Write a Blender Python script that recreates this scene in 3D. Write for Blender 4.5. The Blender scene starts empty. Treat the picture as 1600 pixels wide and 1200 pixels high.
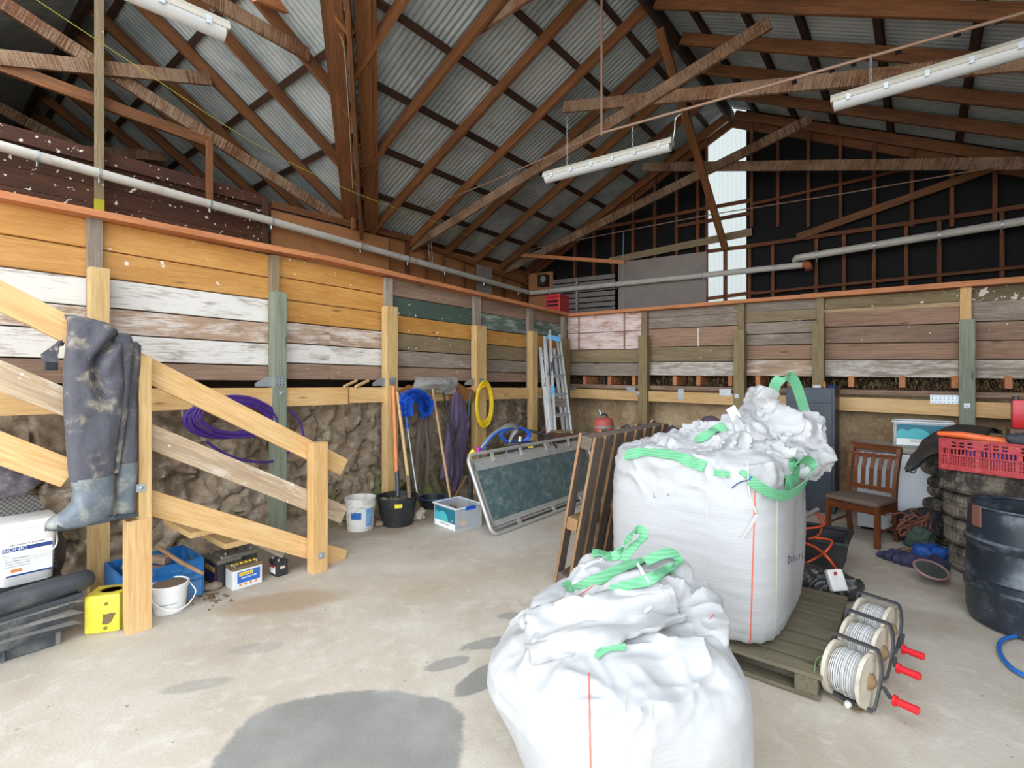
WORLD, SUN, EXPO = 5.0, 0.0, 0.42
import bpy, bmesh, math, random
from mathutils import Vector as V, Matrix, noise
PI = math.pi
F, H, CX, CY = 787.0, 1.6, 800.0, 586.0
COL = bpy.context.scene.collection
d1 = V((.6286, .7778, 0)).normalized()      # along the long wall, away from the camera
d2 = V((d1.y, -d1.x, 0))                    # along the back wall, to the right
Z = V((0, 0, 1))
U = V((.39, 11.78, 0))                      # corner of the upper walls
U1, U2 = U.dot(d1), U.dot(d2)
SL, TB = 2.33, 2.0                          # planes of the two retaining walls (s and t)
SR, ZE, TAN = 4.53, 3.88, .49               # ridge position, eave height, main pitch
ZR = ZE + TAN * SR
TV, QR = 4.54, 3.36                         # side wing: far eave, half span
TANW = (ZR - ZE) / QR

def G(s, t, z=0): return V((U.x + d2.x*s - d1.x*t, U.y + d2.y*s - d1.y*t, z))
def st(p): return ((p - U).dot(d2), (U - p).dot(d1))
def ray(px, py): return V(((px-CX)/F, 1, (CY-py)/F))
def at(px, py, Y): r = ray(px, py); return V((r.x*Y, Y, H + r.z*Y))
def fl(px, py, z=0.0): return at(px, py, (z-H) / ray(px, py).z)
def onS(px, py, s): r = ray(px, py); return at(px, py, (s+U2)/(r.x*d2.x + d2.y))
def onT(px, py, t): r = ray(px, py); return at(px, py, (U1-t)/(r.x*d1.x + d1.y))
def onP(px, py, p0, n):
    r = ray(px, py); k = (p0 - V((0, 0, H))).dot(n) / r.dot(n); return V((0, 0, H)) + r*k

# ---------------------------------------------------------------- colours and materials
def C(h, a=1):
    h = h.lstrip('#'); o = []
    for i in (0, 2, 4):
        c = int(h[i:i+2], 16)/255; o.append(c/12.92 if c <= .04045 else ((c+.055)/1.055)**2.4)
    return (*o, a)

class NT:
    def __init__(s, name):
        s.m = bpy.data.materials.new(name); s.m.use_nodes = True; s.t = s.m.node_tree; s.n = s.t.nodes
        s.b = s.n['Principled BSDF']; s.out = s.n['Material Output']
    def new(s, ty, **kw):
        n = s.n.new(ty)
        for k, v in kw.items(): setattr(n, k, v)
        return n
    def ln(s, a, b): s.t.links.new(a, b)
    def val(s, inp, v):
        if hasattr(v, 'is_linked') or isinstance(v, bpy.types.NodeSocket): s.ln(v, inp)
        else: inp.default_value = v
    def math(s, op, a, b=0.0, c=None, clamp=False):
        n = s.new('ShaderNodeMath', operation=op); n.use_clamp = clamp
        s.val(n.inputs[0], a); s.val(n.inputs[1], b)
        if c is not None: s.val(n.inputs[2], c)
        return n.outputs[0]
    def mix(s, f, a, b, mode='MIX'):
        n = s.new('ShaderNodeMix', data_type='RGBA', blend_type=mode)
        s.val(n.inputs[0], f); s.val(n.inputs[6], a); s.val(n.inputs[7], b); return n.outputs[2]
    def noise(s, co, scale=5, detail=4, rough=.55, dist=0):
        n = s.new('ShaderNodeTexNoise'); n.inputs['Scale'].default_value = scale
        n.inputs['Detail'].default_value = detail; n.inputs['Roughness'].default_value = rough; n.inputs['Distortion'].default_value = dist
        if co is not None: s.ln(co, n.inputs['Vector'])
        return n.outputs[0]
    def step(s, x, lo, hi):
        n = s.new('ShaderNodeMapRange'); n.interpolation_type = 'SMOOTHSTEP'
        s.val(n.inputs[0], x); n.inputs[1].default_value = lo; n.inputs[2].default_value = hi; return n.outputs[0]
    def mapping(s, co, scale=(1, 1, 1), rot=(0, 0, 0), loc=(0, 0, 0)):
        n = s.new('ShaderNodeMapping'); s.ln(co, n.inputs[0]); n.inputs['Scale'].default_value = scale
        n.inputs['Rotation'].default_value = rot; n.inputs['Location'].default_value = loc; return n.outputs[0]
    def co(s, kind='Object'): return s.new('ShaderNodeTexCoord').outputs[kind]
    def rnd(s):
        a = s.new('ShaderNodeObjectInfo').outputs['Random']; b = s.new('ShaderNodeNewGeometry').outputs['Random Per Island']
        return s.math('FRACT', s.math('ADD', a, b))
    def shift(s, co, r, amt=37.0):
        n = s.new('ShaderNodeVectorMath', operation='ADD'); s.ln(co, n.inputs[0])
        c = s.new('ShaderNodeCombineXYZ'); m = s.math('MULTIPLY', r, amt)
        for i in range(3): s.ln(m, c.inputs[i])
        s.ln(c.outputs[0], n.inputs[1]); return n.outputs[0]
    def bump(s, h, d=.01, st=.5):
        n = s.new('ShaderNodeBump'); n.inputs['Distance'].default_value = d; n.inputs['Strength'].default_value = st
        s.ln(h, n.inputs['Height']); s.ln(n.outputs[0], s.b.inputs['Normal'])
    def fin(s, col, rough=.7, metal=0.0, spec=None):
        s.val(s.b.inputs['Base Color'], col); s.val(s.b.inputs['Roughness'], rough); s.val(s.b.inputs['Metallic'], metal)
        if spec is not None: s.b.inputs['Specular IOR Level'].default_value = spec
        return s.m

def wood(name, c1, c2, rough=.75, paint=None, pamt=.5, drops=0.0, vary=.35, grain=1.0, spots=0.0, knots=True):
    n = NT(name); r = n.rnd(); co = n.shift(n.co(), r)
    g = n.noise(n.mapping(co, (1.3*grain, 22*grain, 22*grain)), 3, 5, .65, .6)
    big = n.noise(n.mapping(co, (.6, 2.5, 2.5)), 2.2, 3)
    f = n.math('ADD', n.math('MULTIPLY', g, .75), n.math('MULTIPLY', big, .45), clamp=True)
    col = n.mix(n.step(f, .35, .8), C(c1), C(c2))
    if knots:
        v = n.new('ShaderNodeTexVoronoi'); n.ln(n.mapping(co, (1.1, 5, 5)), v.inputs['Vector']); v.inputs['Scale'].default_value = 1.6
        col = n.mix(n.math('MULTIPLY', n.step(v.outputs['Distance'], .13, .04), .6), col, C('3a2414'))
    vr = n.math('ADD', 1 - vary/2, n.math('MULTIPLY', n.math('FRACT', n.math('MULTIPLY', r, 7.31)), vary))
    hs = n.new('ShaderNodeHueSaturation'); n.ln(col, hs.inputs['Color']); n.ln(vr, hs.inputs['Value']); col = hs.outputs[0]
    if paint:
        pn = n.noise(n.mapping(co, (1.2, 4.5, 4.5)), 2.4, 8, .68, .4)
        fine = n.noise(n.mapping(co, (2, 45, 45)), 3, 4, .6)
        pm = n.math('ADD', n.math('MULTIPLY', pn, .72), n.math('MULTIPLY', fine, .42))
        lo = .80 - pamt*.45
        col = n.mix(n.math('MULTIPLY', n.step(pm, lo-.05, lo+.13), .93), col, C(paint))
    if drops:
        dn = n.noise(n.mapping(co, (62, 1.6, 1.6)), 2.0, 5, .75)
        dz = n.noise(n.mapping(co, (1.6, 1, 1)), 1.5, 2)
        m = n.step(n.math('ADD', dn, n.math('MULTIPLY', dz, .35)), .70 - drops*.2, .86 - drops*.2)
        col = n.mix(n.math('MULTIPLY', m, .5), col, C('b09a80'))
    if spots:
        sp = n.noise(co, 17, 2, .5); col = n.mix(n.math('MULTIPLY', n.step(sp, .74-spots, .77-spots), .8), col, C('e6ddd0'))
    n.bump(g, .004, .35)
    return n.fin(col, rough)

def plain(name, c, rough=.5, metal=0.0, dirt=None, damt=.4, dscale=6, bump=0.0, bscale=60, spec=None, c2=None, dthr=.5):
    n = NT(name); col = C(c); r = n.rnd(); co = n.shift(n.co(), r, 11)
    if c2: col = n.mix(n.noise(co, dscale*1.7, 5), col, C(c2))
    if dirt:
        d = n.noise(co, dscale, 7, .65, .3); col = n.mix(n.math('MULTIPLY', n.step(d, dthr-.03, dthr+.2), damt), col, C(dirt))
    if bump: n.bump(n.noise(co, bscale, 5, .6), bump, .6)
    return n.fin(col, rough, metal, spec)

MATS = {}
def M(key, fn=None, *a, **k):
    if key not in MATS: MATS[key] = fn(key, *a, **k)
    return MATS[key]

# ---------------------------------------------------------------- mesh building
class MB:
    def __init__(s): s.v = []; s.f = []; s.mi = []; s.cur = 0
    def add(s, vs, fs):
        o = len(s.v); s.v += [V(p) for p in vs]; s.f += [[i+o for i in f] for f in fs]; s.mi += [s.cur]*len(fs); return s
    def box(s, c, size, M3=None, ch=0.0):
        c = V(c); M3 = M3 or Matrix.Identity(3); hx, hy, hz = [x/2 for x in size]
        if ch <= 0:
            vs = [c + M3 @ V((x*hx, y*hy, z*hz)) for x in (-1, 1) for y in (-1, 1) for z in (-1, 1)]
            return s.add(vs, [(0, 1, 3, 2), (4, 6, 7, 5), (0, 4, 5, 1), (2, 3, 7, 6), (0, 2, 6, 4), (1, 5, 7, 3)])
        ch = min(ch, hx*.9, hy*.9, hz*.9)
        bm = bmesh.new(); bmesh.ops.create_cube(bm, size=1.0)
        for v in bm.verts: v.co = V((v.co.x*2*hx, v.co.y*2*hy, v.co.z*2*hz))
        bmesh.ops.bevel(bm, geom=bm.edges[:], offset=ch, segments=2, affect='EDGES', profile=.6)
        bm.verts.index_update()
        s.add([c + M3 @ v.co for v in bm.verts], [[v.index for v in f.verts] for f in bm.faces]); bm.free(); return s
    def beam(s, p0, p1, w, h, up=Z, ch=.004):
        p0, p1 = V(p0), V(p1); x = (p1-p0); L = x.length; x.normalize(); z = (V(up) - x*V(up).dot(x)).normalized(); y = z.cross(x)
        return s.box((p0+p1)/2, (L, w, h), Matrix((x, y, z)).transposed(), ch)
    def tube(s, pts, r, n=8, cap=True, closed=False):
        pts = [V(p) for p in pts]; N = len(pts); rs = r if isinstance(r, (list, tuple)) else [r]*N
        rings = []; prev = None
        for i, p in enumerate(pts):
            a = pts[(i-1) % N] if closed or i > 0 else p; b = pts[(i+1) % N] if closed or i < N-1 else p
            t = (b-a); t = t.normalized() if t.length > 1e-9 else V((0, 0, 1))
            if prev is None:
                ref = Z if abs(t.z) < .9 else V((1, 0, 0)); u = t.cross(ref).normalized()
            else: u = (prev - t*prev.dot(t)); u = u.normalized() if u.length > 1e-6 else t.orthogonal().normalized()
            prev = u; w = t.cross(u)
            rings.append([p + (u*math.cos(2*PI*k/n) + w*math.sin(2*PI*k/n))*rs[i] for k in range(n)])
        vs = [q for R in rings for q in R]; fs = []
        for i in range(N if closed else N-1):
            j = (i+1) % N
            for k in range(n): fs.append((i*n+k, i*n+(k+1) % n, j*n+(k+1) % n, j*n+k))
        if cap and not closed: fs += [tuple(range(n-1, -1, -1)), tuple((N-1)*n+k for k in range(n))]
        return s.add(vs, fs)
    def lathe(s, prof, n=32, M4=None, sq=0, a0=0, a1=2*PI, cap=(True, True)):
        """prof: (radius, z) pairs; sq>0 squares the outline"""
        M4 = M4 or Matrix.Identity(4); vs = []; fs = []; full = abs(a1-a0-2*PI) < 1e-6; m = n if full else n+1
        for (r, z) in prof:
            for k in range(m):
                a = a0 + (a1-a0)*k/n; ca, sa = math.cos(a), math.sin(a)
                if sq: q = (abs(ca)**sq + abs(sa)**sq)**(-1/sq)
                else: q = 1
                vs.append(M4 @ V((r*q*ca, r*q*sa, z)))
        P = len(prof)
        for i in range(P-1):
            for k in range(n): fs.append((i*m+k, i*m+(k+1) % m, (i+1)*m+(k+1) % m, (i+1)*m+k))
        if full and cap[0]: fs.append(tuple(range(n-1, -1, -1)))
        if full and cap[1]: fs.append(tuple((P-1)*m+k for k in range(n)))
        return s.add(vs, fs)
    def ribbon(s, pts, wd, w, th=.004, twist=None):
        """flat strap: pts centre line, wd width directions (one or list)"""
        pts = [V(p) for p in pts]; N = len(pts); wds = [V(x) for x in wd] if isinstance(wd, list) else [V(wd)]*N; vs = []; fs = []
        for i, p in enumerate(pts):
            t = (pts[min(i+1, N-1)] - pts[max(i-1, 0)]).normalized(); d = wds[i]; d = (d - t*d.dot(t)).normalized(); nn = t.cross(d)
            for a, b in ((-1, -1), (1, -1), (1, 1), (-1, 1)): vs.append(p + d*(a*w/2) + nn*(b*th/2))
        for i in range(N-1):
            for k in range(4): fs.append((i*4+k, i*4+(k+1) % 4, i*4+4+(k+1) % 4, i*4+4+k))
        fs += [(3, 2, 1, 0), tuple((N-1)*4+k for k in range(4))]
        return s.add(vs, fs)
    def prism(s, poly, M4, d):
        """2D outline extruded from z=0 to z=d in frame M4"""
        n = len(poly); vs = [M4 @ V((x, y, 0)) for x, y in poly] + [M4 @ V((x, y, d)) for x, y in poly]
        fs = [tuple(range(n-1, -1, -1)), tuple(range(n, 2*n))] + [(i, (i+1) % n, n+(i+1) % n, n+i) for i in range(n)]
        return s.add(vs, fs)
    def grid(s, nu, nv, fn, wrap=False):
        vs = [fn(i/(nu if wrap else nu-1), j/(nv-1)) for j in range(nv) for i in range(nu)]; fs = []
        for j in range(nv-1):
            for i in range(nu if wrap else nu-1):
                i2 = (i+1) % nu; fs.append((j*nu+i, j*nu+i2, (j+1)*nu+i2, (j+1)*nu+i))
        return s.add(vs, fs)
    def mesh(s, name, mats, inv=None, smooth=False, recalc=True):
        me = bpy.data.meshes.new(name); vs = [inv @ v for v in s.v] if inv else s.v
        me.from_pydata([tuple(v) for v in vs], [], s.f)
        for m in (mats if isinstance(mats, (list, tuple)) else [mats]): me.materials.append(m)
        me.polygons.foreach_set('material_index', s.mi)
        if recalc:
            bm = bmesh.new(); bm.from_mesh(me); bmesh.ops.recalc_face_normals(bm, faces=bm.faces[:]); bm.to_mesh(me); bm.free()
        if smooth:
            me.polygons.foreach_set('use_smooth', [True]*len(me.polygons))
            me.set_sharp_from_angle(angle=math.radians(smooth if smooth > 1 else 40))
        me.update(); return me

def frame(x, y, z, o):
    m = Matrix((V(x), V(y), V(z))).transposed().to_4x4(); m.translation = V(o); return m
def facing(o, n, up=Z):
    """frame on a surface: x to the right seen from outside, y up, z = outward normal n"""
    n = V(n).normalized(); y = (V(up) - n*V(up).dot(n)).normalized(); return frame(y.cross(n), y, n, o)

def tagit(o, label=None, cat=None, group=None, kind=None):
    if label: o['label'] = label
    if cat: o['category'] = cat
    if group: o['group'] = group
    if kind: o['kind'] = kind
    return o
def obj(name, mb, mat, parent=None, world=True, smooth=False, M4=None, recalc=True):
    """link MB (world coordinates unless world=False) as one mesh object"""
    inv = None; mw = M4
    if parent is not None:
        pm = parent['_m'] if False else PMAT[parent.name]
        if M4 is None: mw = pm.copy()
        if world: inv = mw.inverted()
    else:
        if M4 is None:
            c = sum(mb.v, V((0, 0, 0)))/max(1, len(mb.v)); z = min(v.z for v in mb.v) if mb.v else 0
            mw = Matrix.Translation((c.x, c.y, z))
        if world: inv = mw.inverted()
    me = mb.mesh(name, mat, inv, smooth, recalc)
    o = bpy.data.objects.new(name, me); COL.objects.link(o)
    PMAT[o.name] = mw
    if parent is not None:
        o.parent = parent; o.matrix_parent_inverse = Matrix.Identity(4); o.matrix_local = PMAT[parent.name].inverted() @ mw
    else: o.matrix_world = mw
    return o
PMAT = {}
def thing(name, label, cat, loc, rz=0, group=None, M4=None):
    o = bpy.data.objects.new(name, None); COL.objects.link(o); o.empty_display_size = .1
    m = M4 or (Matrix.Translation(V(loc)) @ Matrix.Rotation(rz, 4, 'Z')); o.matrix_world = m; PMAT[o.name] = m
    return tagit(o, label, cat, group)
def lone(name, label, cat, mb, mat, group=None, smooth=False, M4=None, kind=None):
    return tagit(obj(name, mb, mat, None, True, smooth, M4), label, cat, group, kind)
def struct(name, mb, mat, smooth=False, M4=None, recalc=True):
    return tagit(obj(name, mb, mat, None, True, smooth, M4, recalc), kind='structure')
def timber(name, p0, p1, w, h, mat, up=Z, parent=None, ch=.004, label=None, cat=None, group=None, kind=None):
    """one board whose local x runs along the grain"""
    p0, p1 = V(p0), V(p1); x = (p1-p0); L = x.length; x.normalize(); z = (V(up) - x*V(up).dot(x)).normalized(); y = z.cross(x)
    mb = MB().box((0, 0, 0), (L, w, h), None, ch)
    o = obj(name, mb, mat, parent, False, False, frame(x, y, z, (p0+p1)/2))
    return tagit(o, label, cat, group, kind)
def text(name, body, parent, M4, size, mat, align='CENTER', sx=1.0, font_shear=0.0, space=1.0):
    cu = bpy.data.curves.new(name, 'FONT'); cu.body = body; cu.size = size; cu.align_x = align; cu.align_y = 'CENTER'; cu.extrude = .0004
    cu.shear = font_shear; cu.space_character = space; cu.materials.append(mat)
    tmp = bpy.data.objects.new(name, cu); COL.objects.link(tmp); me = bpy.data.meshes.new_from_object(tmp.evaluated_get(bpy.context.evaluated_depsgraph_get()))
    bpy.data.objects.remove(tmp); bpy.data.curves.remove(cu); o = bpy.data.objects.new(name, me); COL.objects.link(o); o.parent = parent; m = M4 @ Matrix.Diagonal((sx, 1, 1, 1))
    o.matrix_local = PMAT[parent.name].inverted() @ m; PMAT[o.name] = m; return o
def dup(root, M4, label=None, group=None):
    r = root.copy(); COL.objects.link(r); r.matrix_world = M4; PMAT[r.name] = M4
    if label: r['label'] = label
    if group: r['group'] = group
    for ch in list(root.children):
        c = ch.copy(); COL.objects.link(c); c.parent = r; c.matrix_parent_inverse = Matrix.Identity(4); c.matrix_local = ch.matrix_local.copy()
        for g in ch.children:
            d = g.copy(); COL.objects.link(d); d.parent = c; d.matrix_parent_inverse = Matrix.Identity(4); d.matrix_local = g.matrix_local.copy()
    return r

def fbm(p, o=4): return noise.fractal(p, 1.0, 2.0, o, noise_basis='PERLIN_ORIGINAL')
def ridged(p):  return 1 - abs(noise.noise(p))*2
def blob(parts, voxel=.02, disp=None, smooth_it=2):
    """melt ellipsoids / capsules into one skin; parts: (centre, radii, rotation 3x3 or None)"""
    mb = MB()
    for c, r, R in parts:
        R = R or Matrix.Identity(3); c = V(c)
        mb.lathe([(max(1e-4, math.sin(PI*i/12)), -math.cos(PI*i/12)) for i in range(13)], 20,
                 Matrix.Translation(c) @ R.to_4x4() @ Matrix.Diagonal((r[0], r[1], r[2], 1)))
    return melt(mb, voxel, disp, smooth_it)
def melt(mb, voxel=.02, disp=None, smooth_it=2):
    me = mb.mesh('melt', []); o = bpy.data.objects.new('melt', me); COL.objects.link(o)
    md = o.modifiers.new('r', 'REMESH'); md.mode = 'VOXEL'; md.voxel_size = voxel
    if smooth_it: sm = o.modifiers.new('s', 'SMOOTH'); sm.iterations = smooth_it; sm.factor = .5
    dg = bpy.context.evaluated_depsgraph_get(); me2 = bpy.data.meshes.new_from_object(o.evaluated_get(dg))
    bpy.data.objects.remove(o); bpy.data.meshes.remove(me)
    out = MB(); ns = [v.normal.copy() for v in me2.vertices]
    vs = [v.co.copy() + (n*disp(v.co, n) if disp else V()) for v, n in zip(me2.vertices, ns)]
    out.add(vs, [list(p.vertices) for p in me2.polygons]); bpy.data.meshes.remove(me2); return out
def curve_pts(pts, n=8):
    """Catmull-Rom through pts"""
    pts = [V(p) for p in pts]; P = [pts[0]*2-pts[1]] + pts + [pts[-1]*2-pts[-2]]; out = []
    for i in range(1, len(P)-2):
        a, b, c, d = P[i-1:i+3]
        for k in range(n):
            t = k/n; out.append(.5*((2*b) + (c-a)*t + (2*a-5*b+4*c-d)*t*t + (3*b-a-3*c+d)*t**3))
    return out + [pts[-1]]
def crumple(p, amp, seed=0.0, k=1.0):
    q = p*k + V((seed, seed*.7, 0)); wq = q + V((fbm(q*3, 2), fbm(q*3 + V((5, 5, 5)), 2), fbm(q*3 + V((9, 1, 4)), 2)))*.12
    return amp*(ridged(wq*3.0)**3 + .55*ridged(wq*6.5 + V((3, 3, 3)))**3 + .22*ridged(wq*14)**2 + fbm(wq*12, 2)*.12 - .4)
ORD = ['first', 'second', 'third', 'fourth', 'fifth', 'sixth', 'seventh', 'eighth', 'ninth', 'tenth', 'eleventh', 'twelfth', 'thirteenth', 'fourteenth', 'fifteenth', 'sixteenth', 'seventeenth', 'eighteenth', 'nineteenth', 'twentieth']
# ------------------------------------------------ woods
W_ORANGE = wood('honey_pine', 'cf9a55', 'b07a36', .6, vary=.16, spots=.02)
W_PALE = wood('pale_pine', 'd8b985', 'b8935c', .7, vary=.12)
W_NEW = wood('new_pine', 'deba86', 'c2965c', .65, vary=.14)
W_WEATH = wood('weathered_pale_rail', 'c9b092', 'a38b70', .8, paint='d6c9b7', pamt=.42, vary=.08, spots=.04, knots=False)
W_WHITEG = wood('grey_white_weathered_board', 'a69a8c', '7d7164', .9, paint='cdc5ba', pamt=.6, vary=.1)
W_WHITE = wood('peeling_white_boards', 'b0a598', '857a6e', .85, paint='dedad4', pamt=.78, vary=.1)
W_WHITE2 = wood('half_peeled_white_boards', 'b99c84', '8f745e', .85, paint='dad2ca', pamt=.5, vary=.12)
W_BROWN = wood('rough_brown_boards', 'a08672', '775e4e', .9, vary=.2, spots=.03)
W_GREEN = wood('worn_green_paint', '6b7468', '4e594f', .8, paint='3f5148', pamt=.85, vary=.12, spots=.06)
W_GREENW = wood('green_and_white_paint', '66746b', '4c5a52', .85, paint='a8b0a4', pamt=.45, vary=.12)
W_OLIVE = wood('olive_weathered_boards', '978466', '73634a', .85, vary=.16, spots=.02)
W_GREY = wood('grey_weathered_boards', 'a09284', '786b5e', .9, paint='b5a99c', pamt=.35, vary=.2)
W_REDB = wood('red_brown_weathered_boards', 'ab8a74', '80634f', .88, paint='a99283', pamt=.25, vary=.2)
W_PINK = wood('pale_pink_paint', 'c0967f', '9e735c', .8, paint='e2cfcb', pamt=.72, vary=.08)
W_LOG = wood('split_log', '8a7a5c', '67593f', .9, vary=.1, spots=.08)
W_LICHEN = wood('lichen_log', '85745a', '5c4e3a', .9, vary=.1, spots=.17)
W_POSTG = wood('grey_green_treated', '8d927f', '6c7463', .75, vary=.1, grain=.7)
W_POSTO = wood('olive_treated', '96845e', '756544', .75, vary=.15, grain=.8)
W_ROOF = wood('roof_timber', '8a5730', '573519', .75, vary=.35)
W_DARK = wood('dark_roof_timber', '4a2c1a', '28160c', .8, vary=.3)
W_DROP = wood('roof_timber_with_droppings', '744626', '482811', .85, vary=.25, drops=.55)
W_RAIL = wood('orange_rail', 'c98555', 'a2643e', .7, vary=.2, paint='c08a68', pamt=.25)
W_STUD = wood('stud_timber', '7d4a28', '522c15', .8, vary=.3)
W_PART = wood('dark_stained_boards', '58301a', '331a0d', .85, vary=.3, spots=.09)
W_PLY = plain('brown_hardboard', 'a06c42', .7, dirt='8a5a35', damt=.5, dscale=3)

# ------------------------------------------------ floor
def concrete():
    n = NT('stained_concrete'); co = n.co()
    a = n.noise(co, 1.1, 6, .6, .3); b = n.noise(co, 7, 8, .65, .4); c = n.noise(co, 60, 3, .6)
    col = n.mix(n.step(a, .35, .7), C('bfb6aa'), C('ada08f'))
    col = n.mix(n.math('MULTIPLY', n.step(b, .48, .72), .55), col, C('d0cac0'))
    col = n.mix(n.math('MULTIPLY', n.step(c, .55, .75), .25), col, C('8f8578'))
    sp = n.noise(co, 24, 2, .5); col = n.mix(n.math('MULTIPLY', n.step(sp, .71, .75), .6), col, C('6d655b'))
    sx = n.new('ShaderNodeSeparateXYZ'); n.ln(co, sx.inputs[0])
    wob = n.noise(co, 3.2, 6, .6); wob2 = n.noise(co, 12, 5, .65)
    w = n.math('ADD', n.math('MULTIPLY', n.math('SUBTRACT', wob, .5), .55), n.math('MULTIPLY', n.math('SUBTRACT', wob2, .5), .3))
    def patch(cx, cy, rx, ry, rot, power, soft, wk):
        ca, sa = math.cos(rot), math.sin(rot)
        dx = n.math('SUBTRACT', sx.outputs[0], cx); dy = n.math('SUBTRACT', sx.outputs[1], cy)
        u = n.math('DIVIDE', n.math('ADD', n.math('MULTIPLY', dx, ca), n.math('MULTIPLY', dy, sa)), rx)
        v = n.math('DIVIDE', n.math('SUBTRACT', n.math('MULTIPLY', dy, ca), n.math('MULTIPLY', dx, sa)), ry)
        p = n.math('ADD', n.math('POWER', n.math('ABSOLUTE', u), power), n.math('POWER', n.math('ABSOLUTE', v), power))
        return n.step(n.math('ADD', p, n.math('MULTIPLY', w, wk)), 1.0+soft, 1.0-soft)
    dirt = [(-1.62, 3.55, .42, .17, .3, 2, .7, 2.0, '9c8468', .75), (-2.6, 3.9, 1.9, .5, .89, 2, .6, 2.5, '92806a', .65), (-.6, 6.2, 2.2, .55, .7, 2, .6, 2.5, '8d7b66', .7), (2.8, 7.0, 2.6, .6, -.68, 2, .6, 2.5, '83735f', .6),
            (-.6, 3.9, .9, .25, .2, 2, .8, 2, 'a89880', .4), (2.6, 3.3, .5, .2, -.4, 2, .8, 2, '8c7b68', .4)]
    for cx, cy, rx, ry, ro, pw, so, wk, h, am in dirt:
        col = n.mix(n.math('MULTIPLY', patch(cx, cy, rx, ry, ro, pw, so, wk), am), col, C(h))
    gv = n.mix(n.step(n.noise(co, 2.2, 5), .35, .7), C('7c7a76'), C('918f8a'))
    for cx, cy, rx, ry, ro, pw, so, wk, am in [(-.72, 2.08, .52, .46, .06, 3, .1, 1.3, .95), (-.14, 3.0, .18, .06, .35, 2, .25, 5, .9), (-.35, 2.8, .13, .055, .5, 2, .25, 5, .75), (-.13, 2.68, .22, .08, .8, 2, .2, 4, .9),
                                               (-1.62, 2.6, .16, .05, .3, 2, .5, 2.5, .45), (-.02, 3.35, .08, .05, .3, 2, .4, 2.5, .7), (-1.5, 2.95, .15, .06, .2, 2, .6, 2.5, .35)]:
        col = n.mix(n.math('MULTIPLY', patch(cx, cy, rx, ry, ro, pw, so, wk), am), col, gv)
    n.bump(n.math('ADD', b, n.math('MULTIPLY', c, .4)), .006, .5)
    return n.fin(col, .82)
M_CONC = concrete()
mb = MB(); mb.add([(-9, -7, 0), (12, -7, 0), (12, 11, 0), (-9, 11, 0)], [(0, 1, 2, 3)])
struct('floor', mb, M_CONC, M4=Matrix.Identity(4))

# ------------------------------------------------ earth banks behind the posts, ledge ground above
def rockmat():
    n = NT('cut_earth_and_rock'); co = n.co(); a = n.noise(co, 1.6, 6, .62, .5); b = n.noise(co, 9, 8, .7, .5)
    col = n.mix(n.step(a, .36, .66), C('85725c'), C('b9a68e'))
    col = n.mix(n.math('MULTIPLY', n.step(b, .5, .68), .8), col, C('cdc0b0'))
    col = n.mix(n.math('MULTIPLY', n.step(b, .43, .3), .6), col, C('4c3d2f'))
    sx = n.new('ShaderNodeSeparateXYZ'); n.ln(co, sx.inputs[0])
    mo = n.math('MULTIPLY', n.step(n.noise(co, 2.3, 5), .44, .56), n.math('MULTIPLY', n.step(sx.outputs[2], .62, .25), n.step(sx.outputs[0], 6.9, 6.2)))
    col = n.mix(n.math('MULTIPLY', mo, .8), col, C('66712f'))
    n.bump(n.math('ADD', b, n.math('MULTIPLY', a, .8)), .05, .9); return n.fin(col, .95)
def earthmat():
    n = NT('dry_clay_bank'); co = n.co(); a = n.noise(co, 2.0, 6, .62, .4); b = n.noise(n.mapping(co, (1, 1, .6)), 22, 7, .7, .3)
    col = n.mix(n.step(a, .36, .66), C('9a8060'), C('bfa784')); col = n.mix(n.math('MULTIPLY', n.step(b, .5, .7), .6), col, C('c9b79c'))
    col = n.mix(n.math('MULTIPLY', n.step(b, .42, .3), .6), col, C('5a442f')); n.bump(b, .03, .9); return n.fin(col, .95)
M_ROCK, M_EARTH = rockmat(), earthmat()
def lf(t, z, s=SL): return G(s, t, z)
FL4 = frame(-d1, d2, Z, G(SL, 0, 0))           # local x = t, y = out of the wall
FR4 = frame(d2, -d1, Z, G(0, TB, 0))           # local x = s, y = out of the wall
def bankL(u, v):
    t = 1.2 + u*9.6; z = -.03 + v*1.42
    q = V((t*1.15, z*1.3, 3.1)); big = noise.noise(q*1.1)*.16 + ridged(V((t*1.7, z*1.2, .5)))*.05 + fbm(q*4.5, 5)*.06 + fbm(q*13, 3)*.028 - max(0, ridged(V((t*2.4 + fbm(q*2, 2)*.5, z*.8, 7)))-.88)*.6 - max(0, ridged(V((t*1.2, z*2.6 + fbm(q*2, 2)*.6, 3)))-.9)*.5
    off = -.25 + .09*(1-v) + big*(1 if v > .06 else .6) - .12*max(0, v-.8)*5*.2
    if v < .14: off += .16*(1 - v/.14)
    return FL4 @ V((t, min(off, .03 + .3*max(0, .14-v)), z))
struct('wall_left_bank', MB().grid(420, 64, bankL), M_ROCK, smooth=60, M4=FL4)
def bankR(u, v):
    s = 1.9 + u*8; z = -.03 + v*1.42; q = V((s*1.15, z*1.3, 9.1))
    off = -.13 + noise.noise(q)*.05 + fbm(q*5, 5)*.03 + fbm(q*17, 3)*.012
    if v < .2: off += .25*(1 - v/.2)
    return FR4 @ V((s, off, z))
struct('wall_back_bank', MB().grid(320, 56, bankR), M_EARTH, smooth=60, M4=FR4)
mb = MB(); zl = 2.5
mb.add([G(-9, -1, zl), G(SL-.06, -1, zl), G(SL-.06, 13, zl), G(-9, 13, zl)], [(0, 1, 2, 3)])
mb.add([G(SL-.06, -1, zl), G(11, -1, zl), G(11, TB-.06, zl), G(SL-.06, TB-.06, zl)], [(0, 1, 2, 3)])
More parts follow.
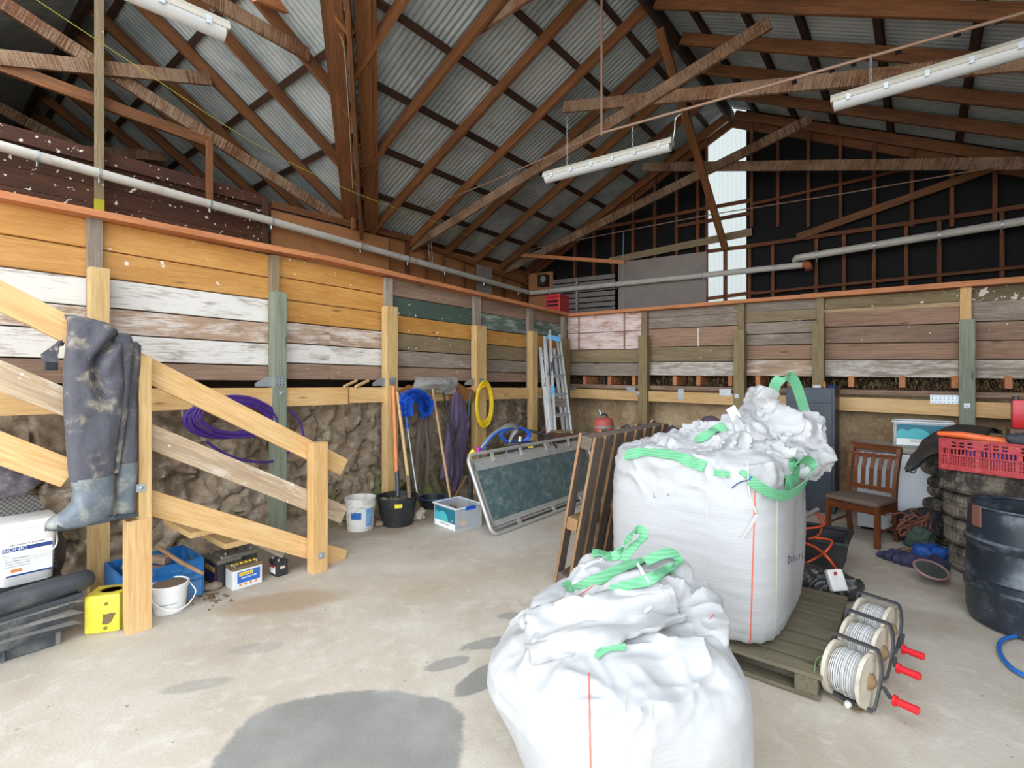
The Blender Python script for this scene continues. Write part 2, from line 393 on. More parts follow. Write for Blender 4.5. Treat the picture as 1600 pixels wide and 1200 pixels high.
struct('floor_ledge', mb, M_EARTH)
M_SOIL = plain('dark_soil', '2e241b', .95, c2='4a3a2a', bump=.03, bscale=12)
mb = MB().add([G(SL-.42, 12, 0), G(SL-.42, TB-.4, 0), G(9.6, TB-.4, 0), G(9.6, TB-.4, 2.32), G(SL-.42, TB-.4, 2.32), G(SL-.42, 12, 2.32)], [(0, 1, 4, 5), (1, 2, 3, 4)])
struct('wall_soil_behind', mb, M_SOIL)

# ------------------------------------------------ boarded retaining walls
def boards(F4, plane_pt, rows, mats, onfn, nrm, th=.04):
    """rows: (px0, px1, [y at px0...], [y at px1...], [material index...])"""
    mb = MB(); Fi = F4.inverted()
    for px0, px1, y0, y1, mi in rows:
        for k, m in enumerate(mi):
            if m is None: continue
            a = Fi @ onfn(px0, y0[k]); b = Fi @ onfn(px1, y1[k]); c = Fi @ onfn(px1, y1[k+1]); d = Fi @ onfn(px0, y0[k+1])
            g = .0048; a.z -= g; b.z -= g; c.z += g; d.z += g
            jit = random.uniform(-.006, .004); mb.cur = m; F = [V((p.x, jit, p.z)) for p in (a, b, c, d)]; B = [V((p.x, jit-th, p.z)) for p in (a, b, c, d)]
            cx = [V((p.x, jit - .004, p.z + (-.004 if i < 2 else .004)*-1)) for i, p in enumerate((a, b, c, d))]
            F = [V((p.x, p.y, p.z + (-.004 if i < 2 else .004))) for i, p in enumerate(F)]
            E = [V((p.x, jit-.004, p.z)) for p in (a, b, c, d)]
            mb.add([F4 @ p for p in F + E + B], [(0, 1, 2, 3), (0, 4, 5, 1), (1, 5, 6, 2), (2, 6, 7, 3), (3, 7, 4, 0), (4, 8, 9, 5), (5, 9, 10, 6), (6, 10, 11, 7), (7, 11, 8, 4), (8, 11, 10, 9)])
    return mb
random.seed(3)
def vp(y, x0, x1, vx, vy): return vy + (y - vy)*(x1 - vx)/(x0 - vx)
def rowL(x0, x1, xr, ys, mi): return (x0, x1, [vp(y, xr, x0, 1436, 601) for y in ys], [vp(y, xr, x1, 1436, 601) for y in ys], mi)
def rowR(x0, x1, xr, ys, mi): return (x0, x1, [vp(y, xr, x0, -175, 568) for y in ys], [vp(y, xr, x1, -175, 568) for y in ys], mi)
LM = [W_ORANGE, W_WHITE, W_WHITE2, W_BROWN, W_GREEN, W_GREENW, W_OLIVE, W_GREY]
oL = lambda px, y: onS(px, y, SL); oR = lambda px, y: onT(px, y, TB)
rows = [rowL(-420, 139, 0, [314, 365, 416, 466, 508, 558, 600], [0, 0, 1, 2, 1, 3]),
        rowL(139, 427, 160, [345, 391, 434, 480, 521, 564, 594], [0, 0, 1, 2, 1, 3]),
        rowL(427, 516, 450, [403, 435, 469, 503, 536, 567, 593.5], [0, 0, 0, 2, 1, 3]),
        rowL(516, 607, 450, [403, 435, 469, 503, 536, 567, 593.5], [0, 0, 0, 2, 1, 3]),
        rowL(607, 748, 620, [436, 463, 492.5, 520, 547, 573, 595], [3, 4, 0, 6, 7, 3]),
        rowL(748, 830, 760, [468, 490, 515, 538, 561, 581, 597], [3, 5, 0, 6, 7, 3]),
        rowL(830, 889, 840, [484, 501, 523, 545, 565, 583, 598], [3, 5, 0, 6, 7, 3])]
struct('wall_left', boards(FL4, None, rows, LM, oL, d2), LM, M4=FL4)
RMT = [W_PINK, W_OLIVE, W_GREY, W_REDB, W_WHITE2, W_LOG, W_LICHEN, W_BROWN, W_WHITEG]
rows = [rowR(887, 1005, 900, [493, 521, 547, 567, 586.5], [0, 0, 1, 2]),
        rowR(1005, 1156, 1020, [484, 497, 514, 542.5, 565, 586.5], [2, 2, 3, 1, 8]),
        rowR(1156, 1279, 1165, [474, 489, 505, 523, 540, 562, 587.5], [2, 1, 2, 2, 3, 4]),
        (1279, 1507, [467, 487, 512, 537, 562, 589], [450, 472, 505, 534.5, 562, 591], [5, 3, 7, 3, 8]),
        (1507, 1760, [450, 472.5, 503, 532, 561.5, 591.5], [430, 460, 497, 530, 562, 594], [6, 2, 7, 3, 8])]
# the top log of the fourth bay sits above a slit
rows[3] = (1279, 1507, [467, 485, 512, 537, 562, 589], [450, 471, 505, 534.5, 562, 591], [5, None, 7, 3, 8])
mbR = boards(FR4, None, rows, RMT, oR, -d1)
extra = boards(FR4, None, [(1279, 1507, [488, 512], [477, 505], [3])], RMT, oR, -d1); mbR.cur = 3; o_ = len(mbR.v); mbR.v += extra.v; mbR.f += [[i+o_ for i in f] for f in extra.f]; mbR.mi += extra.mi
struct('wall_back', mbR, RMT, M4=FR4)
# thin cover strips on the pink boards
for k, (px, y0, y1) in enumerate([(904.5, 496, 548), (975.5, 489, 546)]):
    timber('trim_%d' % (k+1), onT(px, y0, TB+.01), onT(px, y1, TB+.01), .025, .012, W_REDB, up=-d1, kind='structure')
timber('trim_3', onT(1091, 513, TB+.008), onT(1091, 541, TB+.008), .02, .006, W_WHITE, up=-d1, kind='structure')

# ------------------------------------------------ top rails and ledger beams
def railL(px0, y0, px1, y1, s, w, h, name, mat, label, cat, group=None): return timber(name, onS(px0, y0, s), onS(px1, y1, s), w, h, mat, label=label, cat=cat, group=group)
railL(-500, 211, 486, 402, SL+.05, .17, .05, 'capping_rail', W_RAIL, 'orange capping rail on the long boarded wall, length nearest the camera', 'rail')
railL(486, 401, 886, 492.5, SL+.05, .17, .05, 'capping_rail', W_RAIL, 'orange capping rail on the long boarded wall, length running into the corner', 'rail')
timber('capping_rail', onT(884, 493.5, TB+.05), onT(1252, 464.5, TB+.05), .17, .05, W_RAIL, label='orange capping rail on the back wall, length starting at the corner', cat='rail')
timber('capping_rail', onT(1252, 464.5, TB+.05), onT(1780, 424, TB+.05), .17, .06, W_RAIL, label='orange capping rail on the back wall, length above the tyres and chair', cat='rail')
LDG = W_NEW
timber('ledger_beam', onS(-480, 638, SL+.1), onS(541, 618.5, SL+.1), .07, .175, LDG, label='pine ledger beam low on the long wall behind the stair rails', cat='beam')
timber('ledger_beam', onS(543, 617.5, SL+.085), onS(880, 613.6, SL+.085), .07, .165, LDG, label='pine ledger beam behind the hanging shovel and brush', cat='beam')
lb = timber('ledger_beam', onT(888, 614, TB+.1), onT(1290, 629.5, TB+.1), .07, .155, LDG, label='pine ledger beam low on the back wall from the corner to the steel cabinet', cat='beam')
lb2 = timber('ledger_beam', onT(1290, 629.5, TB+.1), onT(1760, 650, TB+.1), .07, .165, LDG, label='pine ledger beam low on the back wall above the freezer and tyres', cat='beam')
timber('wall_plate', onT(888, 602.5, TB+.03), onT(1760, 622, TB+.03), .09, .06, W_BROWN, label='old dark plate board lying along the back wall ledger', cat='board')
# joist ends in the gap, and the hay between them
for i, px in enumerate((913, 952, 990, 1054, 1091, 1141, 1184, 1234, 1330, 1409.5, 1492, 1576)):
    p = onT(px, 594.5 + (px-900)*.004, TB+.02); timber('joist_end', p, p + d1*.5, .06, .135, W_RAIL, label='cut joist end in the hay gap of the back wall, %s from the corner' % ORD[i], cat='joist', group='joist ends under the back boards')
random.seed(5); mb = MB()
for i in range(1500):
    px = random.uniform(888, 1640); p = onT(px, random.uniform(586, 606) + (px-900)*.012, TB-.02-random.random()*.12)
    a = V((random.gauss(0, 1), random.gauss(0, 1), random.gauss(0, .9))).normalized()*random.uniform(.03, .1); b = a + V((0, 0, -random.random()*.05)); w = V((0, 0, 1)).cross(a).normalized()*.0022
    mb.add([p - w, p + w, p + a*.6 + w + V((0, 0, .015)), p + a*.6 - w + V((0, 0, .015)), p + b], [(0, 1, 2, 3), (3, 2, 4)])
lone('hay', 'dry hay strands poking out of the gap under the back boards', 'hay', mb, plain('dry_hay', 'b3976a', .9, c2='7a6240'), kind='stuff')

# ------------------------------------------------ posts
M_GALV = plain('galvanised_plate', 'b9c0c4', .45, .7, dirt='8a9196', damt=.4, dscale=30)
M_HOLE = plain('hole_black', '14110f', .9)
def plate(parent, c, nrm, w, h, rows_, cols, name='nail_plate'):
    p = obj(name, MB().box((0, 0, 0), (w, h, .003)), M_GALV, parent, False, M4=facing(V(c) + V(nrm)*.002, nrm))
    hb = MB()
    for i in range(cols):
        for j in range(rows_): hb.lathe([(.005, .0017), (.005, .0024)], 8, Matrix.Translation(((i+.5)/cols*w - w/2, (j+.5)/rows_*h - h/2, 0)))
    obj('nail_holes', hb, M_HOLE, p, False, M4=facing(V(c) + V(nrm)*.002, nrm)); return p
def bolt(parent, c, nrm, s=.045):
    b = MB().box((0, 0, .0025), (s, s, .005)); b.lathe([(.012, .005), (.012, .014), (.007, .016)], 6); obj('bolt_plate', b, M_GALV, parent, False, M4=facing(c, nrm))
PL = [  # lower px0, px1, top y, bottom z, mat, upper px0, px1, ytop, label
    (141, 172, 418, 0, W_PALE, 137.5, 161, 341, 'pale pine post of the long wall behind the waders', 0),
    (428, 448, 456, .05, W_POSTG, 423.5, 437, 399, 'grey-green treated post of the long wall behind the stair handrail', 1),
    (605, 622, 479, .05, W_PALE, 602.5, 614, 434, 'pale pine post of the long wall behind the orange-handled shovel', 1),
    (744.5, 760, 509, .0, W_PALE, 742, 752, 463, 'pale pine post of the long wall behind the yellow hose', 1),
    (832, 840.5, 517.5, .0, W_PALE, 826.5, 834, 481, 'pale pine post of the long wall left of the ladders', 0)]
for a, b, yt, zb, mt, ua, ub, ut, lab, br in PL:
    s = SL + .17; A, B = onS(a, yt, s), onS(b, yt, s); w = (A-B).length; c = (A+B)/2
    T = thing('wall_post', lab, 'post', (c.x, c.y, zb), 0)
    timber('lower_post', V((c.x, c.y, zb)) - d2*.05, V((c.x, c.y, c.z)) - d2*.05, .1, w, mt, up=d1, parent=T)
    s2 = SL + .06; A, B = onS(ua, ut, s2), onS(ub, ut, s2); w = (A-B).length; c2 = (A+B)/2 - d2*.028
    timber('upper_post', V((c2.x, c2.y, c.z - .9)), V((c2.x, c2.y, (A.z+B.z)/2)), .055, w, W_OLIVE if mt is W_POSTG else W_GREY, up=d1, parent=T)
    if br:
        q = onS((a+b)/2, 596, s); p = obj('bracket', MB().box((0, 0, 0), (.1, .085, .003)), M_GALV, T, False, M4=facing(q + d2*.002, d2))
        side = q - d2*.06 - d1*(.07); hb = MB()
        obj('bracket', MB().prism([(-.12, -.04), (.06, -.04), (.06, .045), (-.02, .045), (-.12, -.01)], Matrix.Translation((0, 0, 0)), .003), M_GALV, T, False, M4=facing(onS(a-9, 597, SL+.14), d2))
        for i in range(3):
            for j in range(3): hb.lathe([(.005, 0), (.005, .001)], 8, facing(q + d2*.0036, d2) @ Matrix.Translation(((i-1)*.03, (j-1)*.026, 0)))
        obj('nail_holes', hb, M_HOLE, T)
        if lab.startswith('grey'): bolt(T, onS(439.5, 614.5, s), d2)
T = thing('wall_post', 'grey corner post where the two boarded walls meet, behind the ladders', 'post', G(SL+.05, TB+.12))
A = onS(880.5, 495, SL+.1); A2 = onS(884, 530, SL+.14)
timber('upper_post', V((A.x, A.y, 1.4)), A, .06, .1, W_GREY, up=d1, parent=T); timber('lower_post', V((A2.x, A2.y, 0)) + d2*.01, A2 + d2*.01, .08, .12, W_POSTO, up=d1, parent=T)
PR = [(997, 1010.5, 525, W_POSTO, 1002, 1011, 487, W_OLIVE, 'olive treated post of the back wall behind the leaning pallet', (997, 614.5)),
      (1146, 1163, 516, W_POSTO, 1152.5, 1163, 473, W_OLIVE, 'olive treated post of the back wall behind the tall bulk bag', (1151, 619)),
      (1269, 1287, 505, W_POSTO, 1276, 1287, 464, W_OLIVE, 'olive treated post of the back wall beside the dark cabinet', None),
      (1498.5, 1524, 499, W_POSTG, 1500, 1518, 449, W_NEW, 'thick grey-green treated post of the back wall behind the tyre stack', (1511, 634))]
for a, b, yt, mt, ua, ub, ut, um, lab, bl in PR:
    t = TB + .2; A, B = onT(a, yt, t), onT(b, yt, t); w = (A-B).length; c = (A+B)/2
    T = thing('wall_post', lab, 'post', (c.x, c.y, 0), 0)
    timber('lower_post', V((c.x, c.y, 0)) + d1*.055, V((c.x, c.y, c.z)) + d1*.055, .11, w, mt, up=d2, parent=T)
    t2 = TB + .07; A, B = onT(ua, ut, t2), onT(ub, ut, t2); c2 = (A+B)/2 + d1*.033
    timber('upper_post', V((c2.x, c2.y, c.z - .9)), V((c2.x, c2.y, A.z)), .065, (A-B).length, um, up=d2, parent=T)
    if bl: bolt(T, onT(bl[0], bl[1], t), -d1, .05)
for px, y, w, h, r_, c_, par in [(986, 608, .15, .075, 2, 5, lb), (1064, 616, .085, .15, 5, 3, lb), (1133.5, 613, .16, .09, 3, 5, lb), (896, 607, .1, .06, 2, 4, lb), (1475.5, 624, .24, .095, 3, 7, lb2)]:
    plate(par, onT(px, y, TB+.138), -d1, w, h, r_, c_)
# ------------------------------------------------ corrugated roof sheets
def tin():
    n = NT('galvanised_corrugated_iron'); co = n.co(); a = n.noise(co, .9, 5, .6, .5); b = n.noise(co, 9, 6, .65)
    col = n.mix(n.step(a, .35, .65), C('b4babb'), C('8f9798')); col = n.mix(n.math('MULTIPLY', n.step(b, .55, .75), .5), col, C('c4c8c8'))
    col = n.mix(n.math('MULTIPLY', n.step(n.noise(co, 2.6, 6, .7), .6, .72), .35), col, C('5f5a52')); return n.fin(col, n.math('ADD', .5, n.math('MULTIPLY', b, .2)), .12)
M_TIN = tin(); LIFT = .235
def sheet(cols, pitch=.076, amp=.009):
    """cols(u) -> (start, end) of one flute line; u along the purlins"""
    mb = MB(); u0, u1, fn, n = cols; step = pitch/6; N = int((u1-u0)/step); vs = []; fs = []; prev = None
    for i in range(N+1):
        u = u0 + i*step; a, b, up = fn(u)
        if b is None: prev = None; continue
        w = amp*math.sin(2*PI*u/pitch) + (.004 if int(u/.76) % 2 else 0)
        vs += [a + up*w, b + up*w]; k = len(vs) - 2
        if prev is not None: fs.append((prev, prev+1, k+1, k))
        prev = k
    return mb.add(vs, fs)
TE = 13.4; TVN = TV + 2*QR
upL = (Z - d2*TAN).normalized(); upR = (Z + d2*TAN).normalized(); upF = (Z + d1*TANW).normalized(); upN = (Z - d1*TANW).normalized()
def zL(s): return ZE + TAN*s + LIFT
def zR(s): return ZR - TAN*(s-SR) + LIFT
def cL(t):
    s0 = -.35
    if TV < t < TVN: s0 = SR*(1 - abs(t - TV - QR)/QR)
    return (G(s0, t, zL(s0)), G(SR, t, zL(SR)), upL)
ADDED_SKY = [(6.5, 7.3), (8.2, 9.0), (10.0, 10.8), (11.8, 12.6)]  # slots for clear sheets added out of view to even out the daylight
def cR(t):
    if any(a < t < b for a, b in ADDED_SKY): return (None, None, None)
    return (G(SR, t, zR(SR)), G(9.6, t, zR(9.6)), upR)
def zF(q): return ZE + TANW*q + LIFT
def cF(s):
    q0 = -.3 if s < 0 else s*QR/SR
    return (G(s, TV+q0, zF(q0)), G(s, TV+QR, zF(QR)), upF)
ADDED_SKN = [(.35, 1.25), (1.7, 2.6)]  # further added slots, to send light onto the right slope
def cN(s):
    if any(a < s < b for a, b in ADDED_SKN): return (None, None, None)
    q0 = -.3 if s < 0 else s*QR/SR
    return (G(s, TVN-q0, zF(q0)), G(s, TV+QR, zF(QR)), upN)
struct('ceiling_left', sheet((-.05, TE, cL, 0)), M_TIN, smooth=60, recalc=False)
struct('ceiling_right', sheet((-.05, TE, cR, 0)), M_TIN, smooth=60, recalc=False)
struct('ceiling_wing_far', sheet((-8, SR, cF, 0)), M_TIN, smooth=60, recalc=False)
struct('ceiling_wing_near', sheet((-8, SR, cN, 0)), M_TIN, smooth=60, recalc=False)

def cap(a, b, w1, w2): return MB().add([a + w1, a + Z*.05, a + w2, b + w1, b + Z*.05, b + w2], [(0, 1, 4, 3), (1, 2, 5, 4)])
cz_ = ZR + LIFT + .02
struct('ceiling_ridge_cap', cap(G(SR, -.05, cz_), G(SR, TE, cz_), -d2*.25 - Z*.1, d2*.25 - Z*.1), M_TIN)
struct('ceiling_wing_ridge_cap', cap(G(-8, TV+QR, cz_), G(SR, TV+QR, cz_), d1*.25 - Z*.14, -d1*.25 - Z*.14), M_TIN)
# ------------------------------------------------ rafters, purlins, ridge and valley timbers
RH, RW = .145, .05
def raf(a, b, up, lab, grp, mat=W_ROOF): return timber('rafter', a + up*RH/2, b + up*RH/2, RW, RH, mat, up=up, label=lab, cat='rafter', group=grp)
ts = [.12, 1.0, 1.82, 2.66, 3.52, 4.38, 5.22, 6.11, 6.98]
for i, t in enumerate(ts):
    s0 = 0 if t < TV else SR*(t-TV)/QR
    raf(G(s0, t, ZE+TAN*s0), G(SR-.04, t, ZR-TAN*.04), upL, 'brown rafter under the left slope of the main roof, %s from the black gable' % ORD[i], 'rafters of the main left slope')
    raf(G(9.2, t, ZE+TAN*(SR*2-9.2)), G(SR+.04, t, ZR-TAN*.04), upR, 'brown rafter under the right slope of the main roof, %s from the black gable' % ORD[i], 'rafters of the main right slope')
for i, s in enumerate([2.5, 1.68, .82, .0, -.87, -1.6, -2.4, -3.2, -4.0, -4.8, -5.6]):
    q0 = max(0, s*QR/SR)
    raf(G(s, TV+q0, ZE+TANW*q0), G(s, TV+QR-.04, ZR-TANW*.04), upF, 'brown rafter under the dim side wing roof, %s from the valley beam' % ORD[i], 'rafters of the side wing')
def pur(a, b, up, lab, grp): return timber('purlin', a + up*(RH+.03), b + up*(RH+.03), .075, .055, W_DARK, up=up, label=lab, cat='purlin', group=grp)
for i, s in enumerate([4.2, 3.57, 2.85, 2.12, 1.40, .68, .05]):
    tv = TV + s*QR/SR
    pur(G(s, -.02, ZE+TAN*s), G(s, tv-.02, ZE+TAN*s), upL, 'dark purlin across the left slope of the main roof, %s below the ridge' % ORD[i], 'purlins of the main left slope')
for i, s in enumerate([4.85, 5.2+.25, 6.0, 6.7, 7.45, 8.2, 8.95]):
    pur(G(s, -.02, ZR-TAN*(s-SR)), G(s, TE-.3, ZR-TAN*(s-SR)), upR, 'dark purlin across the right slope of the main roof, %s below the ridge' % ORD[i], 'purlins of the main right slope')
for i, q in enumerate([3.2, 2.59, 1.85, 1.1, .35]):
    pur(G(-8, TV+q, ZE+TANW*q), G(q*SR/QR-.05, TV+q, ZE+TANW*q), upF, 'dark purlin across the side wing roof, %s below its ridge' % ORD[i], 'purlins of the side wing')
timber('ridge_beam', G(SR, -.02, ZR+.05), G(SR, 7.9, ZR+.05), .05, .22, W_DARK, label='dark ridge beam along the top of the main roof', cat='beam')
timber('ridge_beam', G(-8, TV+QR, ZR+.05), G(SR, TV+QR, ZR+.05), .05, .22, W_DARK, label='dark ridge beam of the side wing at the upper left', cat='beam')
# valley: deep middle beam between two flat boards
v0, v1 = G(0, TV, ZE), G(SR, TV+QR, ZR); vx = (v1-v0).normalized(); vs_ = vx.cross(Z).normalized(); vu = vs_.cross(vx)
T = thing('valley_beam', 'wide built-up valley beam coming down where the two roofs meet', 'beam', v0)
timber('middle_beam', v0 + vu*.0 - vx*.05, v1 + vu*.0, .05, .26, W_ROOF, up=vu, parent=T)
for k in (-1, 1):
    timber('valley_board', v0 + vs_*k*.135 + vu*.09, v1 + vs_*k*.135 + vu*.09, .16, .04, W_ROOF, up=vu, parent=T)
    timber('valley_board', v0 + vs_*k*.235 + vu*.115, v1 + vs_*k*.235 + vu*.115, .07, .05, W_ROOF, up=vu, parent=T)
for k, (px, y0, y1) in enumerate([(552, 310, 358), (565, 303, 362), (581, 333, 356)]):
    timber('valley_prop', onS(px, y0, .16), onS(px, y1, .16), .05, .06, W_ROOF, up=d1, label='short orange prop under the foot of the valley beam, %s from the left' % ORD[k], cat='prop')

# ------------------------------------------------ scissor trusses
def chord(a, b, lab, grp, w=.045, h=.15, mat=W_DROP, up=Z): return timber('truss_chord', a, b, w, h, mat, up=up, label=lab, cat='truss', group=grp)
SG = 'scissor truss chords'
for t, nm in ((3.47, 'nearer'), (.845, 'farther')):
    chord(G(-.05, t-.005, 3.9), G(5.86, t-.005, 5.38), 'dropping-streaked truss chord rising right from the long wall, %s truss' % nm, SG)
    chord(G(9.1, t-.055, 3.9), G(3.2, t-.055, 5.38), 'dropping-streaked truss chord rising left under the right slope, %s truss' % nm, SG)
chord(onT(722, 61, 5.14), onT(920, -72, 5.14), 'streaked chord end at the top edge, tied to a left slope rafter', SG)
WG = 'side wing truss members'
chord(G(0, TV+.05, 3.93), G(0, TV+4.3, 5.35), 'streaked chord rising left over the dark partition, nearest wing truss', WG, up=Z)
chord(onS(328, 124, .06), onS(-60, 84, .06), 'streaked chord falling left from a wing rafter, nearest wing truss', WG)
timber('tie_beam', onS(330, 224, .03), onS(-80, 72, .03), .05, .13, W_ROOF, label='plain tie beam carried on the partition studs in the side wing', cat='beam')
chord(G(-2.6, TV+.05, 3.93), G(-2.6, TV+4.3, 5.35), 'streaked chord rising left deep inside the side wing', WG)
chord(G(-2.55, TV+2.0, 5.2), G(-2.55, TV+5.9, 4.2), 'streaked chord falling left deep inside the side wing', WG)
chord(onS(482, 86, 1.75), onS(290, -24, 1.75), 'streaked chord falling left toward the top fluorescent light', WG)
timber('brace', onP(530, 45, G(1.9, 5.9, 0), d1), onP(395, -8, G(1.9, 7.1, 0), d1), .06, .11, W_RAIL, label='bright orange brace nailed into the left side of the valley beam', cat='brace')
timber('brace', G(SR-.02, 3.2, ZR-.05), onT(1133, 388, .2), .05, .11, W_ROOF, up=d2, label='long brace dropping from the ridge to the foot of the white panel', cat='brace')

# ------------------------------------------------ gable end
def gab(px, y, t=.08): return onT(px, y, t)
M_PAPER = NT('black_building_paper')
_c = M_PAPER.co(); _b = M_PAPER.noise(_c, 3.5, 5, .6, .8); M_PAPER.bump(_b, .03, .5)
M_PAPER = M_PAPER.fin(M_PAPER.mix(M_PAPER.step(_b, .5, .8), C('060607'), C('0c0d0f')), .7, 0, .25)
sa, sb = st(gab(1107, 400, 0))[0], st(gab(1166, 400, 0))[0]
def gz(s): return (ZE + TAN*s if s < SR else ZR - TAN*(s-SR)) + LIFT + .012
def gcol(s0, s1, z0=2.3, topoff=0):
    ss = [s0] + ([SR] if s0 < SR < s1 else []) + [s1]
    lo = [G(s, -.0, z0) for s in ss]; hi = [G(s, 0, gz(s)+topoff) for s in ss]; mb = MB(); n = len(ss)
    return mb.add(lo + hi, [(i, i+1, n+i+1, n+i) for i in range(n-1)])
g = gcol(-.3, sa); g2 = gcol(sb, 9.6); o_ = len(g.v); g.v += g2.v; g.f += [[i+o_ for i in f] for f in g2.f]; g.mi += g2.mi
g.add([G(sa, 0, 2.3), G(sb, 0, 2.3), G(sb, 0, 2.62), G(sa, 0, 2.62)], [(0, 1, 2, 3)])
struct('wall_back_gable', g, M_PAPER)
n_ = NT('translucent_sheet'); tr = n_.new('ShaderNodeBsdfTranslucent'); tr.inputs[0].default_value = C('f2f4f2'); tp = n_.new('ShaderNodeBsdfTransparent'); mx = n_.new('ShaderNodeMixShader')
sp_ = n_.noise(n_.co(), 26, 3, .6); _cl = n_.mix(n_.step(sp_, .68, .74), C('6c706e'), C('3a332a')); n_.ln(_cl, tr.inputs[0])
mx.inputs[0].default_value = .02; n_.ln(tr.outputs[0], mx.inputs[1]); n_.ln(tp.outputs[0], mx.inputs[2]); n_.ln(mx.outputs[0], n_.out.inputs[0]); M_TRANS = n_.m
def wv(u, v):
    s = sa + (sb-sa)*u; z = 2.62 + (gz(s) - .03 - 2.62)*v; return G(s, -.02 + .008*math.sin(2*PI*(s-sa)/.076), z)
struct('window_1', MB().grid(61, 2, wv), M_TRANS, smooth=60)
n_ = NT('added_clear_roof_sheet'); tr = n_.new('ShaderNodeBsdfTranslucent'); tr.inputs[0].default_value = C('eef2f2'); tp = n_.new('ShaderNodeBsdfTransparent'); mx = n_.new('ShaderNodeMixShader'); mx.inputs[0].default_value = .75  # for the roof sheets added to brighten the inside
n_.ln(tr.outputs[0], mx.inputs[1]); n_.ln(tp.outputs[0], mx.inputs[2]); n_.ln(mx.outputs[0], n_.out.inputs[0])
for k, (a_, b_) in enumerate(ADDED_SKY):
    struct('window_%d' % (k+2), MB().grid(61, 2, lambda u, v: G(SR + v*(9.6-SR), a_ - .05 + u*(b_-a_+.1), zR(SR + v*(9.6-SR)) + .008 + .008*math.sin(u*66))), n_.m, smooth=60)  # unseen clear sheets added to the right slope as a light source
for k, (a_, b_) in enumerate(ADDED_SKN):
    def skn(u, v):
        s = a_ - .05 + u*(b_-a_+.1); q0 = -.3 if s < 0 else s*QR/SR; q = q0 + v*(QR-q0); return G(s, TVN-q, zF(q) + .008 + .008*math.sin(u*66))
    struct('window_%d' % (k+2+len(ADDED_SKY)), MB().grid(61, 2, skn), n_.m, smooth=60)  # unseen clear sheets added to the wing roof as a light source
SGp = 'studs of the back gable wall'
def stud(px, y0, y1, lab, w=.05, t=.06, mat=W_STUD): return timber('wall_stud', gab(px, y0, t), gab(px, y1, t), .09, w, mat, up=d2, label=lab, cat='stud', group=SGp)
def gy(px): s = st(gab(px, 300, .06))[0]; Y = gab(px, 300, .06).y; return CY - (gz(s) - .16 - H)*F/Y
for i, px in enumerate((899, 929, 959, 990, 1024, 1058, 1091, 1104.5)):
    stud(px, 496, gy(px), 'rough stud on the black gable left of the bright strip, %s from the left' % ORD[i], .035 if px == 1104.5 else .05)
for i, px in enumerate((1175, 1216, 1263.5, 1313.5, 1366.5, 1425, 1487, 1554, 1624)):
    stud(px, 355, gy(px), 'upper stud on the black gable right of the bright strip, %s from the strip' % ORD[i])
for i, px in enumerate((1172, 1208, 1276, 1319, 1366, 1416, 1467.5, 1565)):
    stud(px, 480, 381-(px-1200)*.145+4, 'lower stud below the long nogging on the black gable, %s from the bright strip' % ORD[i])
stud(1133.5, 470, 392, 'stud standing in front of the bright strip below the brace', .05, .08)
def nog(a, b, lab, h=.06, t=.1, mat=W_STUD, w=.05): return timber('nogging', gab(a[0], a[1], t), gab(b[0], b[1], t), w, h, mat, label=lab, cat='nogging')
nog((928, 359), (1172, 313), 'high nogging across the left gable studs and the bright strip')
nog((952, 408), (1175, 362), 'wide pale board nailed across the gable above the grey panel', .13, .12, W_OLIVE, .03)
nog((1058, 354), (1172, 333), 'short nogging beside the bright strip at mid height')
nog((1104, 393), (1200, 381), 'nogging crossing the bright strip at the foot of the brace')
nog((1104, 467), (1178, 457), 'sill nogging at the bottom of the bright strip')
nog((1198, 381), (1640, 317), 'long nogging on the right half of the gable')
nog((1172, 459), (1640, 413), 'bottom nogging just above the orange rail on the right half of the gable', .045)
nog((1172, 320), (1428, 262), 'upper nogging on the right half of the gable', .045)
timber('brace', gab(1245, 371, .14), gab(1640, 231, .14), .04, .11, W_ROOF, label='diagonal brace across the studs on the right half of the gable', cat='brace')
timber('gable_rafter', G(-.1, .03, ZE-.05), G(SR, .03, ZR-.05), .05, .13, W_STUD, label='sloping top plate of the black gable, left side', cat='rafter')
timber('gable_rafter', G(9.4, .03, ZR-TAN*(9.4-SR)-.05), G(SR, .03, ZR-.05), .05, .13, W_STUD, label='sloping top plate of the black gable, right side', cat='rafter')
# panels leaning on the gable
M_GREYP = plain('grey_sheet', '8b817b', .75, dirt='6c625c', damt=.4, dscale=2.5)
def quad(name, px, t, th, mat, lab, cat, fn=onT):
    P = [fn(x, y, t) for x, y in px]; nn = (P[1]-P[0]).cross(P[3]-P[0]).normalized(); nn = nn if nn.y < 0 else -nn
    mb = MB(); Q = [p - nn*th for p in P]; mb.add(P + Q, [(0, 1, 2, 3), (7, 6, 5, 4), (0, 4, 5, 1), (1, 5, 6, 2), (2, 6, 7, 3), (3, 7, 4, 0)])
    return lone(name, lab, cat, mb, mat)
quad('wall_panel', [(966, 410), (1104, 393), (1103, 500), (966, 500)], .2, .012, M_GREYP, 'plain warm grey sheet panel on the gable beside the bright strip', 'panel')
quad('plywood_board', [(826, 428), (864, 424), (864, 500), (826, 500)], .16, .015, W_PLY, 'brown board in the gable corner behind the red toolbox', 'board')
T = thing('slatted_panel', 'grey horizontally ribbed metal panel between brown board and grey sheet', 'panel', gab(910, 490, .2)); sb_ = MB()
for k in range(9):
    y0 = 440 + k*8; sb_.beam(gab(864, y0+1, .2), gab(961, y0-9+.6*k, .2), .02, .09, up=Z)
obj('slats', sb_, plain('ribbed_grey', '807a76', .5, .3, dirt='5c5652'), T)
timber('post', gab(901.5, 492, .25), gab(901.5, 435, .25), .04, .045, plain('pale_grey_steel', '9a9692', .5, .4), up=d2, parent=T)
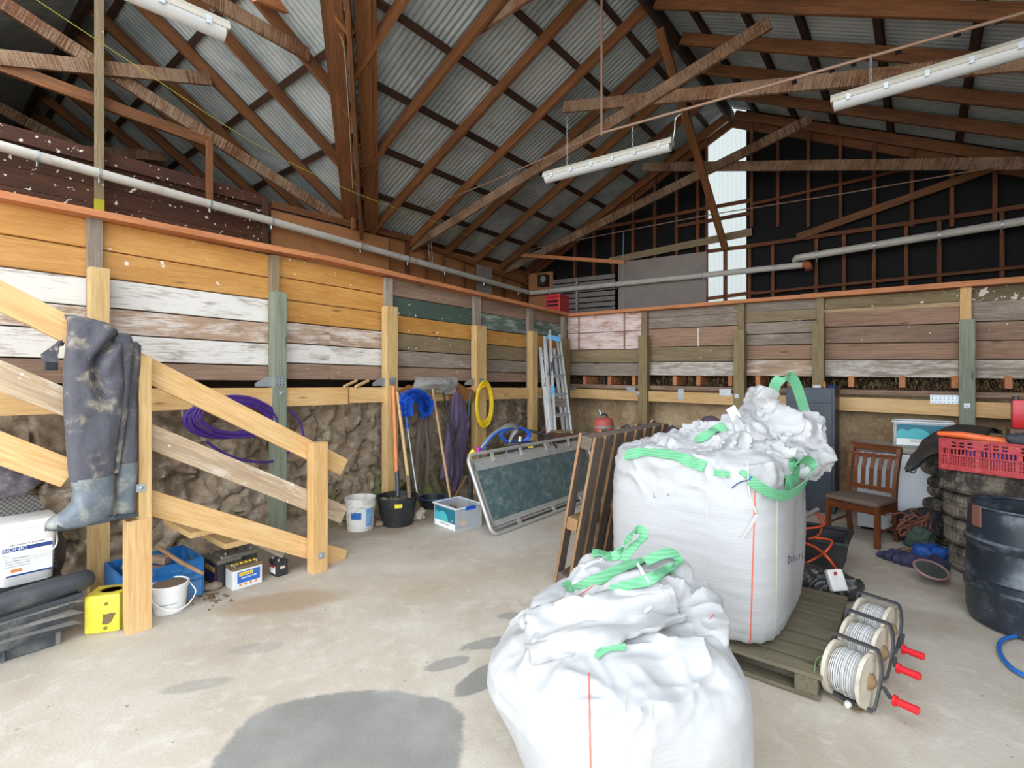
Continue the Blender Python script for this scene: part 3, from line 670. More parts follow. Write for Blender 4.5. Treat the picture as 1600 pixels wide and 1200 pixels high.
T = thing('speaker', 'small dark loudspeaker fixed on brown board in the gable corner', 'speaker', gab(849, 450, .2))
obj('body', MB().box(gab(849, 438.5, .26), (.2, .2, .26), Matrix.Rotation(-.68, 3, 'Z'), .01), plain('speaker_black', '23201f', .6), T)
obj('cone', MB().lathe([(.07, 0), (.05, -.02), (.0, -.01)], 20, facing(gab(848.5, 436, .37), -d1)), plain('speaker_cone', '8a7f76', .7), T, smooth=True)
# ------------------------------------------------ upper long wall and dark partition
hz = 4.07
mb = MB().add([G(-.04, -.1, 2.3), G(-.04, 4.6, 2.3), G(-.04, 4.6, 4.1), G(-.04, -.1, 4.1)], [(0, 1, 2, 3)]); struct('wall_left_upper', mb, W_PLY)
def wallq(name, pts, mat): return struct(name, MB().add(pts, [tuple(range(len(pts)))]), mat)
for i, px in enumerate((602, 636, 665, 692, 724, 745, 787, 815)):
    timber('wall_stud', onS(px, 520, .0), onS(px, 365 + (px-600)*.36, .0), .07, .05, W_STUD, up=d1, label='stud of the upper long wall above the orange rail, %s from the hardboard sheet' % ORD[i], cat='stud', group='studs of the upper long wall')
timber('nogging', onS(602, 428, .03), onS(826, 478, .03), .05, .05, W_STUD, label='nogging between the upper long wall studs behind the white pipe', cat='nogging')
timber('top_plate', onS(424, 320, .06), onS(640, 373, .06), .06, .1, W_ROOF, label='streaked top plate above the hardboard sheet', cat='beam')
timber('top_plate', onS(640, 374, .05), onS(832, 447, .05), .06, .08, W_ROOF, label='top plate of the upper long wall running into the gable corner', cat='beam')
quad('hardboard_sheet', [(424, 328), (607, 372), (607, 470), (424, 440)], .08, .012, W_PLY, 'brown hardboard sheet on the upper long wall below the valley beam', 'panel', onS)
quad('hardboard_offcut', [(745, 413), (769, 419), (769, 480), (745, 480)], .1, .01, M_GREYP, 'small grey-brown board offcut on the upper long wall studs', 'board', onS)
mb = MB(); FP4 = frame(-d1, d2, Z, G(.0, 0, 0)); Fi = FP4.inverted()
for k in range(9):
    z0 = 2.3 + k*.2; z1 = min(z0+.196, hz-.02); mb.box(FP4 @ V((8.9, -.02 + random.uniform(-.004, .004), (z0+z1)/2)), (5.6, .03, z1-z0), FP4.to_3x3())
struct('wall_left_partition', mb, W_PART, M4=FP4)
timber('partition_beam', G(.04, 6.1, hz-.06), G(.04, 11.6, hz-.06), .06, .15, W_PART, label='dark streaked beam along the top of the boarded partition', cat='beam')
T = thing('toolbox', 'red metal toolbox on the ledge in the far corner', 'toolbox', at(871, 480, 9.3)); qt = at(871, 480, 9.3); qt.z = zl
Ft = frame(V((.80, -.6, 0)), V((.6, .8, 0)), Z, qt); M_TBX = plain('red_toolbox_paint', 'b3262c', .4, dirt='7d3a35', damt=.3)
obj('body', MB().box(Ft @ V((0, 0, .26)), (.3, .34, .52), Ft.to_3x3(), .012), M_TBX, T); obj('lid', MB().box(Ft @ V((0, 0, .545)), (.31, .35, .05), Ft.to_3x3(), .012), M_TBX, T)
for z in (.37, .44): obj('drawer_label', MB().box(Ft @ V((0, -.172, z)), (.24, .006, .035), Ft.to_3x3(), .002), M_HOLE, T)
obj('handle', MB().tube([Ft @ V((-.155, .1, .5)), Ft @ V((-.17, -.05, .42)), Ft @ V((-.17, -.1, .4))], .012, 8), M_TBX, T)
timber('tie_beam', onT(712, 391.5, .9), onT(976, 410, .9), .05, .07, W_RAIL, label='thin orange tie beam running from the long wall toward the grey gable panel', cat='beam')
M_YEL = plain('yellow_paint', 'a8a016', .7)
T = thing('partition_post', 'tall square post rising from the partition to the wing roof', 'post', onS(155, 332, .14))
timber('post', onS(155, 345, .14), onS(155, -40, .14), .07, .075, W_OLIVE, up=d1, parent=T)
timber('yellow_foot', onS(155, 334, .139), onS(155, 312, .139), .073, .078, M_YEL, up=d1, parent=T)
timber('partition_post', onS(327, 320, .14), onS(327, 221, .14), .07, .065, W_ROOF, up=d1, label='short square post under the tie beam against the partition', cat='post')
timber('partition_post', onS(414.5, 400, .14), onS(414.5, 310, .14), .06, .065, W_DARK, up=d1, label='dark post at the edge of the partition beside the hardboard sheet', cat='post')
# closing walls that the photo only hints at
wallq('wall_wing_far', [G(-8, TV-.25, 2.3), G(0, TV-.25, 2.3), G(0, TV-.25, 4.0), G(-8, TV-.25, 4.0)], W_PART)
wallq('wall_wing_end', [G(-8, TV-.3, 2.3), G(-8, TVN+.3, 2.3), G(-8, TVN+.3, 4.0), G(-8, TV+QR, ZR+.2), G(-8, TV-.3, 4.0)], W_PART)
wallq('wall_wing_near', [G(-8, TVN+.25, 2.3), G(0, TVN+.25, 2.3), G(0, TVN+.25, 4.0), G(-8, TVN+.25, 4.0)], W_PART)
wallq('wall_right', [G(9.5, -.1, 0), G(9.5, 9.0, 0), G(9.5, 9.0, 4.0), G(9.5, -.1, 4.0)], W_PART)
# ------------------------------------------------ pipes, conduit, strings
M_PVC = plain('grey_white_plastic_pipe', 'c2bdb4', .5, dirt='8d8478', damt=.5, dscale=5)
M_RUST = plain('rust', '8a4526', .9, c2='b06a44')
def pipe(name, pts, r, mat, lab, cat, clips=(), cm=None):
    T = thing(name, lab, cat, pts[0]); obj('pipe', MB().tube(pts, r, 14), mat, T, smooth=True)
    for p, x in clips:
        m = MB().tube([V(p) - x*.012, V(p) + x*.012], r*1.12, 14); m.box(V(p) + V((0, 0, -r*1.5)), (.012, .012, r)); obj('clip', m, cm or M_GALV, T)
    return T
L0, L1 = onS(-500, 89.4, .26), onS(827, 457.5, .26)
pipe('drain_pipe', [L0, L1], .052, M_PVC, 'grey-white plastic drain pipe running down the upper long wall', 'pipe', [(onS(px, 228 + px*.2772, .26), (L1-L0).normalized()) for px in (58, 155, 328, 424, 563, 637, 695, 756, 810)])
B0, B1 = onT(829, 458, .3), onT(1250, 414.5, .3)
T = pipe('drain_pipe', [B0, B1, onT(1258, 414, .3)], .05, M_PVC, 'lower grey-white drain pipe on the gable ending at a rusty elbow', 'pipe', [(onT(px, 458 - (px-829)*.1031, .3), (B1-B0).normalized()) for px in (859, 963, 1099, 1208)])
obj('rusty_elbow', MB().tube(curve_pts([onT(1254, 414, .3), onT(1262, 414, .3), onT(1264, 421, .32)]), .056, 12), M_RUST, T, smooth=True)
B0, B1 = onT(1243, 403.5, .36), onT(1700, 329, .36)
pipe('drain_pipe', [onT(1243, 406, .3), B0, B1], .055, M_PVC, 'upper grey-white drain pipe sloping along the right half of the gable', 'pipe', [(onT(px, 403.5 - (px-1243)*.163, .36), (B1-B0).normalized()) for px in (1276, 1366, 1468, 1565)])
M_COND = plain('copper_brown_conduit', '8a6a56', .5, .2, c2='9a7e6c'); zc = 4.2
c0 = onP(940, 208, V((0, 0, zc)), Z); c1 = onP(1600, 20, V((0, 0, zc)), Z); cl = onP(650, 330, V((0, 0, 4.45)), Z)
T = thing('cable_conduit', 'thin brown conduit strung under the trusses carrying the light cables', 'conduit', c0)
obj('run', MB().tube([c1 + (c1-c0)*.4, c1, c0], .014, 8), M_COND, T); obj('run', MB().tube([c0, c0 + (cl-c0)*.5 + V((0, 0, -.03)), cl], .009, 6), M_COND, T)
obj('drop_pipe', MB().tube([c0 + V((0, 0, -.03)), V((c0.x, c0.y, zL(st(c0)[0]) - .1))], .013, 8), M_COND, T)
for px, y in [(1241, 128), (1300, 110), (1334, 100), (1404, 81), (1496, 53), (1561, 33)]:
    p = onP(px, y, V((0, 0, zc)), Z); x = (c1-c0).normalized(); obj('cable_tie', MB().tube([p - x*.02, p + x*.02], .019, 10), M_HOLE, T)
def fluoro(name, a, b, lab, chains, cable=None):
    a, b = V(a), V(b); x = (b-a).normalized(); y = Z.cross(x).normalized(); L = (b-a).length; F4 = frame(x, y, Z, a)
    T = thing(name, lab, 'light', None, M4=F4)
    sec = [(-.055, 0), (.055, 0), (.055, .03), (.035, .065), (-.035, .065), (-.055, .03)]; R = frame(V((0, 1, 0)), V((0, 0, 1)), V((1, 0, 0)), (0, 0, 0))
    obj('housing', MB().prism(sec, R, L), plain('light_housing', 'b4afa2', .5, dirt='8f8672', damt=.3) if 'light_housing' not in bpy.data.materials else bpy.data.materials['light_housing'], T, False)
    sec = [(.05*math.cos(PI + PI*i/10), .062*math.sin(PI + PI*i/10)) for i in range(11)]
    obj('diffuser', MB().prism(sec, R @ Matrix.Translation((0, -.001, .02)), L-.04), bpy.data.materials.get('light_diffuser') or plain('light_diffuser', 'b6b6b5', .35), T, False, smooth=50)
    cm = MB()
    for k in range(6):
        for sy in (-1, 1): obj('clip', MB().box((L*(k+.5)/6, sy*.058, .004), (.03, .008, .05)), M_GALV, T, False)
    for q, top in chains:
        p = F4 @ V((L*q, 0, .065)); h = top - p.z; m = MB(); N = max(2, int(h/.035))
        for i in range(N):
            zc_ = p.z + h*(i+.5)/N; Rm = Matrix.Rotation(PI/2*(i % 2), 4, 'Z')
            m.tube([V((p.x, p.y, zc_)) + (Rm @ V((.009*math.cos(c), 0, h/N*.62*math.sin(c)))) for c in [2*PI*j/8 for j in range(8)]], .0022, 5, closed=True)
        obj('chain', m, M_GALV, T)
    if cable: obj('cable', MB().tube(curve_pts(cable), .006, 6), plain('white_cable', 'd8d4cc', .5) if 'white_cable' not in bpy.data.materials else bpy.data.materials['white_cable'], T, smooth=True)
    return T
zl_ = 3.88
a, b = onP(851, 279, V((0, 0, zl_)), Z), onP(1051, 226, V((0, 0, zl_)), Z)
fluoro('fluorescent_light', a, b, 'fluorescent batten hanging in the middle of the shed under the conduit', [(.2, 4.5), (.72, 4.2)], [b + V((0, 0, .04)), onP(1054, 205, V((0, 0, zl_+.15)), Z), onP(1056, 185, V((0, 0, zc-.08)), Z), onP(1066, 177, V((0, 0, zc)), Z)])
a, b = onP(1299, 164, V((0, 0, zl_)), Z), onP(1600, 76, V((0, 0, zl_)), Z)
fluoro('fluorescent_light', a, a + (b-a).normalized()*1.5, 'large fluorescent batten at the upper right, running out of the picture', [(.18, 4.2), (.8, 4.5)])
a, b = onP(356, 52, V((0, 0, zl_)), Z), onP(240, 2, V((0, 0, zl_)), Z)
fluoro('fluorescent_light', a, a + (b-a).normalized()*1.5, 'fluorescent batten at the top edge above the side wing', [(.25, 5.2), (.8, 5.3)])
M_CORD = plain('pale_cord', 'b9b49a', .7)
lone('guide_string', 'thin yellow string running from upper left across to the far corner', 'string', MB().tube(curve_pts([at(30, -18, 3.4), at(208, 100, 4.2), at(400, 225, 5.4), at(552, 300, 6.6), at(700, 355, 8.2), at(800, 398, 9.6)], 6), .0035, 5), plain('yellow_string', 'b5b04a', .6))
lone('wire', 'thin wire hanging down the front of the valley beam', 'wire', MB().tube(curve_pts([onP(530, 52, v0 + vu*-.17, vu), onP(538, 80, v0+vu*-.17, vu), onP(545, 180, v0+vu*-.17, vu), onP(551, 295, v0+vu*-.16, vu)], 6), .003, 5), M_CORD)
lone('hanging_cord', 'pale green cord hanging in front of the grey gable panel', 'cord', MB().tube([gab(974.5, 362, .9), gab(972.5, 430, .9), gab(973, 497, .9)], .005, 5), plain('green_cord', '93a89a', .7))
lone('hanging_cord', 'thin green cord loop hanging by the long white pipe', 'cord', MB().tube(curve_pts([onS(672, 362, .35), onS(670, 395, .35), onS(676, 414, .35), onS(674, 385, .35), onS(672, 362, .35)], 5), .004, 5), bpy.data.materials['green_cord'])
lone('cable', 'thin cable swagged across the gable studs', 'cable', MB().tube([gab(660, 392, .85) + V((0, 0, .2)), gab(820, 391, .85), gab(974, 361, .85), gab(1100, 337, .85), gab(1332, 300, .85), gab(1560, 260, .85)], .008, 6), M_COND)
# ================================================ timber stair with rails
B_ = lambda px, y, s=3.2: onS(px, y, s)
T = thing('timber_stair', 'short timber stair with sloping pine rails below the long boarded wall', 'stairs', fl(215, 985))
def post_px(x0, x1, yt, s, dep, nm, mat, z0=0.0, par=T):
    A, Bq = onS(x0, yt, s), onS(x1, yt, s); c = (A+Bq)/2 - d2*dep/2
    return timber(nm, V((c.x, c.y, z0)), c, dep, (A-Bq).length, mat, up=d1, parent=par)
sA = 3.33
post_px(199, 237.5, 812, sA, .095, 'newel_post', W_NEW)
post_px(217, 237.5, 556, sA-.008, .08, 'newel_post', W_PALE, .55)
pz = post_px(489.5, 512.5, 692, sA, .095, 'newel_post', W_NEW)
bolt(T, onS(502, 868, sA), d2, .05); bolt(T, onS(220, 762, sA-.008), d2, .05)
timber('handrail', B_(-300, 313.5), B_(536, 730), .045, .15, W_NEW, parent=T)
timber('middle_rail', B_(-300, 466), B_(536, 804), .045, .15, W_WEATH, parent=T)
post_px(-262, -225, 330, sA, .095, 'newel_post', W_NEW)
timber('stringer', B_(-300, 588), B_(109, 741), .045, .16, W_NEW, parent=T)
timber('stringer', B_(200, 775), B_(536, 873), .045, .15, W_NEW, parent=T)
for px, y in ((-30, 690), (322, 832), (374, 849)):
    p = B_(px, y, 3.16); timber('tread', p + d2*.0, p - d2*.55, .2, .04, W_PALE, parent=T)
timber('tread_block', B_(400, 838, 3.17), B_(445, 860, 3.17), .05, .12, W_GREY, parent=T)
# ================================================ waders hanging over the rail
def loft_px(mb, rows, s, depf, n=28, groove=None, sub=5):
    R = []; rows = [tuple(r) + (depf, 0)[len(r)-3:] for r in rows]
    for a, b in zip(rows[:-1], rows[1:]):
        for k in range(sub): R.append([a[i] + (b[i]-a[i])*k/sub for i in range(len(a))])
    R.append(rows[-1]); vs = []; fs = []
    for r in R:
        y, x0, x1 = r[:3]; dep = r[3] if len(r) > 3 else depf; off = r[4] if len(r) > 4 else 0
        A, Bq = onS(x0, y, s), onS(x1, y, s); c = (A+Bq)/2 + d2*off; hw = (A-Bq).length/2
        for k in range(n):
            a = 2*PI*k/n; ca, sa_ = math.cos(a), math.sin(a); q = (abs(ca)**3 + abs(sa_)**3)**(-1/3.0); p = c + d1*hw*ca*min(q, 1.12)*.97
            d = dep*sa_*q
            if sa_ > 0:
                px = x0 + (x1-x0)*(ca+1)/2
                if groove: d -= groove(px, y)*dep
                d += (fbm(V((px*.03, y*.02, 5.5)), 3))*.02
            vs.append(p + d2*d)
    N = len(R)
    for i in range(N-1):
        for k in range(n): fs.append((i*n+k, i*n+(k+1) % n, (i+1)*n+(k+1) % n, (i+1)*n+k))
    fs += [tuple(range(n-1, -1, -1)), tuple((N-1)*n+k for k in range(n))]
    return mb.add(vs, fs)
def seg_d(px, y, P):
    best = 1e9
    for (ax, ay), (bx, by) in zip(P[:-1], P[1:]):
        L = (bx-ax)**2 + (by-ay)**2; t = max(0, min(1, ((px-ax)*(bx-ax) + (y-ay)*(by-ay))/L)); best = min(best, math.hypot(px-ax-t*(bx-ax), y-ay-t*(by-ay)))
    return best
GR = [(186, 520), (165, 540), (146, 562), (142, 585), (150, 612), (166, 640)]
gro = lambda px, y: .95*math.exp(-(seg_d(px, y, GR)/6.5)**2)*(1 if y < 600 else max(0, (650-y)/50))
M_WADER = plain('muddy_grey_neoprene', '57565d', .8, dirt='b3a78f', damt=.75, dscale=8, dthr=.53, bump=.01, bscale=40, c2='45454e')
M_BOOT = plain('muddy_rubber_boot', '6f7880', .55, dirt='b3ae9e', damt=.7, dscale=7, dthr=.48, c2='5a636b')
T = thing('waders', 'muddy grey chest waders with boots slung over the stair handrail', 'waders', onS(140, 820, 3.4))
m = MB(); loft_px(m, [(489, 108, 116, .02, -.14), (494, 107, 140, .05, -.08), (503, 106, 170, .07, -.02), (515, 105, 184, .08), (530, 103, 188, .09), (560, 99.5, 192, .09), (600, 97, 194, .08), (650, 99, 189, .075), (700, 103, 183, .07), (730, 106, 179, .068), (748, 108, 177, .068)], 3.36, .08, 44, gro, 6)
obj('front_leg', m, M_WADER, T, smooth=60)
m = MB(); loft_px(m, [(520, 176, 204, .03, -.05), (526, 172, 206, .06, -.02), (545, 176, 206.5, .07), (580, 182, 204, .07), (640, 176, 198, .06), (700, 172, 190, .05), (738, 170, 184, .045)], 3.33, .06, 28, None, 5)
obj('back_leg', m, M_WADER, T, smooth=60)
m = MB(); loft_px(m, [(534, 200, 218, .03, -.04), (540, 198, 220, .05), (570, 197, 219, .055), (620, 190, 213, .055), (690, 184, 213.5, .05), (727, 181, 214, .05)], 3.3, .05, 24, None, 5)
obj('back_leg', m, M_WADER, T, smooth=60)
def boot(rows, s, sole):
    m = MB(); loft_px(m, rows, s, .07, 32, None, 4); b = obj('boot', m, M_BOOT, T, smooth=60)
    m = MB(); P = [onS(x, y, s) for x, y in sole]; m.ribbon(P, d2, .11, .022)
    for i in range(len(P)-1):
        for k in range(3): m.box(P[i] + (P[i+1]-P[i])*(k+.5)/3 + V((0, 0, -.012)), (.02, .1, .02), Matrix.Rotation(-.68, 3, 'Z'))
    obj('sole', m, plain('boot_sole', '39424a', .7, dirt='8c8a7c') if 'boot_sole' not in bpy.data.materials else bpy.data.materials['boot_sole'], b)
boot([(745, 110, 177, .074), (765, 113, 177, .072), (780, 111, 177, .07), (788, 104, 177, .07), (795, 94, 177.5, .069), (799, 84, 177, .068), (804, 75, 177, .066), (810, 70.5, 176.5, .064), (815, 70.5, 174, .06), (819, 76, 160, .055)], 3.36, [(86, 820), (104, 820.5), (125, 818), (155, 812), (175, 806)])
boot([(724, 180, 214, .058), (750, 179, 213, .055), (780, 178, 211, .055), (795, 178, 211, .055), (804, 180, 209, .05)], 3.3, [(180, 805), (208, 803)])
lone_band = MB(); loft_px(lone_band, [(722, 181, 214.5, .056), (726, 181, 214.5, .056), (730, 181, 214.5, .056)], 3.3, .05, 24); obj('cuff', lone_band, plain('cuff_grey', '7d7466', .8), T, smooth=60)
m = MB(); m.ribbon([onS(99, 533, 3.18), onS(88, 540, 3.2), onS(77, 556, 3.2), onS(80, 566, 3.2)], (d1*.6 + Z*.8), .075, .012); obj('strap', m, M_WADER, T)
obj('buckle', MB().box(onS(80, 572, 3.2), (.06, .015, .05), Matrix.Rotation(.89, 3, 'Z'), .006), plain('buckle_black', '1d1f24', .4), T)

# ================================================ pail, seat back, fleece, black plastic under the rails
M_WPLA = plain('white_plastic', 'e4e4e2', .4, dirt='b9ad9a', damt=.45, dscale=5, dthr=.55)
M_DIRT = plain('dirt_brown', '7d6a54', .95, c2='5d4c3a')
M_BLUEL = plain('blue_print', '27417f', .5); M_WLAB = plain('white_print', 'f0f0ee', .5); M_INK = plain('ink_dark', '22242a', .6)
def F_at(c, ang): return Matrix.Translation(V(c)) @ Matrix.Rotation(ang, 4, 'Z')
a1 = math.atan2(d1.y, d1.x)        # local x along d1, local -y toward d2 (room side)
fc = V((-2.97, 3.09, .32)); zt = .39
T = thing('square_pail', 'white square pail with blue printed bands on the black plastic stack', 'bucket', None, M4=F_at(fc - d2*.135, a1))
m = MB(); h0 = .135
m.lathe([(.118, 0), (.122, .004), (.138, .30), (.138, .31), (.146, .312), (.146, .325), (.139, .328), (.139, .345), (.148, .348), (.148, .372), (.141, .378), (.135, .378)], 64, sq=7)
obj('body', m, M_WPLA, T, False, smooth=50)
m = MB().lathe([(.137, .374), (.139, .385), (.12, .39), (.02, .388)], 64, sq=7); obj('lid', m, M_WPLA, T, False, smooth=50)
L4 = PMAT[T.name]
def on_pail(x, z): return L4 @ V((x, -.123 - .052*z - .0015, z))
nf = (d2 + V((0, 0, -.05))).normalized()
def patch(parent, name, c, n, w, h, mat, th=.0012): return obj(name, MB().box((0, 0, 0), (w, h, th)), mat, parent, False, M4=facing(c, n))
patch(T, 'label', on_pail(.0, .16), nf, .225, .2, M_WLAB)
lb_ = patch(T, 'blue_band', on_pail(0, .225) + nf*.001, nf, .225, .024, M_BLUEL); patch(T, 'blue_band', on_pail(0.01, .065) + nf*.001, nf, .21, .01, M_BLUEL)
text('label_text', 'BIONIC', T, facing(on_pail(-.058, .225) + nf*.0022, nf), .026, M_WLAB, sx=1.25)
text('label_text', 'teat conditioner & sanitiser', T, facing(on_pail(.0, .252) + nf*.0012, nf), .014, M_INK)
for k in range(4): patch(T, 'fine_print', on_pail(-.045, .17 - k*.016) + nf*.001, nf, .11, .004, plain('print_grey', '9aa3ad', .6) if 'print_grey' not in bpy.data.materials else bpy.data.materials['print_grey'])
patch(T, 'warning_mark', on_pail(-.05, .095) + nf*.001, nf, .05, .018, plain('orange_print', 'd9884a', .5))
obj('handle', MB().tube(curve_pts([L4 @ V((-.146, -.03, .30)), L4 @ V((-.12, -.165, .2)), L4 @ V((.0, -.168, .165)), L4 @ V((.12, -.165, .2)), L4 @ V((.147, -.03, .30))], 6), .005, 8), M_WPLA, T, smooth=True)
lone('plastic_box', 'dark plastic box behind the bumper bar carrying the square pail', 'box', MB().box(fc - d2*.15 - Z*.163, (.34, .22, .316), Matrix.Rotation(a1, 3, 'Z'), .01), plain('dark_box_plastic', '2f3033', .6))
T = thing('seat_back', 'grey mesh seat back with black side wing leaning behind the white square pail', 'seat', onS(20, 895, 2.66))
n_ = NT('grey_mesh_cloth'); ch = n_.new('ShaderNodeTexChecker'); n_.ln(n_.mapping(n_.co(), (70, 70, 70), (0, .0, .7)), ch.inputs[0]); ch.inputs[3].default_value = 1; M_MESHC = n_.fin(n_.mix(ch.outputs[1], C('77736f'), C('4e4b48')), .8)
s_ = 2.62; pl = [onS(x, y, s_) for x, y in [(-40, 775), (40, 772), (56, 774), (66, 786), (74, 806), (86, 850), (90, 890), (86, 930), (-40, 950)]]
m = MB(); Fq = frame(d1, Z, -d2, pl[0]); Fqi = Fq.inverted(); m.prism([((Fqi @ p).x, (Fqi @ p).y) for p in pl], Fq, .05); obj('cushion', m, M_MESHC, T)
s_ = 2.6; pl = [onS(x, y, s_) for x, y in [(70, 825), (98, 830), (106, 852), (104, 875), (94, 903), (60, 915)]]
m = MB(); Fq = frame(d1, Z, -d2, pl[0] - d2*.03); Fqi = Fq.inverted(); m.prism([((Fqi @ p).x, (Fqi @ p).y) for p in pl], Fq, .04); obj('side_wing', m, plain('dark_brown_plastic', '3a2f29', .5, dirt='6b5d50'), T)
timber('leg', V((onS(10, 900, 2.6).x, onS(10, 900, 2.6).y, 0)), onS(10, 880, 2.6), .05, .3, M_HOLE, up=d1, parent=T)
m = blob([(onS(8, 756, 2.66), (.17, .09, .085), Matrix.Rotation(a1, 3, 'Z')), (onS(-14, 748, 2.66), (.14, .09, .09), Matrix.Rotation(a1, 3, 'Z')), (onS(30, 757, 2.66), (.07, .07, .07), Matrix.Rotation(a1, 3, 'Z'))], .012, lambda p, n: fbm(p*18, 3)*.014)
lone('fleece', 'grey woolly fleece lying on top of the mesh seat back', 'fleece', m, plain('grey_wool', '66636b', .95, dirt='9a938f', dscale=40, damt=.6), smooth=60)
M_BPL = plain('dusty_black_plastic', '3d4046', .5, dirt='80807c', damt=.5, dscale=4, c2='2e3136'); M_DUST = plain('dusty_grey_plastic', '7e7b76', .7, dirt='a59e92', damt=.6, dscale=3, c2='5c5a57')
T = thing('black_crate', 'low black plastic crate on the floor under the stacked car trims', 'crate', onS(50, 1020, 3.0))
e = onS(95, 1008, 3.13); Fc = frame(d1, -d2, Z, V((e.x, e.y, 0)))
def loc_box(parent, name, F4, c, size, mat, ch=.0): return obj(name, MB().box(F4 @ V(c), size, F4.to_3x3(), ch), mat, parent)
loc_box(T, 'side_wall', Fc, (-.35, .01, .062), (.7, .02, .115), M_BPL, .004); loc_box(T, 'side_wall', Fc, (-.35, .38, .062), (.7, .02, .115), M_BPL, .004)
loc_box(T, 'end_wall', Fc, (-.012, .19, .066), (.024, .39, .128), M_DUST, .004); loc_box(T, 'base', Fc, (-.35, .19, .01), (.7, .37, .02), M_BPL)
loc_box(T, 'end_wall', Fc, (-.245, -.002, .062), (.018, .03, .12), M_BPL, .004)
def blade(i, tip, left, drop, z):
    """long bent trim: flat dusty top, dark front lip, pointed end"""
    s0 = 3.16 + i*.012; m = MB(); N = 14; top = []; 
    A = onS(*left, s0); Bq = onS(*tip, s0)
    m.cur = 0; vs = []
    for k in range(N+1):
        u = k/N; p = A + (Bq-A)*u + V((0, 0, -.03*(1-u)**3)); w = .15*(1-u**4); hgt = drop*(1-u**3)
        vs += [p - d2*w*1.0 + V((0, 0, .075*(1-u**3))), p, p - d2*.012 + V((0, 0, -hgt)), p - d2*(w*.9+.004) + V((0, 0, -hgt*.3))]
    fs = []; mi = []
    for k in range(N):
        for q in range(4): fs.append((k*4+q, k*4+(q+1) % 4, k*4+4+(q+1) % 4, k*4+4+q)); mi.append(0 if q == 0 else 1)
    m.add(vs, fs); m.mi = mi; m.f.append([0, 1, 2, 3]); m.mi.append(1)
    return m
for i, (tip, lft, lab) in enumerate([((132, 939), (-60, 990), 'topmost'), ((132, 957), (-60, 1004), 'middle'), ((128, 973), (-60, 1018), 'lowest')]):
    lone('car_trim', 'dusty pointed black car trim strip, %s of the three stacked on the black crate' % lab, 'car trim', blade(i, tip, lft, .05, 0), [M_DUST, M_BPL], 'car trim strips')
T = thing('bumper_bar', 'rounded dull black plastic bumper lying on the car trims in front of the pail', 'bumper', onS(60, 945, 3.0))
obj('bar', MB().tube(curve_pts([onS(-70, 968, 3.14), onS(20, 938, 3.13), onS(110, 911, 3.12), onS(131, 905, 3.1), onS(139, 901, 3.08)], 5), [.058]*16 + [.057, .056, .052, .045, .025], 18), M_BPL, T, smooth=60)
mb = MB().beam(onS(-60, 985, 3.12), onS(128, 927, 3.12), .06, .03); [mb.box(onS(x, 979 - x*.3, 3.155), (.03, .012, .02), Matrix.Rotation(a1, 3, 'Z')) for x in (20, 48, 75, 98, 112)]; obj('mounting_strip', mb, M_BPL, T)
loc_box(T, 'end_lug', frame(d1, -d2, Z, onS(128, 915, 3.1)), (0, 0, 0), (.04, .05, .06), M_BPL, .006)

# ================================================ yellow container, white pail, blue crate
M_YELP = plain('yellow_plastic', 'dccb3c', .45, dirt='a8904a', damt=.3, dscale=4)
b0, b1 = fl(131, 993), fl(187, 986); ux = (b1-b0).normalized(); uy = Z.cross(ux); Fy = frame(ux, uy, Z, b0); w_ = (b1-b0).length; hy = .235
T = thing('yellow_container', 'cut yellow plastic container with dark stain beside the newel post', 'container', b0)
m = MB(); m.box(Fy @ V((w_/2, .09, hy/2)), (w_, .18, hy), Fy.to_3x3(), .014); obj('body', m, M_YELP, T, smooth=40)
obj('opening', MB().lathe([(.066, 0), (.062, .003), (.05, -.001), (.001, -.002)], 28, Fy @ Matrix.Translation((w_*.6, .085, hy)) @ Matrix.Diagonal((1, .8, 1, 1))), plain('rusty_inside', '8f7436', .8, c2='a3873c'), T, smooth=True)
for x, z in ((.62, .18), (.6, .03)): obj('cap', MB().lathe([(.011, 0), (.011, .004), (.004, .005)], 14, Fy @ Matrix.Translation((w_*x, 0, z)) @ Matrix.Rotation(PI/2, 4, 'X')), plain('cap_brown', '7a6a2a', .6) if 'cap_brown' not in bpy.data.materials else bpy.data.materials['cap_brown'], T)
obj('stain', MB().prism([(-.03, -.03), (.0, -.034), (.02, -.02), (.038, .022), (.05, .032), (.02, .036), (-.01, .03), (-.024, .034), (-.026, 0)], Fy @ Matrix.Translation((w_*.66, .0005, .085)) @ Matrix.Rotation(PI/2, 4, 'X'), .0015), plain('stain_brown', '6d5a3c', .9), T)
c_ = fl(265, 953); T = thing('white_pail', 'small round white pail with dirty lid and bail handle in front of blue crate', 'bucket', c_)
obj('body', MB().lathe([(.088, 0), (.092, .003), (.106, .155), (.113, .157), (.113, .178), (.108, .18)], 40, Matrix.Translation(c_)), M_WPLA, T, smooth=40)
obj('lid', MB().lathe([(.116, .172), (.117, .186), (.108, .19), (.1, .182), (.0005, .181)], 40, Matrix.Translation(c_)), M_WPLA, T, smooth=40)
obj('dirt', MB().lathe([(.099, .1825), (.06, .185), (.0005, .186)], 30, Matrix.Translation(c_)), M_DIRT, T, smooth=True)
rx = V((.83, .55, 0)); fx = V((.55, -.83, 0))
obj('handle', MB().tube(curve_pts([c_ + rx*.118 + V((0, 0, .165)), c_ + rx*.15 + fx*.04 + V((0, 0, .1)), c_ + rx*.09 + fx*.11 + V((0, 0, .045)), c_ + fx*.135 + V((0, 0, .05)), c_ - rx*.08 + fx*.11 + V((0, 0, .1)), c_ - rx*.112 + fx*.02 + V((0, 0, .165))], 6), .004, 8), M_WPLA, T, smooth=True)
obj('level_mark', MB().lathe([(.1005, .07), (.1012, .0725)], 14, Matrix.Translation(c_), a0=-1.6, a1=-.5), M_INK, T)
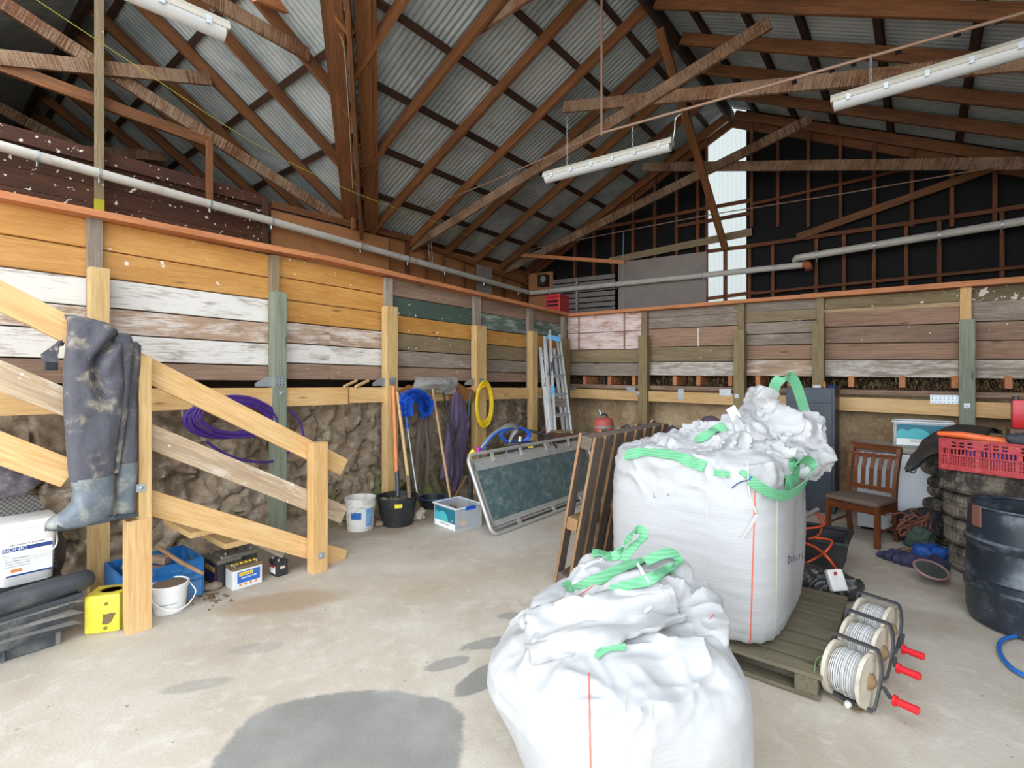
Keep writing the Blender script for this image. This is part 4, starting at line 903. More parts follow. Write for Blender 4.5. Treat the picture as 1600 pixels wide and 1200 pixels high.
M_BCR = plain('blue_crate_plastic', '1d6fae', .4, dirt='7fa6bd', damt=.45, dscale=4, c2='1560a2')
k_ = fl(316.5, 928.5); Fb = frame(-d1, -d2, Z, k_); Lb, Wb, Hb = .48, .4, .275
T = thing('blue_crate', 'blue plastic crate of tool ends behind the small white pail', 'crate', k_)
def slot_wall(name, O, ux, L, H, slots, mat, th, par, n=None):
    """wall panel in the ux/Z plane pierced by rectangular slots (x0,x1,z0,z1)"""
    xs = sorted({0, L, *[v for q in slots for v in q[:2]]}); zs = sorted({0, H, *[v for q in slots for v in q[2:]]}); m = MB(); nn = n or Z.cross(ux)
    for a, b in zip(xs[:-1], xs[1:]):
        for c, d in zip(zs[:-1], zs[1:]):
            if any(q[0] <= a and b <= q[1] and q[2] <= c and d <= q[3] for q in slots): continue
            m.box(V(O) + V(ux)*(a+b)/2 + Z*(c+d)/2, (b-a, th, d-c), Matrix((V(ux), nn, Z)).transposed())
    return obj(name, m, mat, par)
slot_wall('side_wall', k_, -d1, Lb, Hb, [(.15, .32, .135, .17)], M_BCR, .012, T)
slot_wall('side_wall', k_ - d2*Wb, -d1, Lb, Hb, [], M_BCR, .012, T)
slot_wall('end_wall', k_, -d2, Wb, Hb, [(.16, .26, .19, .23)], M_BCR, .012, T); slot_wall('end_wall', k_ - d1*Lb, -d2, Wb, Hb, [], M_BCR, .012, T)
mb = MB()
for z in (.268, .225, .18, .125): mb.beam(k_ + d2*.008 + Z*z, k_ + d2*.008 - d1*Lb + Z*z, .016, .008, ch=0)
for x in (.0, .14, .3, .47): mb.beam(k_ + d2*.008 - d1*x + Z*.005, k_ + d2*.008 - d1*x + Z*.27, .016, .008, up=d1, ch=0)
obj('ribs', mb, M_BCR, T); loc_box(T, 'base', Fb, (Lb/2, Wb/2, .012), (Lb, Wb, .02), M_BCR)
def at_px_z(px, y, z): return fl(px, y, z)
T = thing('wooden_mallet', 'old wooden mallet handle sticking out across the blue crate', 'tool', fl(275, 880, .26))
obj('handle', MB().tube([fl(248, 856, .33), fl(285, 880, .30), fl(317, 896, .27)], [.016, .014, .011], 10), plain('old_handle', '9c7d5a', .8, c2='7c5e40'), T, smooth=True)
obj('head', MB().beam(fl(240, 872, .3), fl(262, 876, .29), .05, .05), W_BROWN, T)
lone('wooden_shaft', 'dark worn wooden shaft lying inside the blue crate', 'tool', MB().tube([k_ - d1*.1 - d2*.1 + Z*.2, k_ - d1*.42 - d2*.25 + Z*.26], .018, 10), W_BROWN, smooth=True)

# ================================================ batteries under the stair
M_BATB = plain('battery_black', '2b2c2e', .45, dirt='6f6a62', damt=.4, dscale=6); M_BATW = plain('battery_white', 'd8d9d8', .45, dirt='a2988a', damt=.45, dscale=5)
M_BATG = plain('battery_grey_top', '6d675c', .7, dirt='8d8474', damt=.5, dscale=8); M_LEAD = plain('lead_terminal', '8e8c88', .5, .6); M_YELW = plain('yellow_print', 'e8c63a', .5); M_REDP = plain('red_print', 'b03438', .5); M_BLUEB = plain('bright_blue_print', '2c62b0', .5); M_NAVY = plain('navy_print', '242a63', .5)
def battery(name, lab, K, ex, ey, L, W, Hh, mb_, mt_, caps=0, capmat=None):
    Fm = frame(ex, ey, Z, K); T = thing(name, lab, 'battery', K, group='old batteries under the stair')
    loc_box(T, 'case', Fm, (L/2, W/2, Hh*.43), (L, W, Hh*.86), mb_, .006); loc_box(T, 'top', Fm, (L/2, W/2, Hh*.93), (L+.006, W+.006, Hh*.14), mt_, .005)
    for x, y in ((.12, .25), (.88, .25)):
        obj('terminal', MB().lathe([(.011, 0), (.009, .02), (.002, .021)], 12, Fm @ Matrix.Translation((L*x, W*y, Hh))), M_LEAD, T, smooth=40)
    for k in range(caps): obj('cell_cap', MB().lathe([(.012, 0), (.012, .007), (.004, .009)], 12, Fm @ Matrix.Translation((L*(k+.8)/(caps+.6), W*.55, Hh))), capmat, T, smooth=40)
    return T, Fm
K = fl(340, 919); T, Fm = battery('car_battery', 'black battery with navy label and yellow lettering nearest the blue crate', K, -d2, d1, .26, .17, .2, M_BATB, M_BATG)
ctr = K - d2*.14 + Z*.09; patch(T, 'label', ctr - d1*.0008, -d1, .19, .13, M_NAVY); patch(T, 'red_edge', K - d2*.035 + Z*.09 - d1*.001, -d1, .012, .14, M_REDP)
patch(T, 'yellow_band', ctr + Z*.03 - d1*.0014, -d1, .17, .036, M_YELW); text('label_text', 'Century', T, facing(ctr + Z*.03 - d1*.0026, -d1), .034, M_NAVY, font_shear=.2)
K = fl(363.7, 924); T, Fm = battery('car_battery', 'white battery with blue label and row of yellow cell caps', K, d1, -d2, .215, .13, .165, M_BATW, plain('brown_dusty_top', '6b5a40', .8), 6, M_YELW)
ctr = K + d1*.115 + Z*.085; patch(T, 'label', ctr + d2*.0008, d2, .165, .085, M_BLUEB); patch(T, 'yellow_band', ctr - d1*.02 + Z*.022 + d2*.0014, d2, .1, .026, M_YELW)
text('label_text', 'Century', T, facing(ctr - d1*.02 + Z*.022 + d2*.0026, d2), .026, M_NAVY, font_shear=.2); text('label_text', 'HIGH POWER', T, facing(ctr - Z*.008 + d2*.0016, d2), .017, M_WLAB, sx=1.05, font_shear=.15)
for k in range(4): patch(T, 'print_dot', ctr + d1*(-.06 + .037*k) + Z*-.056 + d2*.001, d2, .02, .016, bpy.data.materials['orange_print'])
K = fl(363.7, 924) - d2*.16 + d1*.0; T, Fm = battery('car_battery', 'dusty black battery standing behind the white one', K, d1, -d2, .25, .17, .215, M_BATB, M_BATG, 3, M_BATB)
K = fl(432.7, 902.7); T, Fm = battery('car_battery', 'small black battery with torn red and white label near the stair foot', K, -d2, d1, .13, .09, .12, M_BATB, M_BATB)
patch(T, 'label', K - d2*.07 + Z*.05 - d1*.001, -d1, .085, .06, M_WLAB); patch(T, 'label_top', K - d2*.075 + Z*.074 - d1*.0016, -d1, .085, .02, M_REDP); patch(T, 'torn_label', K + d1*.045 + Z*.07 + d2*.001, d2, .04, .02, plain('torn_paper', 'c9b9a2', .8))
def stone(name, lab, c, r, mat, cat='stone', group=None):
    m = blob([(V(c) + V((0, 0, r[2]*.8)), r, Matrix.Rotation(random.random()*3, 3, 'Z'))], min(r)*.3, lambda p, n: fbm(p*14, 3)*min(r)*.5); return lone(name, lab, cat, m, mat, group, smooth=50)
M_STONE = plain('grey_brown_stone', '8f8170', .9, c2='6d6050')
stone('stone', 'flat broken stone in front of the black battery', fl(331, 921), (.07, .05, .03), M_STONE); stone('stone', 'pale rock on the floor right of the black tub', fl(656, 812), (.09, .07, .07), plain('pale_rock', 'ab9f90', .9)); stone('stone', 'small brown rock against the black tub', fl(592, 822), (.05, .05, .03), M_STONE)
T = thing('dead_leaves', 'few dry leaves on the floor in front of the batteries', 'leaves', fl(325, 935)); tagit(T, kind='stuff'); mb = MB(); random.seed(8)
for i in range(60):
    p = fl(random.gauss(326, 16), random.gauss(934, 5), .004); a = random.random()*6.3; u_ = V((math.cos(a), math.sin(a), random.uniform(-.3, .3)))*random.uniform(.008, .02); v_ = V((-u_.y, u_.x, .004))*.6
    mb.add([p-u_, p+v_+V((0, 0, .006)), p+u_, p-v_], [(0, 1, 2, 3)])
obj('leaves', mb, plain('dry_leaf', '8a6b48', .9, c2='5e4630'), T)
# ================================================ things along the long wall
c_ = fl(563, 826); T = thing('plaster_bucket', 'splashed white builders bucket with blue labels left of black tub', 'bucket', c_)
M_SPL = plain('splashed_white', 'd9d7d2', .6, dirt='a89c8a', damt=.7, dscale=7, dthr=.48)
obj('body', MB().lathe([(.125, 0), (.13, .004), (.148, .24), (.155, .242), (.155, .262), (.15, .265), (.158, .33), (.152, .332), (.146, .26), (.128, .02), (.0005, .018)], 40, Matrix.Translation(c_), cap=(True, False)), M_SPL, T, smooth=35)
cam2 = V((-c_.x, -c_.y, 0)).normalized(); sd = Z.cross(cam2)
def curved(par, name, ang, w, z0, z1, r0, r1, mat, c):
    a = math.atan2(cam2.y, cam2.x) + ang; return obj(name, MB().lathe([(r0+.0015, z0), (r1+.0015, z1)], 10, Matrix.Translation(c), a0=a-w/2, a1=a+w/2), mat, par, smooth=True)
curved(T, 'blue_label', -.3, .75, .13, .2, .139, .1445, M_BLUEB, c_); curved(T, 'picture_label', .7, .62, .05, .235, .133, .147, plain('blue_photo_print', '2f7fc0', .5, c2='9fc3dd', dscale=14), c_)
obj('handle', MB().tube(curve_pts([c_ - sd*.02 + cam2*.165 + V((0, 0, .25)), c_ - sd*.09 + cam2*.15 + V((0, 0, .19)), c_ - sd*.165 + cam2*.03 + V((0, 0, .16))], 6), .003, 6), M_GALV, T, smooth=True)
c_ = fl(621, 818); T = thing('rubber_tub', 'black flexible rubber tub of rubble with yellow tag', 'tub', c_); M_TUB = plain('black_rubber', '222326', .55, dirt='55504a', damt=.35, dscale=5)
obj('body', MB().lathe([(.155, 0), (.162, .005), (.212, .29), (.222, .292), (.222, .305), (.206, .305), (.15, .03), (.0005, .03)], 44, Matrix.Translation(c_), cap=(True, False)), M_TUB, T, smooth=40)
cam2 = V((-c_.x, -c_.y, 0)).normalized(); curved(T, 'yellow_tag', .05, .38, .215, .255, .1985, .206, plain('yellow_tag', 'e0d040', .5), c_)
random.seed(12); M_CHAR = plain('dark_rubble', '4a453f', .9, c2='6e665c')
for i in range(9):
    a = i*.7; q = c_ + V((math.cos(a)*.11*(i % 3)/1.5, math.sin(a)*.11*(i % 3)/1.5, .21 + (i % 2)*.02)); m = blob([(q + V((0, 0, .03)), (.05, .04, .035), Matrix.Rotation(a, 3, 'Z'))], .012, lambda p, n: fbm(p*20, 3)*.014)
    lone('rubble_lump', 'lump of rubble heaped in the black rubber tub', 'stone', m, M_STONE if i in (3, 5) else M_CHAR, 'rubble in the tub', smooth=50)
# clear box
M_CLEAR = NT('clear_plastic'); M_CLEAR.b.inputs['Alpha'].default_value = .24; M_CLEAR = M_CLEAR.fin(C('dfe6ec'), .2)
M_TEAL = plain('teal_print', '1f6f82', .5); M_TEALL = plain('light_teal_print', '4fb3bb', .5); M_CLIP = plain('blue_clip', '2450b8', .4)
def clear_box(lab, K, ex, ey, L, W, Hh, lid=False, right_clip=True):
    """label on the face from K along ex; ey goes into the box"""
    Fm = frame(ex, ey, Z, K); T = thing('storage_box', lab, 'box', K); m = MB(); t = .004
    for c, sz in (((L/2, 0, Hh/2), (L, t, Hh)), ((L/2, W, Hh/2), (L, t, Hh)), ((0, W/2, Hh/2), (t, W, Hh)), ((L, W/2, Hh/2), (t, W, Hh)), ((L/2, W/2, t), (L, W, t))): m.box(Fm @ V(c), sz, Fm.to_3x3())
    obj('body', m, M_CLEAR, T); m = MB()
    for c, sz in (((L/2, -.008, Hh), (L+.03, .02, .014)), ((L/2, W+.008, Hh), (L+.03, .02, .014)), ((-.008, W/2, Hh), (.02, W+.03, .014)), ((L+.008, W/2, Hh), (.02, W+.03, .014))): m.box(Fm @ V(c), sz, Fm.to_3x3(), .003)
    obj('rim', m, plain('rim_clear', 'd5dce2', .3) if 'rim_clear' not in bpy.data.materials else bpy.data.materials['rim_clear'], T)
    n = -ey; c0 = K + ex*L*.5 + n*.003; wl = L*.9
    patch(T, 'teal_label', c0 + Z*Hh*.6, n, wl, Hh*.6, M_TEAL); patch(T, 'white_strip', c0 + Z*Hh*.17, n, wl, Hh*.28, M_WLAB)
    Fl_ = facing(c0 + Z*Hh*.6 + n*.001, n); xdir = (Fl_.to_3x3() @ V((1, 0, 0))); m = MB()
    sh = []
    for k in range(40):
        x = k/39*wl*.66; sh.append((x - wl/2, Hh*(-.26 + .36*max(0, 1 - ((x-wl*.12)/(wl*.14))**2)**.5 if x < wl*.2 else -.26 + .4*max(0, 1-((x-wl*.4)/(wl*.27))**2)**.5)))
    poly = [(-wl/2, -Hh*.3)] + sh + [(wl*.17, -Hh*.3)]; m.prism(poly, Fl_, .0008); obj('wave_print', m, M_TEALL, T)
    text('label_text', 'CENTRAMAX', T, facing(c0 + Z*Hh*.2 + n*.0014, n), Hh*.1, M_INK, sx=1.3)
    text('label_text', 'BIN', T, facing(c0 + xdir*wl*.36 + Z*Hh*.42 + n*.0014, n), Hh*.07, M_WLAB)
    return T, Fm
K = fl(713, 832); e2 = (fl(678, 818.5) - K).normalized(); e1 = V((-e2.y, e2.x, 0)); e1 = e1 if e1.x > 0 else -e1
T, Fm = clear_box('clear storage box with teal label and blue clips on the floor by the green board', K + e2*.4, -e2, e1, .4, .33, .235)
loc_box(T, 'clip', Fm, (.415, .17, .225), (.02, .13, .035), M_CLIP, .004); loc_box(T, 'clip', Fm, (-.015, .17, .225), (.02, .13, .035), M_CLIP, .004)
m = blob([(Fm @ V((.12, .15, .11)), (.05, .06, .1), None)], .015, lambda p, n: fbm(p*15, 3)*.03); lone('clay_lump', 'brown clay lump inside the clear storage box on the floor', 'lump', m, M_DIRT, smooth=50)
m = blob([(Fm @ V((.28, .16, .045)), (.09, .09, .035), None)], .015, lambda p, n: fbm(p*15, 3)*.02); lone('rag', 'yellowish rag at the bottom of the clear storage box', 'rag', m, plain('ochre_rag', 'b8914e', .9), smooth=50)
c_ = fl(676, 792) ; T = thing('dark_tray', 'dark round tray with blue rim behind the clear storage box', 'tray', V((c_.x, c_.y, 0)))
cc = V((c_.x, c_.y, 0)); obj('bowl', MB().lathe([(.13, 0), (.16, .12), (.15, .12), (.12, .02), (.0005, .02)], 32, Matrix.Translation(cc), cap=(True, False)), M_TUB, T, smooth=40); obj('rim', MB().tube([cc + V((.162*math.cos(a), .162*math.sin(a), .12)) for a in [2*PI*k/32 for k in range(32)]], .008, 8, closed=True), plain('blue_rim', '35527a', .5), T, smooth=True)

# ================================================ long-handled tools and clothes on the ledger
SH = SL + .2
M_ORGH = plain('orange_handle', 'd9824e', .5, dirt='a8633a'); M_STEELD = plain('dark_steel', '4a4d50', .5, .6, dirt='6b6259'); M_HANDLE = plain('pale_wood_handle', 'd3b585', .6, c2='b9945f')
def pole(name, lab, a, b, r, mat, cat, r2=None):
    T = thing(name, lab, cat, b); obj('handle', MB().tube([a, (V(a)+V(b))/2, b], [r, r, r2 or r], 12), mat, T, smooth=True); return T
tb = fl(621, 818)
T = thing('shovel', 'shovel with orange handle and dark steel socket standing in the black tub', 'shovel', onS(621, 770, SH+.3))
obj('handle', MB().tube([onS(614.5, 604, SH-.02), onS(619.5, 738, SH+.18)], .021, 12), M_ORGH, T, smooth=True); obj('socket', MB().tube([onS(619.5, 735, SH+.175), onS(621.5, 752, SH+.2), onS(621.5, 776, SH+.25)], [.022, .027, .024], 12), M_STEELD, T, smooth=True)
obj('grip_mark', MB().tube([onS(617.6, 688, SH+.1), onS(618.2, 706, SH+.128)], .0218, 12), plain('handle_label', '4a3a34', .6), T)
T = pole('rake', 'pale wooden rake handle standing right of the orange shovel', onS(620.5, 613, SH-.0), onS(637.5, 745, SH+.22), .019, M_HANDLE, 'rake'); obj('ferrule', MB().tube([onS(637.3, 743, SH+.22), onS(640, 778, SH+.28)], .022, 12), W_BROWN, T, smooth=True)
T = thing('cobweb_brush', 'bright blue curved bristle brush on thin grey pole', 'brush', onS(652, 772, SH+.3)); M_BR = plain('blue_bristle', '1f62cf', .6, c2='1a4fb4', dscale=30); BP = SH + .06
obj('pole', MB().tube([onS(636.5, 667, BP), onS(652.5, 776, SH+.25)], .011, 10), plain('grey_pole', 'a8adb0', .4, .5), T, smooth=True); obj('socket', MB().tube([onS(635, 648, BP), onS(636.5, 670, BP)], [.012, .018], 10), plain('blue_socket', '2a66b8', .5), T, smooth=True)
cur = curve_pts([onS(634.5, 650, BP), onS(633, 634, BP), onS(636, 622, BP), onS(648, 618, BP), onS(660, 622, BP), onS(667, 632, BP), onS(664, 641, BP), onS(658, 644, BP)], 10)
mb = MB(); random.seed(21)
for i in range(1700):
    j = random.randrange(len(cur)-1); p = cur[j] + (cur[j+1]-cur[j])*random.random(); t = (cur[min(j+1, len(cur)-1)]-cur[max(j-1, 0)]).normalized(); dv_ = V((random.gauss(0, 1), random.gauss(0, 1), random.gauss(0, 1))); dv_ = (dv_ - t*dv_.dot(t)).normalized()
    L = random.uniform(.075, .092); q = p + dv_*L; w = t*.0035; mb.add([p-w, p+w, q+w*1.2, q-w*1.2], [(0, 1, 2, 3)])
obj('bristles', mb, M_BR, T); obj('core', MB().tube(cur, .02, 8), M_BR, T, smooth=True)
pole('broom_handle', 'wooden broom handle leaning between the brown trousers and purple overalls', onS(674, 597, SH+.0), onS(704.5, 784, SH+.35), .016, plain('brown_broomstick', 'b08d68', .6), 'handle')
pole('black_rod', 'thin black rod leaning in front of the purple overalls', onS(692.5, 613, SH+.02), onS(722, 738, SH+.2), .012, M_TUB, 'rod', .007)
pole('wooden_stake', 'short wooden stake leaning behind the clear storage box', onS(729, 744, SH+.1), onS(708, 782, SH+.25), .016, plain('stake_wood', '8c6a4c', .8), 'stake')
M_LEATH = plain('rust_leather', '9a6238', .7, c2='7a4a2a'); T = thing('saddle_pad', 'worn grey pad with brown leather ends lying over the ledger beam', 'pad', onS(690, 620, SH))
for pl_ in ([(622, 612), (640, 601), (652, 606), (648, 622), (632, 624)], [(700, 600), (716, 598), (728, 606), (738, 608), (745, 618), (738, 626), (704, 624)]):
    P = [onS(x, y, SH-.03) for x, y in pl_]; Fq = frame(d1, Z, -d2, P[0]); Fi_ = Fq.inverted(); obj('leather_end', MB().prism([((Fi_ @ p).x, (Fi_ @ p).y) for p in P], Fq, .025), M_LEATH, T)
def padf(u, v):
    px = 640 + u*(76 - 6*v) + (1-v)*11*(1-u); y = 589 + 25*v + (2 if v > .5 else 0)*math.sin(u*9); off = .0 + .07*math.sin(PI*min(1, v*1.1))*math.sin(PI*(.1+.8*u)) + fbm(V((u*5, v*4, 1)), 3)*.015
    return onS(px, y, SH) + d2*off - d2*.2*max(0, .15-v)
def padb(u, v): return padf(u, v) - d2*.014
mb = MB(); mb.grid(30, 14, padf); mb.grid(30, 14, padb); obj('grey_pad', mb, plain('worn_grey_pad', '8d8a84', .85, dirt='625c55', damt=.6, dscale=12, c2='a09d98'), T, smooth=60)
def cloth(name, lab, pieces, mat, cat='clothes'):
    """hanging garment: pieces are row lists (y, x0, x1, depth) on the wall plane"""
    T = thing(name, lab, cat, onS(pieces[0][1][-1][1], pieces[0][1][-1][0], SL+.1))
    for nm, rows, off in pieces:
        m = MB(); loft_px(m, rows, SL + off, .03, 26, lambda px, y: .5*(.5 + .5*math.sin(px*1.1 + math.sin(y*.05)*2.2)), 5); obj(nm, m, mat, T, smooth=60)
    return T
cloth('trousers', 'brown work trousers hanging below the blue brush', [('leg', [(645, 655, 668, .04), (665, 653, 665, .045), (700, 649, 662, .045), (730, 648, 658, .045), (762, 645, 657, .04)], .16), ('leg', [(646, 664, 672, .04), (670, 662, 673, .045), (700, 666, 673, .04), (757, 664.5, 671.5, .035)], .19)], plain('brown_cloth', '66584d', .9, c2='51453b', bump=.01, bscale=200))
cloth('overalls', 'faded purple overalls hanging left of the teal rope', [('body', [(611, 711, 716, .02), (622, 706, 723, .045), (640, 703, 728, .055), (665, 700, 732, .06), (690, 698, 731, .055)], .2), ('leg', [(660, 699, 714, .05), (700, 696, 710, .05), (735, 689.5, 708, .045), (745, 688, 709, .04), (752, 698, 708, .03)], .23), ('leg', [(680, 710, 732, .05), (720, 708, 728, .05), (745, 708, 720, .045), (766, 707, 716, .03)], .2)], plain('faded_purple_cloth', '6f5a78', .9, c2='4a3f56', dirt='3f3b45', damt=.5, dscale=5, bump=.01, bscale=200))
def coil(mb, c, ux, uy, rx, ry, r, n, jit, nrm, seg=40, ph=0):
    pts = []
    for k in range(n*seg+1):
        a = 2*PI*k/seg + ph; q = noise.noise(V((k*.013, 3.3, ph))); e = noise.noise(V((k*.011, 8.1, ph)))
        pts.append(c + ux*(rx*(1+jit*q))*math.cos(a) + uy*(ry*(1+jit*e))*math.sin(a) + nrm*(jit*.25*rx*noise.noise(V((k*.017, ph, 1.7)))))
    return mb.tube(pts, r, 8)
mb = MB(); c_ = onS(757, 632, SL+.27); coil(mb, c_, d1, Z, .155, .27, .0135, 7, .42, d2, 44); lone('yellow_hose', 'coil of bright yellow hose hung on a wall post', 'hose', mb, plain('yellow_hose_rubber', 'e2bd1c', .45), smooth=True)
lone('teal_rope', 'teal rope hanging between the purple overalls and yellow hose', 'rope', MB().tube(curve_pts([onS(735, 612, SH), onS(733, 640, SH-.02), onS(731, 668, SH-.03), onS(730, 690, SH-.03)], 5), .008, 6), plain('teal_rope', '2f8076', .8), smooth=True)
mb = MB(); M_PURP = plain('purple_cable', '452679', .5)
coil(mb, onS(362, 652, SL+.14), d1, Z, .34, .16, .011, 11, .32, d2, 44); coil(mb, onS(370, 654, SL+.17), (d1 + Z*-.12).normalized(), Z, .31, .14, .011, 4, .3, d2, 44, 2.0)
mb.tube(curve_pts([onS(452, 640, SL+.15), onS(466, 655, SL+.16), onS(474, 680, SL+.16), onS(470, 705, SL+.15)], 6), .011, 8); mb.tube(curve_pts([onS(322, 690, SL+.16), onS(350, 708, SL+.16), onS(385, 720, SL+.16), onS(425, 721, SL+.16), onS(452, 705, SL+.15)], 6), .011, 8)
lone('purple_cable', 'heavy coil of purple cable behind the stair rails', 'cable', mb, M_PURP, smooth=True)
lone('grey_hose', 'thin grey hose hanging on the bank left of the purple cable', 'hose', MB().tube(curve_pts([onS(284, 636, SL+.12), onS(287, 655, SL+.12), onS(297, 672, SL+.12), onS(312, 686, SL+.1)], 6), .011, 8), plain('grey_hose', '7d766f', .6), smooth=True)
pole('round_stake', 'round wooden handle end poking out above the ledger beam, left one', onS(538, 604, SL+.15), onS(557, 595, SL+.05), .016, M_HANDLE, 'handle'); pole('round_stake', 'round wooden handle end poking out above the ledger beam, right one', onS(556, 604, SL+.15), onS(575, 595, SL+.05), .018, M_HANDLE, 'handle')

# ================================================ green board in aluminium frame
P0 = fl(770, 840); up_ = (V((-.361*d2.x, -.361*d2.y, .75))).normalized(); nb = d1.cross(up_); nb = nb if nb.dot(d2) > 0 else -nb; Lg, Hg = 2.3, .83
M_ALU = plain('dull_aluminium', 'b9b8b5', .4, .35, dirt='8a857e', damt=.4, dscale=6); M_GRN = NT('green_blackboard'); _c = M_GRN.co(); _s = M_GRN.noise(M_GRN.mapping(_c, (9, 2, 9), (0, .5, .7)), 1.5, 7, .65, .6)
M_GRN = M_GRN.fin(M_GRN.mix(M_GRN.math('MULTIPLY', M_GRN.step(_s, .42, .75), .6), C('4a6062'), C('8f9d98')), .5)
T = thing('folding_table', 'green panel in rounded aluminium tube frame leaning along the floor', 'table', P0); O = P0 + Z*.02 - nb*.0
def gp(x, y, n=0): return O + d1*x + up_*y + nb*n
def rrect(x0, x1, y0, y1, r, n=0, k=6):
    pts = []
    for cx, cy, a0_ in ((x1-r, y1-r, 0), (x0+r, y1-r, 90), (x0+r, y0+r, 180), (x1-r, y0+r, 270)):
        for i in range(k+1): a = math.radians(a0_ + 90*i/k); pts.append(gp(cx + r*math.cos(a), cy + r*math.sin(a), n))
    return pts
obj('tube_frame', MB().tube(rrect(0, Lg, 0, Hg, .09), .02, 12, closed=True), M_ALU, T, smooth=True); obj('tube_frame', MB().tube(rrect(.03, Lg-.03, .055, Hg-.06, .07, -.035), .016, 12, closed=True), M_ALU, T, smooth=True)
mb = MB(); R3 = Matrix((d1, up_, d1.cross(up_))).transposed(); mb.box(gp(Lg/2, Hg/2, -.02), (Lg-.12, Hg-.16, .012), R3); obj('green_panel', mb, M_GRN, T)
mb = MB(); mb.box(gp(Lg/2, Hg-.125, -.012), (Lg-.1, .1, .012), R3); mb.box(gp(Lg/2, .1, -.012), (Lg-.1, .055, .012), R3); mb.box(gp(.062, Hg/2, -.012), (.03, Hg-.16, .012), R3); obj('edge_strip', mb, M_ALU, T)
for x in (.38, .88, 1.38, 1.9):
    mb = MB(); mb.box(gp(x, Hg-.06, .005), (.05, .1, .012), R3, .003); mb.tube([gp(x-.02, Hg-.07, .02), gp(x+.02, Hg-.11, .02)], .008, 8); obj('clip', mb, M_ALU, T)
for x in (.45, 1.1, 1.7): obj('clip', MB().box(gp(x, .045, .0), (.06, .07, .012), R3, .003), M_ALU, T)
# ================================================ jumble behind the board
M_GREYT = plain('grey_painted_tube', '8c8d8c', .45, .4)
T = thing('pump_cart', 'small engine pump with bent grey tube frame behind the green board', 'pump', V((at(800, 700, 6.3).x, 6.3, 0)))
for off in (0, .25):
    dvec = V((.05, off + .03, 0)); pts = curve_pts([V((at(742, 704, 6.0).x, 6.0, .35)) + dvec, at(744, 702, 6.0) + dvec, at(783, 669, 6.1) + dvec, at(802, 672, 6.2) + dvec, at(790, 692, 6.2) + dvec, V((at(768, 714, 6.2).x, 6.2, .05)) + dvec], 5); obj('tube_frame', MB().tube(pts, .02, 10), M_GREYT, T, smooth=True)
mb = MB(); mb.box(at(802, 703, 6.25), (.16, .2, .2), None, .015); mb.box(at(826, 700, 6.25), (.2, .2, .16), None, .015); mb.box(V((at(812, 700, 6.35).x, 6.35, .3)), (.36, .26, .5), None, .02); obj('engine', mb, M_BATB, T); obj('engine_label', MB().box(at(829, 697.5, 6.14), (.06, .01, .04)), M_YELW, T); obj('engine_cap', MB().tube([at(812, 690, 6.2), at(813, 682, 6.2)], .02, 10), M_WPLA, T)
mb = MB(); coil(mb, at(806, 680, 6.28), V((.95, .3, 0)), Z, .19, .09, .013, 5, .3, V((.3, -.95, 0)), 40); mb.tube(curve_pts([at(750, 712, 6.0), at(762, 690, 6.0), at(778, 675, 6.05), at(800, 668, 6.2), at(822, 672, 6.3), at(828, 690, 6.3)], 6), .012, 8); lone('blue_hose', 'loose coil of blue hose draped over the pump cart', 'hose', mb, plain('blue_hose', '2b62c4', .45), smooth=True)
lone('black_hose', 'stiff black hose running from the pump toward the ladders', 'hose', MB().tube(curve_pts([at(822, 672, 6.4), at(840, 676, 6.4), at(858, 683, 6.4), at(870, 700, 6.4)], 6), .018, 10), M_TUB, smooth=True)
T = thing('watering_toy', 'yellow plastic sprayer with pink cap at the left end of the green board', 'sprayer', V((at(737, 712, 5.75).x, 5.75, 0)))
obj('body', MB().tube(curve_pts([at(734, 722, 5.75), at(735, 712, 5.75), at(741, 703, 5.75)], 5), .03, 10), plain('yellow_toy', 'e0c63a', .45), T, smooth=True); obj('cap', MB().tube([at(747, 708, 5.75), at(748, 699, 5.75)], .026, 10), plain('magenta_cap', 'c02a9a', .45), T, smooth=True); obj('spout', MB().beam(at(733, 721, 5.6), at(768, 716.5, 5.7), .05, .02), plain('yellow_spout', 'dcc04a', .5), T)
obj('stand', MB().tube([V((at(735, 712, 5.75).x, 5.75, 0)), at(735, 722, 5.75)], .03, 10), M_TUB, T)
T = thing('brown_stool', 'brown upholstered stool standing in front of the ladders', 'stool', V((at(875, 690, 6.85).x, 6.85, 0))); cS = at(875, 683, 6.85)
obj('seat', MB().box(cS, (.26, .26, .12), Matrix.Rotation(.5, 3, 'Z'), .02), plain('brown_vinyl', '5e3a30', .6), T); obj('top', MB().box(cS + V((.02, .02, .075)), (.24, .22, .02), Matrix.Rotation(.5, 3, 'Z'), .004), W_OLIVE, T)
for x, y in ((-1, -1), (1, -1), (-1, 1), (1, 1)):
    q = cS + Matrix.Rotation(.5, 3, 'Z') @ V((x*.1, y*.1, 0)); timber('leg', V((q.x, q.y, 0)), V((q.x, q.y, cS.z-.05)), .03, .03, W_BROWN, up=d1, parent=T)
